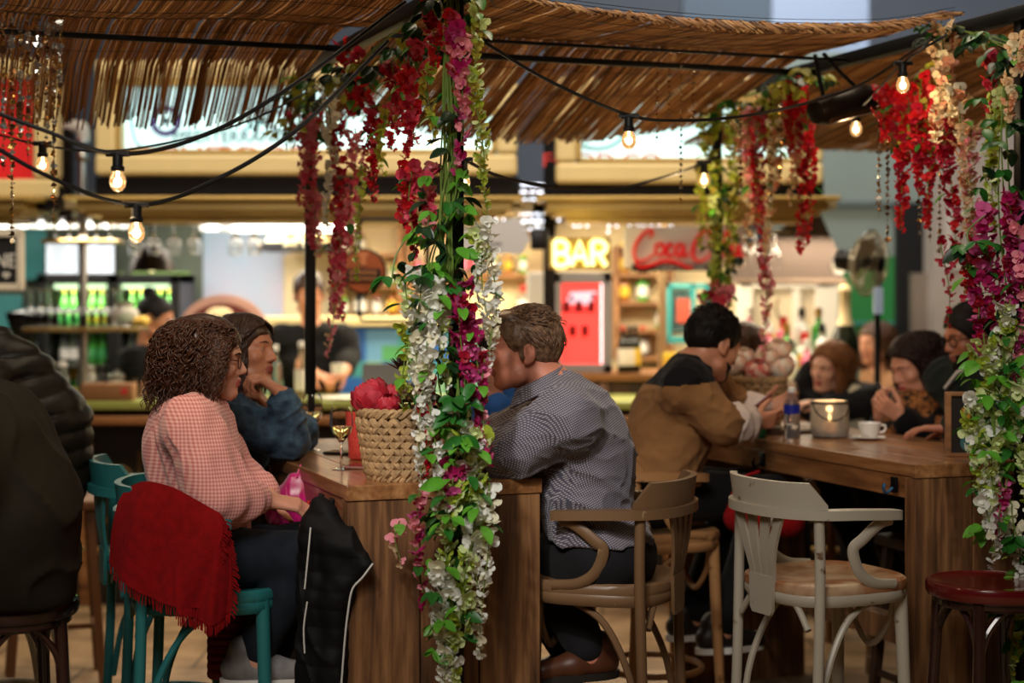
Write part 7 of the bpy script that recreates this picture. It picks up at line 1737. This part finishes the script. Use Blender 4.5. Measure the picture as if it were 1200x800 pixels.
vine([(528, 190, 4.68), (520, 260, 4.66), (515, 330, 4.66)], 'leafy green vine on the upper front flower column', 150, .085, (1, 2, 0), 8, 1.1)
vine([(520, 300, 4.66), (525, 400, 4.67), (520, 480, 4.66)], 'leafy vine behind the white blossoms of the front column', 150, .09, (0, 1, 1), 9, 1.1)
vine([(545, 440, 4.62), (536, 500, 4.61), (528, 560, 4.61), (520, 620, 4.62)], 'bright glossy leaf vine low on the front flower column', 170, .075, (1, 1, 2), 10, 1.15)
vine([(530, 600, 4.60), (525, 680, 4.60), (520, 760, 4.60)], 'leaf vine behind the lowest white blossoms of the front column', 80, .055, (1, 2), 11, 1.)
vine([(480, 270, 4.70), (468, 300, 4.69), (455, 330, 4.68)], 'loose sprig of leaves sticking out beside the round sign', 16, .03, (0, 1), 12, 1.25, stems=1)
hang('on the slim post by the script sign', [
    (833, 130, 370, 6.88, LI, 13, 6, .9, 1.1), (858, 120, 365, 6.85, LI, 10, 2, .8, 1.), (846, 330, 378, 6.85, PK, 17, 3, .9, 1.2), (830, 340, 372, 6.86, MG, 14, 2, .8, 1.1), (872, 140, 300, 6.75, CM, 12, 1, .8, 1.), (822, 190, 290, 6.9, OL, 9, 2, .7, 1.)])
hang('on the beam above the lantern table', [
    (893, 130, 335, 6.65, CR, 12, 2, .8, 1.1), (896, 300, 425, 6.65, PP, 7, 0, .7, 1.), (910, 140, 300, 6.55, CM, 12, 1, .8, 1.), (925, 85, 180, 6.45, RE, 12, 2, .8, 1.15), (938, 100, 295, 6.4, RE, 11, 1, .75, 1.1), (880, 120, 240, 6.7, PP, 12, 2, .8, 1.), (948, 130, 290, 6.35, RE, 8, 1, .6, 1.), (930, 170, 240, 6.45, CM, 9, 0, .7, 1.), (905, 100, 200, 6.6, OL, 13, 5, .7, 1.)])
vine([(840, 118, 6.95), (880, 108, 6.7), (930, 90, 6.4), (960, 80, 6.2)], 'leaf vine along the beam above the heater, beside the slim post', 170, .11, (0, 1, 3), 13, 1.1, hang=.9)
vine([(842, 180, 6.9), (846, 260, 6.88), (848, 340, 6.88)], 'green leaf vine on the slim post by the red script sign', 90, .07, (1, 2, 0), 14, 1.1)
hang('hanging beyond the heater', [
    (1038, 95, 165, 5.85, RE, 13, 3, .8, 1.2), (1052, 100, 270, 5.8, RE, 13, 2, .9, 1.2), (1076, 85, 225, 5.7, RE, 12, 2, .9, 1.2), (1094, 90, 265, 5.65, RE, 12, 2, .8, 1.15), (1116, 140, 310, 5.6, CR, 13, 1, .8, 1.15), (1104, 25, 165, 5.55, CM, 17, 2, .9, 1.2), (1128, 100, 270, 5.5, CM, 15, 1, .9, 1.1), (1142, 140, 300, 5.5, PP, 12, 1, .7, 1.), (1088, 70, 200, 5.7, OL, 13, 4, .7, 1.1), (1062, 120, 190, 5.8, OL, 12, 4, .6, 1.), (1160, 60, 170, 5.4, CR, 10, 1, .7, 1.1), (1106, 280, 385, 5.6, CR, 6, 0, .4, 1.)])
hang('on the frame-edge flower column', [
    (1148, 240, 420, 5.16, MG, 15, 4, .9, 1.25), (1184, 225, 400, 5.12, MG, 14, 3, .9, 1.25), (1165, 300, 440, 5.14, MG, 12, 2, .8, 1.15), (1196, 260, 480, 5.1, OR, 12, 2, .8, 1.2), (1132, 300, 350, 5.18, CR, 11, 4, .6, 1.2),
    (1155, 390, 520, 5.10, GW, 15, 5, .8, 1.2), (1142, 460, 595, 5.08, GW, 14, 5, .8, 1.2), (1180, 350, 520, 5.08, GW, 15, 4, .8, 1.2), (1196, 440, 620, 5.06, GW, 14, 4, .8, 1.2), (1165, 500, 650, 5.06, GW, 14, 4, .8, 1.2), (1160, 580, 662, 5.04, W_, 13, 1, .6, 1.25), (1190, 590, 680, 5.04, W_, 13, 1, .6, 1.2), (1192, 690, 790, 5.06, LI, 9, 3, .5, 1.), (1168, 95, 270, 5.3, LI, 10, 3, .8, 1.15), (1190, 40, 140, 5.2, CM, 13, 2, .7, 1.2), (1176, 560, 640, 5.03, MG, 9, 2, .5, 1.)])
vine([(1110, 30, 5.6), (1150, 40, 5.45), (1195, 60, 5.3)], 'dark leaf vine above the flower column at the frame edge', 150, .11, (0, 0, 1), 15, 1.15, hang=.9)
vine([(1182, 90, 5.25), (1180, 200, 5.2), (1178, 320, 5.16), (1180, 420, 5.14)], 'leafy vine on the upper half of the column at the frame edge', 170, .09, (0, 1, 1), 16, 1.15)
vine([(1172, 400, 5.10), (1170, 480, 5.08), (1175, 560, 5.08), (1180, 640, 5.08)], 'bright leafy vine on the lower half of the column at the frame edge', 190, .085, (1, 2, 2), 17, 1.2)
vine([(1188, 640, 5.08), (1190, 720, 5.08), (1192, 800, 5.08)], 'thin leafy vine trailing below the burgundy stool seat', 70, .05, (1, 2), 18, 1.05)
vine([(1150, 252, 5.12), (1140, 270, 5.12), (1132, 288, 5.12)], 'sprig of dark leaves above the magenta blossoms at the frame edge', 16, .04, (0, 1), 19, 1.3, stems=1)
# ================================================================== things on and under the two tables
W_WINE = mat('white_wine', S(250, 236, 170), .03, trans=.97, ior=1.33)
def wine(loc, label):
    t = thing('wine_glass', label, 'glass', loc); k = .93
    MB().lathe([(r * k, z * k) for r, z in glass_mesh('wine')], 32, capt=False, capb=False).build('glass_body', M_GLASS, t)
    MB().lathe([(.002, .0975 * k), (.0115 * k, .1005 * k), (.0285 * k, .1225 * k), (.0345 * k, .140 * k), (.001, .140 * k)], 32).build('wine', W_WINE, t); return t
wine(V((-.519, 5.19, 1.0505)), 'stem glass of white wine standing nearest the woven basket'); wine(V((-.678, 5.80, 1.0505)), 'stem glass of white wine by the denim elbow')
ROPE = mat('woven_hyacinth', S(186, 150, 106), .75, var=.45, vscale=40, bump=.3, bscale=120)
def basket(loc, label, s=1., m=None):
    t = thing('woven_basket', label, 'basket', loc); H = .205 * s; r = lambda z: (.086 + .034 * (z / H)) * s; b_ = MB(); n = 22; rows = 8; m = m or ROPE
    for k in range(rows):
        z0 = .014 * s + (H - .045 * s) * k / rows; z1 = .014 * s + (H - .045 * s) * (k + 1.15) / rows
        for i in range(n):
            for q in (0, 1):
                a0 = 2 * PI * (i + .5 * q) / n; da = 2 * PI / n * .62 * (1 if (k + q) % 2 else -1); pts = []
                for j in range(5):
                    u = j / 4; a = a0 + da * (u - .5); z = z0 + (z1 - z0) * u; rr = r(z) + .007 * s * math.sin(PI * u) * (1 if q else .35); pts.append((rr * math.cos(a), rr * math.sin(a), z))
                b_.tube(pts, .0108 * s, 6, flat=1.0)
    b_.build('weave', m, t)
    for nm, z, rr in (('rim', H - .012 * s, .0085), ('base_rim', .009 * s, .008)):
        rm = MB()
        for ph in (0, PI): rm.tube([((r(z) + .004 * s * math.cos(a * 16 + ph)) * math.cos(a), (r(z) + .004 * s * math.cos(a * 16 + ph)) * math.sin(a), z + .008 * s * math.sin(a * 16 + ph)) for a in np.linspace(0, 2 * PI, 160, endpoint=False)], rr * s, 6, closed=True)
        rm.build(nm, m, t)
    MB().lathe([(.078 * s, .004), (.080 * s, .01), (.108 * s, H - .02 * s), (.10 * s, H - .022 * s), (.07 * s, .06)], 28, capt=False).build('liner', mat('dark_basket_liner', S(70, 50, 34), .9), t); return t
BK1 = V((-.325, 4.945, 1.0505)); basket(BK1, 'woven basket of red peonies on the near table, half behind white blossoms')
BK2 = V((.955, 6.72, 1.0505)); basket(BK2, 'woven basket of cream roses on the lantern table', 1.0)
def peony(loc, r, mats, label, tilt=(0, 0), seed=0, group=None):
    rs = np.random.RandomState(seed); t = thing('peony_flower', label, 'flower', loc, 0, group); b_ = MB(); R_ = Matrix.Rotation(tilt[0], 3, 'X') @ Matrix.Rotation(tilt[1], 3, 'Y')
    for ring, (n, el, k) in enumerate([(5, 1.25, .62), (7, .95, .85), (8, .6, 1.0), (9, .15, 1.05)]):
        for i in range(n):
            a = 2 * PI * (i + .5 * (ring % 2)) / n + rs.normal() * .08; g = []
            for u in np.linspace(0, 1, 6):
                row = []
                for v in np.linspace(-1, 1, 5):
                    e = -.9 + (el + .9) * u + .06 * math.sin(v * 4 + i); an = a + v * (.62 + .12 * ring) * (math.sin(PI * (.12 + .75 * u)) ** .7); rr = r * k * (1 - .10 * (1 - abs(v)) * u + .05 * math.sin(5 * v + i) * u)
                    row.append((rr * math.cos(an) * math.cos(e), rr * math.sin(an) * math.cos(e), rr * math.sin(e)))
                g.append(row)
            b_.grid(g, (ring + i) % len(mats))
    b_.xf(R_.to_4x4()).build('petals', mats, t); MB().tube([(0, 0, -r * .7), (0, 0, -r * 1.9)], .004, 6).build('stem', STEM, t); return t
RP = [mat('peony_red', S(190, 34, 52), .6, trl=.2, var=.2, vscale=30), mat('peony_rose', S(206, 62, 78), .6, trl=.2, var=.2, vscale=30)]
hz = BK1.z + .205
peony(BK1 + V((-.085, -.03, .245)), .056, RP, 'largest red peony, leaning out over the woven basket rim', (0, -.5), 1); peony(BK1 + V((-.03, -.075, .222)), .036, RP, 'red peony at the front of the woven basket', (.3, 0), 2); peony(BK1 + V((-.02, .0, .245)), .040, RP, 'red peony in the middle of the woven basket', (0, 0), 3)
def succulent(loc, r, m, label, spiky=False, seed=0):
    rs = np.random.RandomState(seed); t = thing('succulent', label, 'plant', loc); b_ = MB()
    for k in range(26 if not spiky else 20):
        ph = k * 2.4; el = .15 + 1.2 * (k / 26); d = np.array([math.cos(ph) * math.cos(el), math.sin(ph) * math.cos(el), math.sin(el)]); L_ = r * (1.15 - .35 * k / 26)
        if spiky: leaf(b_, (0, 0, 0), d, [0, 0, 1], L_ * 1.2, L_ * .2, 0, -.15)
        else: b_.tube([(0, 0, 0), d * L_ * .55, d * L_ * .85, d * L_], [.004, r * .16, r * .17, .002], 6)
    b_.build('leaves', m, t); MB().tube([(0, 0, 0), (0, 0, -.07)], .005, 6).build('stem', STEM, t)
SUC = mat('bronze_succulent', S(104, 84, 44), .5, var=.4, vscale=40, vcol=S(70, 30, 26)); SUD = mat('dark_succulent', S(36, 26, 26), .45)
succulent(BK1 + V((.03, -.04, .225)), .05, SUC, 'bronze succulent beside the peonies in the basket', False, 1); succulent(BK1 + V((.065, .0, .22)), .045, SUC, 'bronze succulent nearest the white blossoms', False, 2); succulent(BK1 + V((.005, .03, .245)), .042, SUC, 'olive-brown succulent behind the front ones', False, 4); succulent(BK1 + V((.01, -.01, .31)), .045, SUD, 'dark star-shaped succulent topping the basket', True, 3)
CRM = [mat('rose_cream', S(255, 244, 226), .6, trl=.2, var=.15, vscale=30), mat('rose_blush', S(255, 222, 200), .6, trl=.2, var=.2, vscale=30)]; CRR = [mat('rose_deep_pink', S(226, 120, 112), .6, trl=.2), CRM[1]]
for i, (dx, dy, dz, r_, m) in enumerate([(-.085, -.03, .26, .05, CRM), (.0, -.08, .235, .05, CRR), (.045, -.02, .285, .045, CRM), (.10, -.01, .25, .055, CRM), (.10, .03, .31, .05, CRM), (-.04, .04, .28, .045, CRM)]):
    peony(BK2 + V((dx, dy, dz)), r_, m, 'artificial rose in the second basket: ' + ['cream, nearest the bearded man', 'deep pink, lowest in front', 'cream, at the middle', 'large cream, on the bottle side', 'cream, topmost', 'cream, at the back'][i], (.5, 0), 10 + i)
# red glitter candle glass, phones
rg = thing('candle_glass', 'red glitter candle glass between wine glass and woven basket', 'candle holder', V((-.492, 5.50, 1.0505)))
rgm = mat('red_glitter_glass', S(196, 22, 26), .25, var=1, vcol=S(236, 90, 80), vscale=300, thr=(.52, .62)); MB().lathe([(.030, 0), (.034, .004), (.041, .15), (.038, .15), (.031, .01), (.001, .01)][:6], 28, capt=False).build('glass_body', rgm, rg)
MB().lathe([(.027, .012), (.028, .05), (.002, .052)], 20).build('candle', mat('wax', S(236, 200, 170), .5, emit=(1, .5, .2), estr=.4), rg)
def flat_phone(loc, rz, m, label):
    t = thing('phone', label, 'phone', loc, rz); MB().box((0, 0, .0045), (.076, .152, .009), bev=.004).build('case', m, t); MB().box((0, 0, .0093), (.07, .144, .0008)).build('screen', mat('off_screen', S(20, 20, 24), .1), t)
    for dy in (-.02, .01): MB().box((.0385, dy, .0045), (.002, .018, .003)).build('button', m, t)
    return t
flat_phone(V((-.47, 5.24, 1.0505)) if False else V((-.430, 5.22, 1.0505)), 1.25, mat('rose_gold_case', S(196, 140, 130), .3, .5), 'rose gold phone lying in front of the red candle glass'); flat_phone(V((-.545, 5.66, 1.0505)), 1.1, M_BLKP, 'black phone lying behind the nearest wine glass'); 
# lantern table
lt = thing('candle_lantern', 'grey frosted glass candle lantern with wire handle, glowing', 'lantern', V((1.176, 6.32, 1.0505)))
lg = mat('frosted_grey_glass', S(196, 192, 186), .35, trans=.6, ior=1.2, var=.3, vscale=30); MB().lathe([(.058, 0), (.068, .006), (.071, .03), (.071, .115), (.064, .128), (.066, .135), (.061, .135), (.058, .126), (.066, .112), (.066, .03), (.05, .012), (.001, .010)], 36, capt=False).build('glass_body', lg, lt)
MB().lathe([(.026, .012), (.027, .055), (.002, .057)], 20).build('candle', MATS['wax'], lt); MB().lathe([(.001, .058), (.006, .066), (.004, .08), (.0005, .09)], 10).build('flame', mat('candle_flame', (1, .7, .3), .5, emit=(1, .62, .25), estr=60), lt); light('POINT', 'candle_light', (1.176, 6.32, 1.155), 2.2, (1, .6, .25), .012)
MB().tube(bez([(-.068, -.02, .125), (-.05, -.055, .085), (0, -.078, .066), (.05, -.055, .085), (.068, -.02, .125)], 24), .0022, 6).tube([(.068 * math.cos(a), .068 * math.sin(a), .128) for a in np.linspace(0, 2 * PI, 30, endpoint=False)], .003, 6, closed=True).build('wire_handle', M_BLACK, lt)
cs_ = thing('saucer', 'white saucer under the coffee cup beside the lantern', 'saucer', V((1.296, 6.22, 1.0505))); MB().lathe([(.035, 0), (.04, .003), (.066, .010), (.066, .012), (.038, .006), (.001, .006)], 36, capt=False).build('plate', cupm, cs_)
sp = MB().tube(bez([(-.06, -.02, .0165), (-.03, -.028, .0145), (.0, -.034, .0145)], 10), .002, 6).sphere((-.066, -.018, .0165), (.011, .007, .0025), 10).build('spoon', M_STEEL); sp.location = (1.296, 6.22, 1.0505); tag(sp, 'teaspoon lying on the saucer beside the coffee cup', 'spoon')
cp = thing('coffee_cup', 'white cup standing on the saucer by the lantern', 'cup', V((1.302, 6.22, 1.057))); MB().lathe([(.022, 0), (.025, .003), (.038, .03), (.043, .055), (.041, .055), (.035, .03), (.02, .006), (.001, .006)], 32, capt=False).build('cup_body', cupm, cp); MB().tube(bez([(.038, 0, .046), (.058, 0, .044), (.055, 0, .024), (.034, 0, .02)], 14), .004, 6).build('handle', cupm, cp)
MB().tube([(-.042, .0, .036), (-.0415, -.012, .036)], .003, 4).build('print', mat('grey_print_cup', S(150, 150, 150), .5), cp)
wb = thing('water_bottle', 'clear water bottle with blue label beside the lantern', 'bottle', V((1.025, 6.25, 1.0505)))
MB().lathe([(.027, 0), (.030, .004), (.030, .05), (.028, .056), (.030, .062), (.030, .11), (.028, .13), (.016, .155), (.013, .165), (.013, .172)], 28).build('bottle_body', mat('clear_plastic', (.95, .97, 1), .06, trans=.92, ior=1.2), wb); MB().lathe([(.0306, .092), (.0306, .124)], 28, capb=False, capt=False).build('label_band', mat('royal_blue_label', S(30, 40, 150), .4), wb); MB().lathe([(.0145, .170), (.0145, .186), (.012, .188)], 20).build('cap', M_CAPW, wb)
pa = thing('menu_card', 'white folded menu card lying behind the water bottle', 'menu', V((1.10, 6.56, 1.0505)), .3); g = [[(-.13 + .26 * i / 8, y, .004 + .022 * abs(math.sin(PI * i / 8 * 1.0)) * .6) for y in (-.09, .09)] for i in range(9)]; MB().grid(g, thick=.002).build('paper', mat('white_paper', S(222, 210, 194), .8), pa); lnm = MB()
for i in range(5): lnm.box((-.0, -.06 + i * .03, .0205), (.05, .006, .001))
lnm.build('text_line', mat('grey_ink', S(150, 140, 130), .8), pa)
tr = thing('wooden_tray', 'brown wooden tray under the menu card on the lantern table', 'tray', V((1.00, 6.47, 1.0505)), .25); MB().box((0, 0, .004), (.15, .11, .008), bev=.002).box((0, -.052, .012), (.15, .006, .016), bev=.002).box((0, .052, .012), (.15, .006, .016), bev=.002).build('tray_body', W_DARK, tr, smooth=False); MB().box((-.072, 0, .012), (.006, .11, .016), bev=.002).box((.072, 0, .012), (.006, .11, .016), bev=.002).build('rim', W_DARK, tr, smooth=False)
gs = MB().lathe([(.018, 0), (.02, .003), (.021, .045), (.019, .045), (.017, .006), (.001, .006)], 24, capt=False).build('shot_glass', mat('green_shot_glass', S(60, 160, 110), .05, trans=.7, ior=1.3)); gs.location = (.915, 6.28, 1.0505); tag(gs, 'small green glass by the rolled white sleeve', 'glass')
ms = thing('menu_stand', 'wood-framed table menu with a beer picture at the lantern table end', 'menu', V((1.490, 5.60, 1.0505)), -.15); fr2 = MB()
for (c, d) in (((-.058, 0, .105), (.018, .05, .21)), ((.058, 0, .105), (.018, .05, .21)), ((0, 0, .006), (.1, .05, .012)), ((0, 0, .204), (.1, .05, .012))): fr2.box(c, d, bev=.002)
fr2.build('frame', W_LED, ms, smooth=False); MB().box((0, .004, .105), (.1, .03, .19)).build('panel', mat('dark_menu_print', S(34, 26, 24), .4), ms, smooth=False)
MB().lathe([(.010, .12), (.013, .13), (.015, .158)], 14, (0, -.0125, 0)).xf(Matrix.Diagonal((1, .35, 1, 1)) @ Matrix.Translation((0, -.02, 0))).build('beer_picture', mat('beer_gold', S(206, 150, 50), .5), ms); MB().prism([(.03 * math.cos(a), .045 + .03 * math.sin(a)) for a in np.linspace(0, 2 * PI, 20, endpoint=False)], 0, .002, fr=lambda v: V((v.x + .01, -.0115 - v.z, v.y))).build('round_print', mat('teal_print', S(60, 110, 110), .5), ms, smooth=False)
# black puffer jacket on the hook, white piping
BPN = mat('black_puffer_nylon', S(12, 12, 15), .7, spec=.25, var=.3, vscale=12, bump=.12, bscale=50); bj = thing('puffer_jacket', 'black puffer jacket with white piping hung on the near table corner', 'jacket', (P(385, 700, 4.78).x, 4.78, 0))
A_ = lambda x, y, Y=4.77: np.array(P(x, y, Y)); V_ = Vol(A_(335, 835, 4.62), A_(452, 575, 4.95), .005)
V_.chain([A_(374, 592, 4.80), A_(376, 625, 4.79), A_(374, 700, 4.79), A_(376, 830, 4.79)], [.028, .05, .055, .06], k=.04); V_.chain([A_(384, 604, 4.78), A_(404, 636, 4.73), A_(430, 661, 4.70)], [.035, .032, .012], k=.03); V_.chain([A_(428, 663, 4.70), A_(404, 684, 4.715)], [.010, .022], k=.03); V_.chain([A_(394, 640, 4.74), A_(394, 700, 4.735), A_(390, 830, 4.74)], [.045, .035, .035], k=.04); V_.chain([A_(364, 610, 4.80), A_(360, 680, 4.80), A_(357, 820, 4.80)], [.024, .026, .03], k=.03)
V_.disp(lambda q: .0035 * (np.abs(np.sin(q[:, 2] * 62 + .9 * wob(q, 9, 2))) ** .6 - .6) + .010 * fold(q, 46, 6, (1.3, 1, .25)) + .004 * wob(q, 40, 7) - .004); V_.build('jacket_body', BPN, bj)
PIP = mat('white_piping', S(206, 204, 200), .6); pp_ = MB(); pp_.tube(bez([A_(437, 660, 4.67), A_(425, 676, 4.665), A_(413, 690, 4.662), A_(408, 715, 4.66), A_(404, 750, 4.66), A_(399, 815, 4.66)], 30), .0028, 6); pp_.tube(bez([A_(364, 618, 4.725), A_(361, 650, 4.70), A_(357, 690, 4.69)], 14), .0024, 6); pp_.tube(bez([A_(360, 705, 4.685), A_(356, 735, 4.685), A_(357, 765, 4.685)], 14), .0024, 6); pp_.build('piping', PIP, bj, world=True)
# pink satin jacket
SAT = mat('magenta_satin', S(226, 30, 140), .25, var=.35, vscale=10, vcol=S(170, 14, 90), sheen=.4); pj = thing('satin_jacket', 'bright pink satin jacket bunched under the near table edge', 'jacket', (P(350, 590, 5.3).x, 5.3, 0)); B_ = lambda x, y, Y=5.28: np.array(P(x, y, Y)); V_ = Vol(B_(300, 640, 5.12), B_(412, 545, 5.5), .005)
V_.chain([B_(350, 556), B_(345, 580), B_(350, 604)], [.022, .055, .06], k=.04); V_.chain([B_(352, 562), B_(372, 590), B_(385, 612)], [.03, .045, .035], k=.04); V_.chain([B_(340, 580), B_(326, 606)], [.04, .03], k=.03); V_.chain([B_(344, 575), B_(368, 596, 5.24), B_(396, 606, 5.2)], [.035, .03, .018], k=.03); V_.chain([B_(338, 590), B_(322, 612, 5.24)], [.03, .02], k=.02); V_.disp(lambda q: .022 * fold(q, 30, 6, (1.3, 1, .45)) + .010 * fold(q, 62, 7, (1.2, 1, .5)) - .014); V_.build('jacket_body', SAT, pj); MB().tube(bez([B_(352, 545, 5.3), B_(350, 552, 5.27), B_(348, 560, 5.25)], 8), .004, 6).build('hanging_loop', SAT, pj, world=True)
# red bag on the far side of the white chair
rb = thing('red_bag', 'red soft bag hanging behind the white armchair', 'bag', (P(862, 605, 5.75).x, 5.75, 0)); C_ = lambda x, y, Y=5.75: np.array(P(x, y, Y)); V_ = Vol(C_(840, 650, 5.6), C_(955, 560, 5.9), .007); V_.chain([C_(868, 585), C_(866, 606), C_(880, 618)], [.04, .05, .045], k=.03); V_.chain([C_(880, 612), C_(925, 612)], [.045, .05], k=.03); V_.disp(lambda q: .005 * wob(q, 40, 3)); V_.build('bag_body', RED, rb); MB().tube(bez([C_(866, 580), C_(872, 560), C_(890, 552)], 10), .006, 6).build('strap', RED, rb, world=True)
# ================================================================== string lights, sequins, heater
CAB = mat('black_rubber_cable', S(14, 13, 13), .5); E_BULB = mat('warm_bulb_glow', (1, .8, .5), .3, emit=(1, .72, .40), estr=9); M_BULBG = mat('amber_bulb_glass', (1, .86, .66), .12, trans=1., ior=1.08, emit=(1, .55, .2), estr=.35)
def string(label, pts, bulbs, r=.0045, br=.0215, en=2.6):
    q = [P(*k) for k in pts]; t = thing('string_light', label, 'string lights', q[len(q) // 2]); MB().tube(bez(q, 80), r, 6).build('cable', CAB, t, world=True)
    for (x, y, Y) in bulbs:
        c = P(x, y, Y); s = MB(); s.tube([c + V((-.03, 0, 0)), c + V((.03, 0, 0))], .0085, 8).lathe([(.016, -.045), (.0175, -.042), (.0175, -.034), (.0135, -.03), (.0135, -.004), (.01, 0)], 16, c); s.build('lamp_socket', CAB, t, world=True)
        k = br / .0215; bo = MB().lathe([(.001, -.098), (.010 * k, -.095), (.0185 * k, -.085), (.0215 * k, -.072), (.019 * k, -.058), (.0135, -.048), (.013, -.042)], 20, c, capt=False).build('bulb', M_BULBG, t, world=True)
        MB().sphere(c + V((0, 0, -.072)), (.0105 * k, .0105 * k, .0125 * k), 12).tube([c + V((0, 0, -.062)), c + V((0, 0, -.042))], .004, 6).build('filament', E_BULB, bo, world=True); light('POINT', 'bulb_light', (c.x, c.y, c.z - .115), en, (1, .72, .4), .02)
string('thick string light cable with one bulb sweeping up to the front post', [(-30, 122, 4.30), (50, 152, 4.30), (138, 180, 4.35), (235, 160, 4.5), (340, 102, 4.68), (475, 2, 4.85)], [(138, 180, 4.35)], .0062)
string('lower string light cable with its bulb before the hanging glasses', [(-30, 158, 4.20), (60, 208, 4.25), (160, 240, 4.35), (250, 212, 4.5), (350, 150, 4.66), (455, 48, 4.82)], [(160, 240, 4.35)], .0062)
string('thin string light cable with a small bulb behind the sequins', [(-30, 150, 5.6), (50, 170, 5.6), (130, 177, 5.65), (230, 160, 5.7), (300, 138, 5.75), (360, 108, 5.9)], [(50, 168, 5.6)], .0045, en=.8)
string('string light cable drooping from the front post to the heater', [(562, 46, 4.85), (640, 93, 4.92), (737, 135, 5.0), (800, 141, 5.1), (870, 136, 5.3), (940, 122, 5.6), (1010, 98, 5.8), (1085, 50, 5.6)], [(737, 136, 5.0)], .0052)
string('low string light cable passing behind the flower column', [(540, 185, 5.3), (585, 206, 5.5), (650, 219, 5.8), (720, 220, 6.1), (790, 204, 6.5), (845, 182, 6.85)], [(825, 190, 6.7), (543, 187, 5.32)], .0055)
string('short string light with two bulbs beside the patio heater', [(960, 120, 6.2), (1003, 128, 6.1), (1058, 74, 5.5), (1110, 40, 5.45)], [(1003, 128, 6.1), (1058, 74, 5.5)], .004)
ht = thing('patio_heater', 'dark tubular patio heater under the beam, above the lantern table', 'heater', P(990, 122, 6.05)); HM = Matrix.Rotation(-.30, 4, 'Y') @ Matrix.Rotation(.55, 4, 'Z')
MB().lathe([(.02, -.15), (.042, -.145), (.05, -.12), (.05, .12), (.042, .145), (.02, .15)], 24, ax='x').xf(HM).build('housing', mat('heater_bronze', S(40, 32, 28), .4, .6), ht); MB().box((0, -.02, -.046), (.24, .03, .02), bev=.005).xf(HM).build('reflector_slot', mat('heater_slot', S(90, 70, 56), .3, .7), ht)
for s in (-1, 1): MB().tube([(s * .09, 0, .03), (s * .05, .03, .12), (s * .02, .05, .20)], .008, 6).xf(HM).build('bracket', M_BLACK, ht)
SEQ = [mat('silver_sequin', S(200, 196, 186), .2, .9), mat('bronze_sequin', S(130, 96, 66), .25, .9), mat('gold_sequin', S(206, 160, 90), .2, .9)]
def sequins(px, y0, y1, Y, label, seed, r=.0075, sp=.017, grp=None):
    rs = np.random.RandomState(seed); a, c = P(px, y0, Y), P(px, y1, Y); t = thing('sequin_string', label, 'decoration', a, 0, grp); n = int((a.z - c.z) / sp); MB().tube([(0, 0, 0), (0, 0, c.z - a.z)], .0006, 4).build('thread', SEQ[1], t); b_ = MB()
    for i in range(n):
        z = -sp * (i + .5); an = rs.rand() * PI; d = np.array([math.cos(an), math.sin(an), 0]); rr = r * (.5 + .7 * rs.rand()); q = [np.array([rs.normal() * .003, rs.normal() * .003, z]) + d * rr * math.cos(k) + np.array([0, 0, rr * math.sin(k)]) for k in np.linspace(0, 2 * PI, 10, endpoint=False)]; nn = np.cross(d, [0, 0, 1]) * .0005
        b_.add([x + nn for x in q] + [x - nn for x in q], [tuple(range(10)), tuple(range(19, 9, -1))] + [(k, (k + 1) % 10, 10 + (k + 1) % 10, 10 + k) for k in range(10)], rs.randint(3))
    tag(b_.build('sequin_chain', SEQ, t, smooth=False)); return t
for i, (x, y0, y1) in enumerate([(4, 18, 200), (14, 20, 290), (24, 24, 170), (33, 22, 190), (44, 20, 165), (55, 26, 175), (63, 20, 262), (70, 22, 130)]): sequins(x, y0, y1, 4.32 + .03 * (i % 3), 'sequin string hanging before the reed fringe, %s from the frame edge' % ORD[i], i, .0085, .016, 'sequin strings before the reed fringe')
for i, (x, y0, y1) in enumerate([(770, 76, 165), (798, 74, 240), (812, 80, 150), (784, 78, 140)]): sequins(x, y0, y1, 5.9, 'fine sequin string under the cross bar, %s' % ['shorter one nearest the lone bulb', 'longest', 'short one nearest the slim post', 'shortest'][i], 20 + i, .006, .02)
for i, (x, y0, y1) in enumerate([(1030, 100, 255), (1040, 120, 290), (1077, 150, 280), (1090, 160, 285), (1101, 170, 300)]): sequins(x, y0, y1, 5.9, 'sequin string among the red strands, %s from the patio heater' % ORD[i], 30 + i, .010, .022, 'sequin strings beyond the heater')
for i, (x, y0, y1) in enumerate([(868, 110, 230), (886, 110, 250), (903, 105, 240), (915, 100, 225)]): sequins(x, y0, y1, 6.3, 'sequin string over the second fascia sign, %s from the slim post' % ORD[i], 40 + i, .009, .022, 'sequin strings before the second fascia sign')
# ================================================================== added lights for the hall, no fixtures built
light('AREA', 'added_front_fill', (-.8, .2, 4.4), 170, (1, .93, .84), 2.0, 1.6, aim=(.1, 5.0, 1.3))  # added fill light high above the camera, no fixture; brightens tables and people
light('AREA', 'added_light_over_canopy', (-1.5, 6.2, 5.2), 140, (1, .82, .6), 2.0, aim=(-1.2, 6.2, 0))  # added warm overhead light, its fixture is assumed and not built
light('AREA', 'added_light_over_tables', (1.2, 6.6, 5.2), 140, (1, .82, .6), 2.0, aim=(.9, 6.4, 0))  # second added overhead light, fixture likewise only assumed
light('AREA', 'added_upper_panel_light', (2.0, 10.2, 5.6), 220, (.92, .95, 1), 1.2, aim=(2.6, 13, 3.6))  # added light, no visible fixture: brightens the upper hall panels
light('SPOT', 'added_spot_on_front_flowers', (-1.0, 1.2, 3.9), 420, (1, .97, .92), .12, aim=(-.13, 4.65, 1.35), spot=15, blend=.8)  # added narrow spot, no visible fixture: lifts the front flower column
light('SPOT', 'added_spot_on_edge_flowers', (1.0, 1.6, 3.9), 170, (1, .95, .88), .12, aim=(1.47, 5.1, 1.4), spot=15, blend=.8)  # second added spot, brightens the flower column at the frame edge
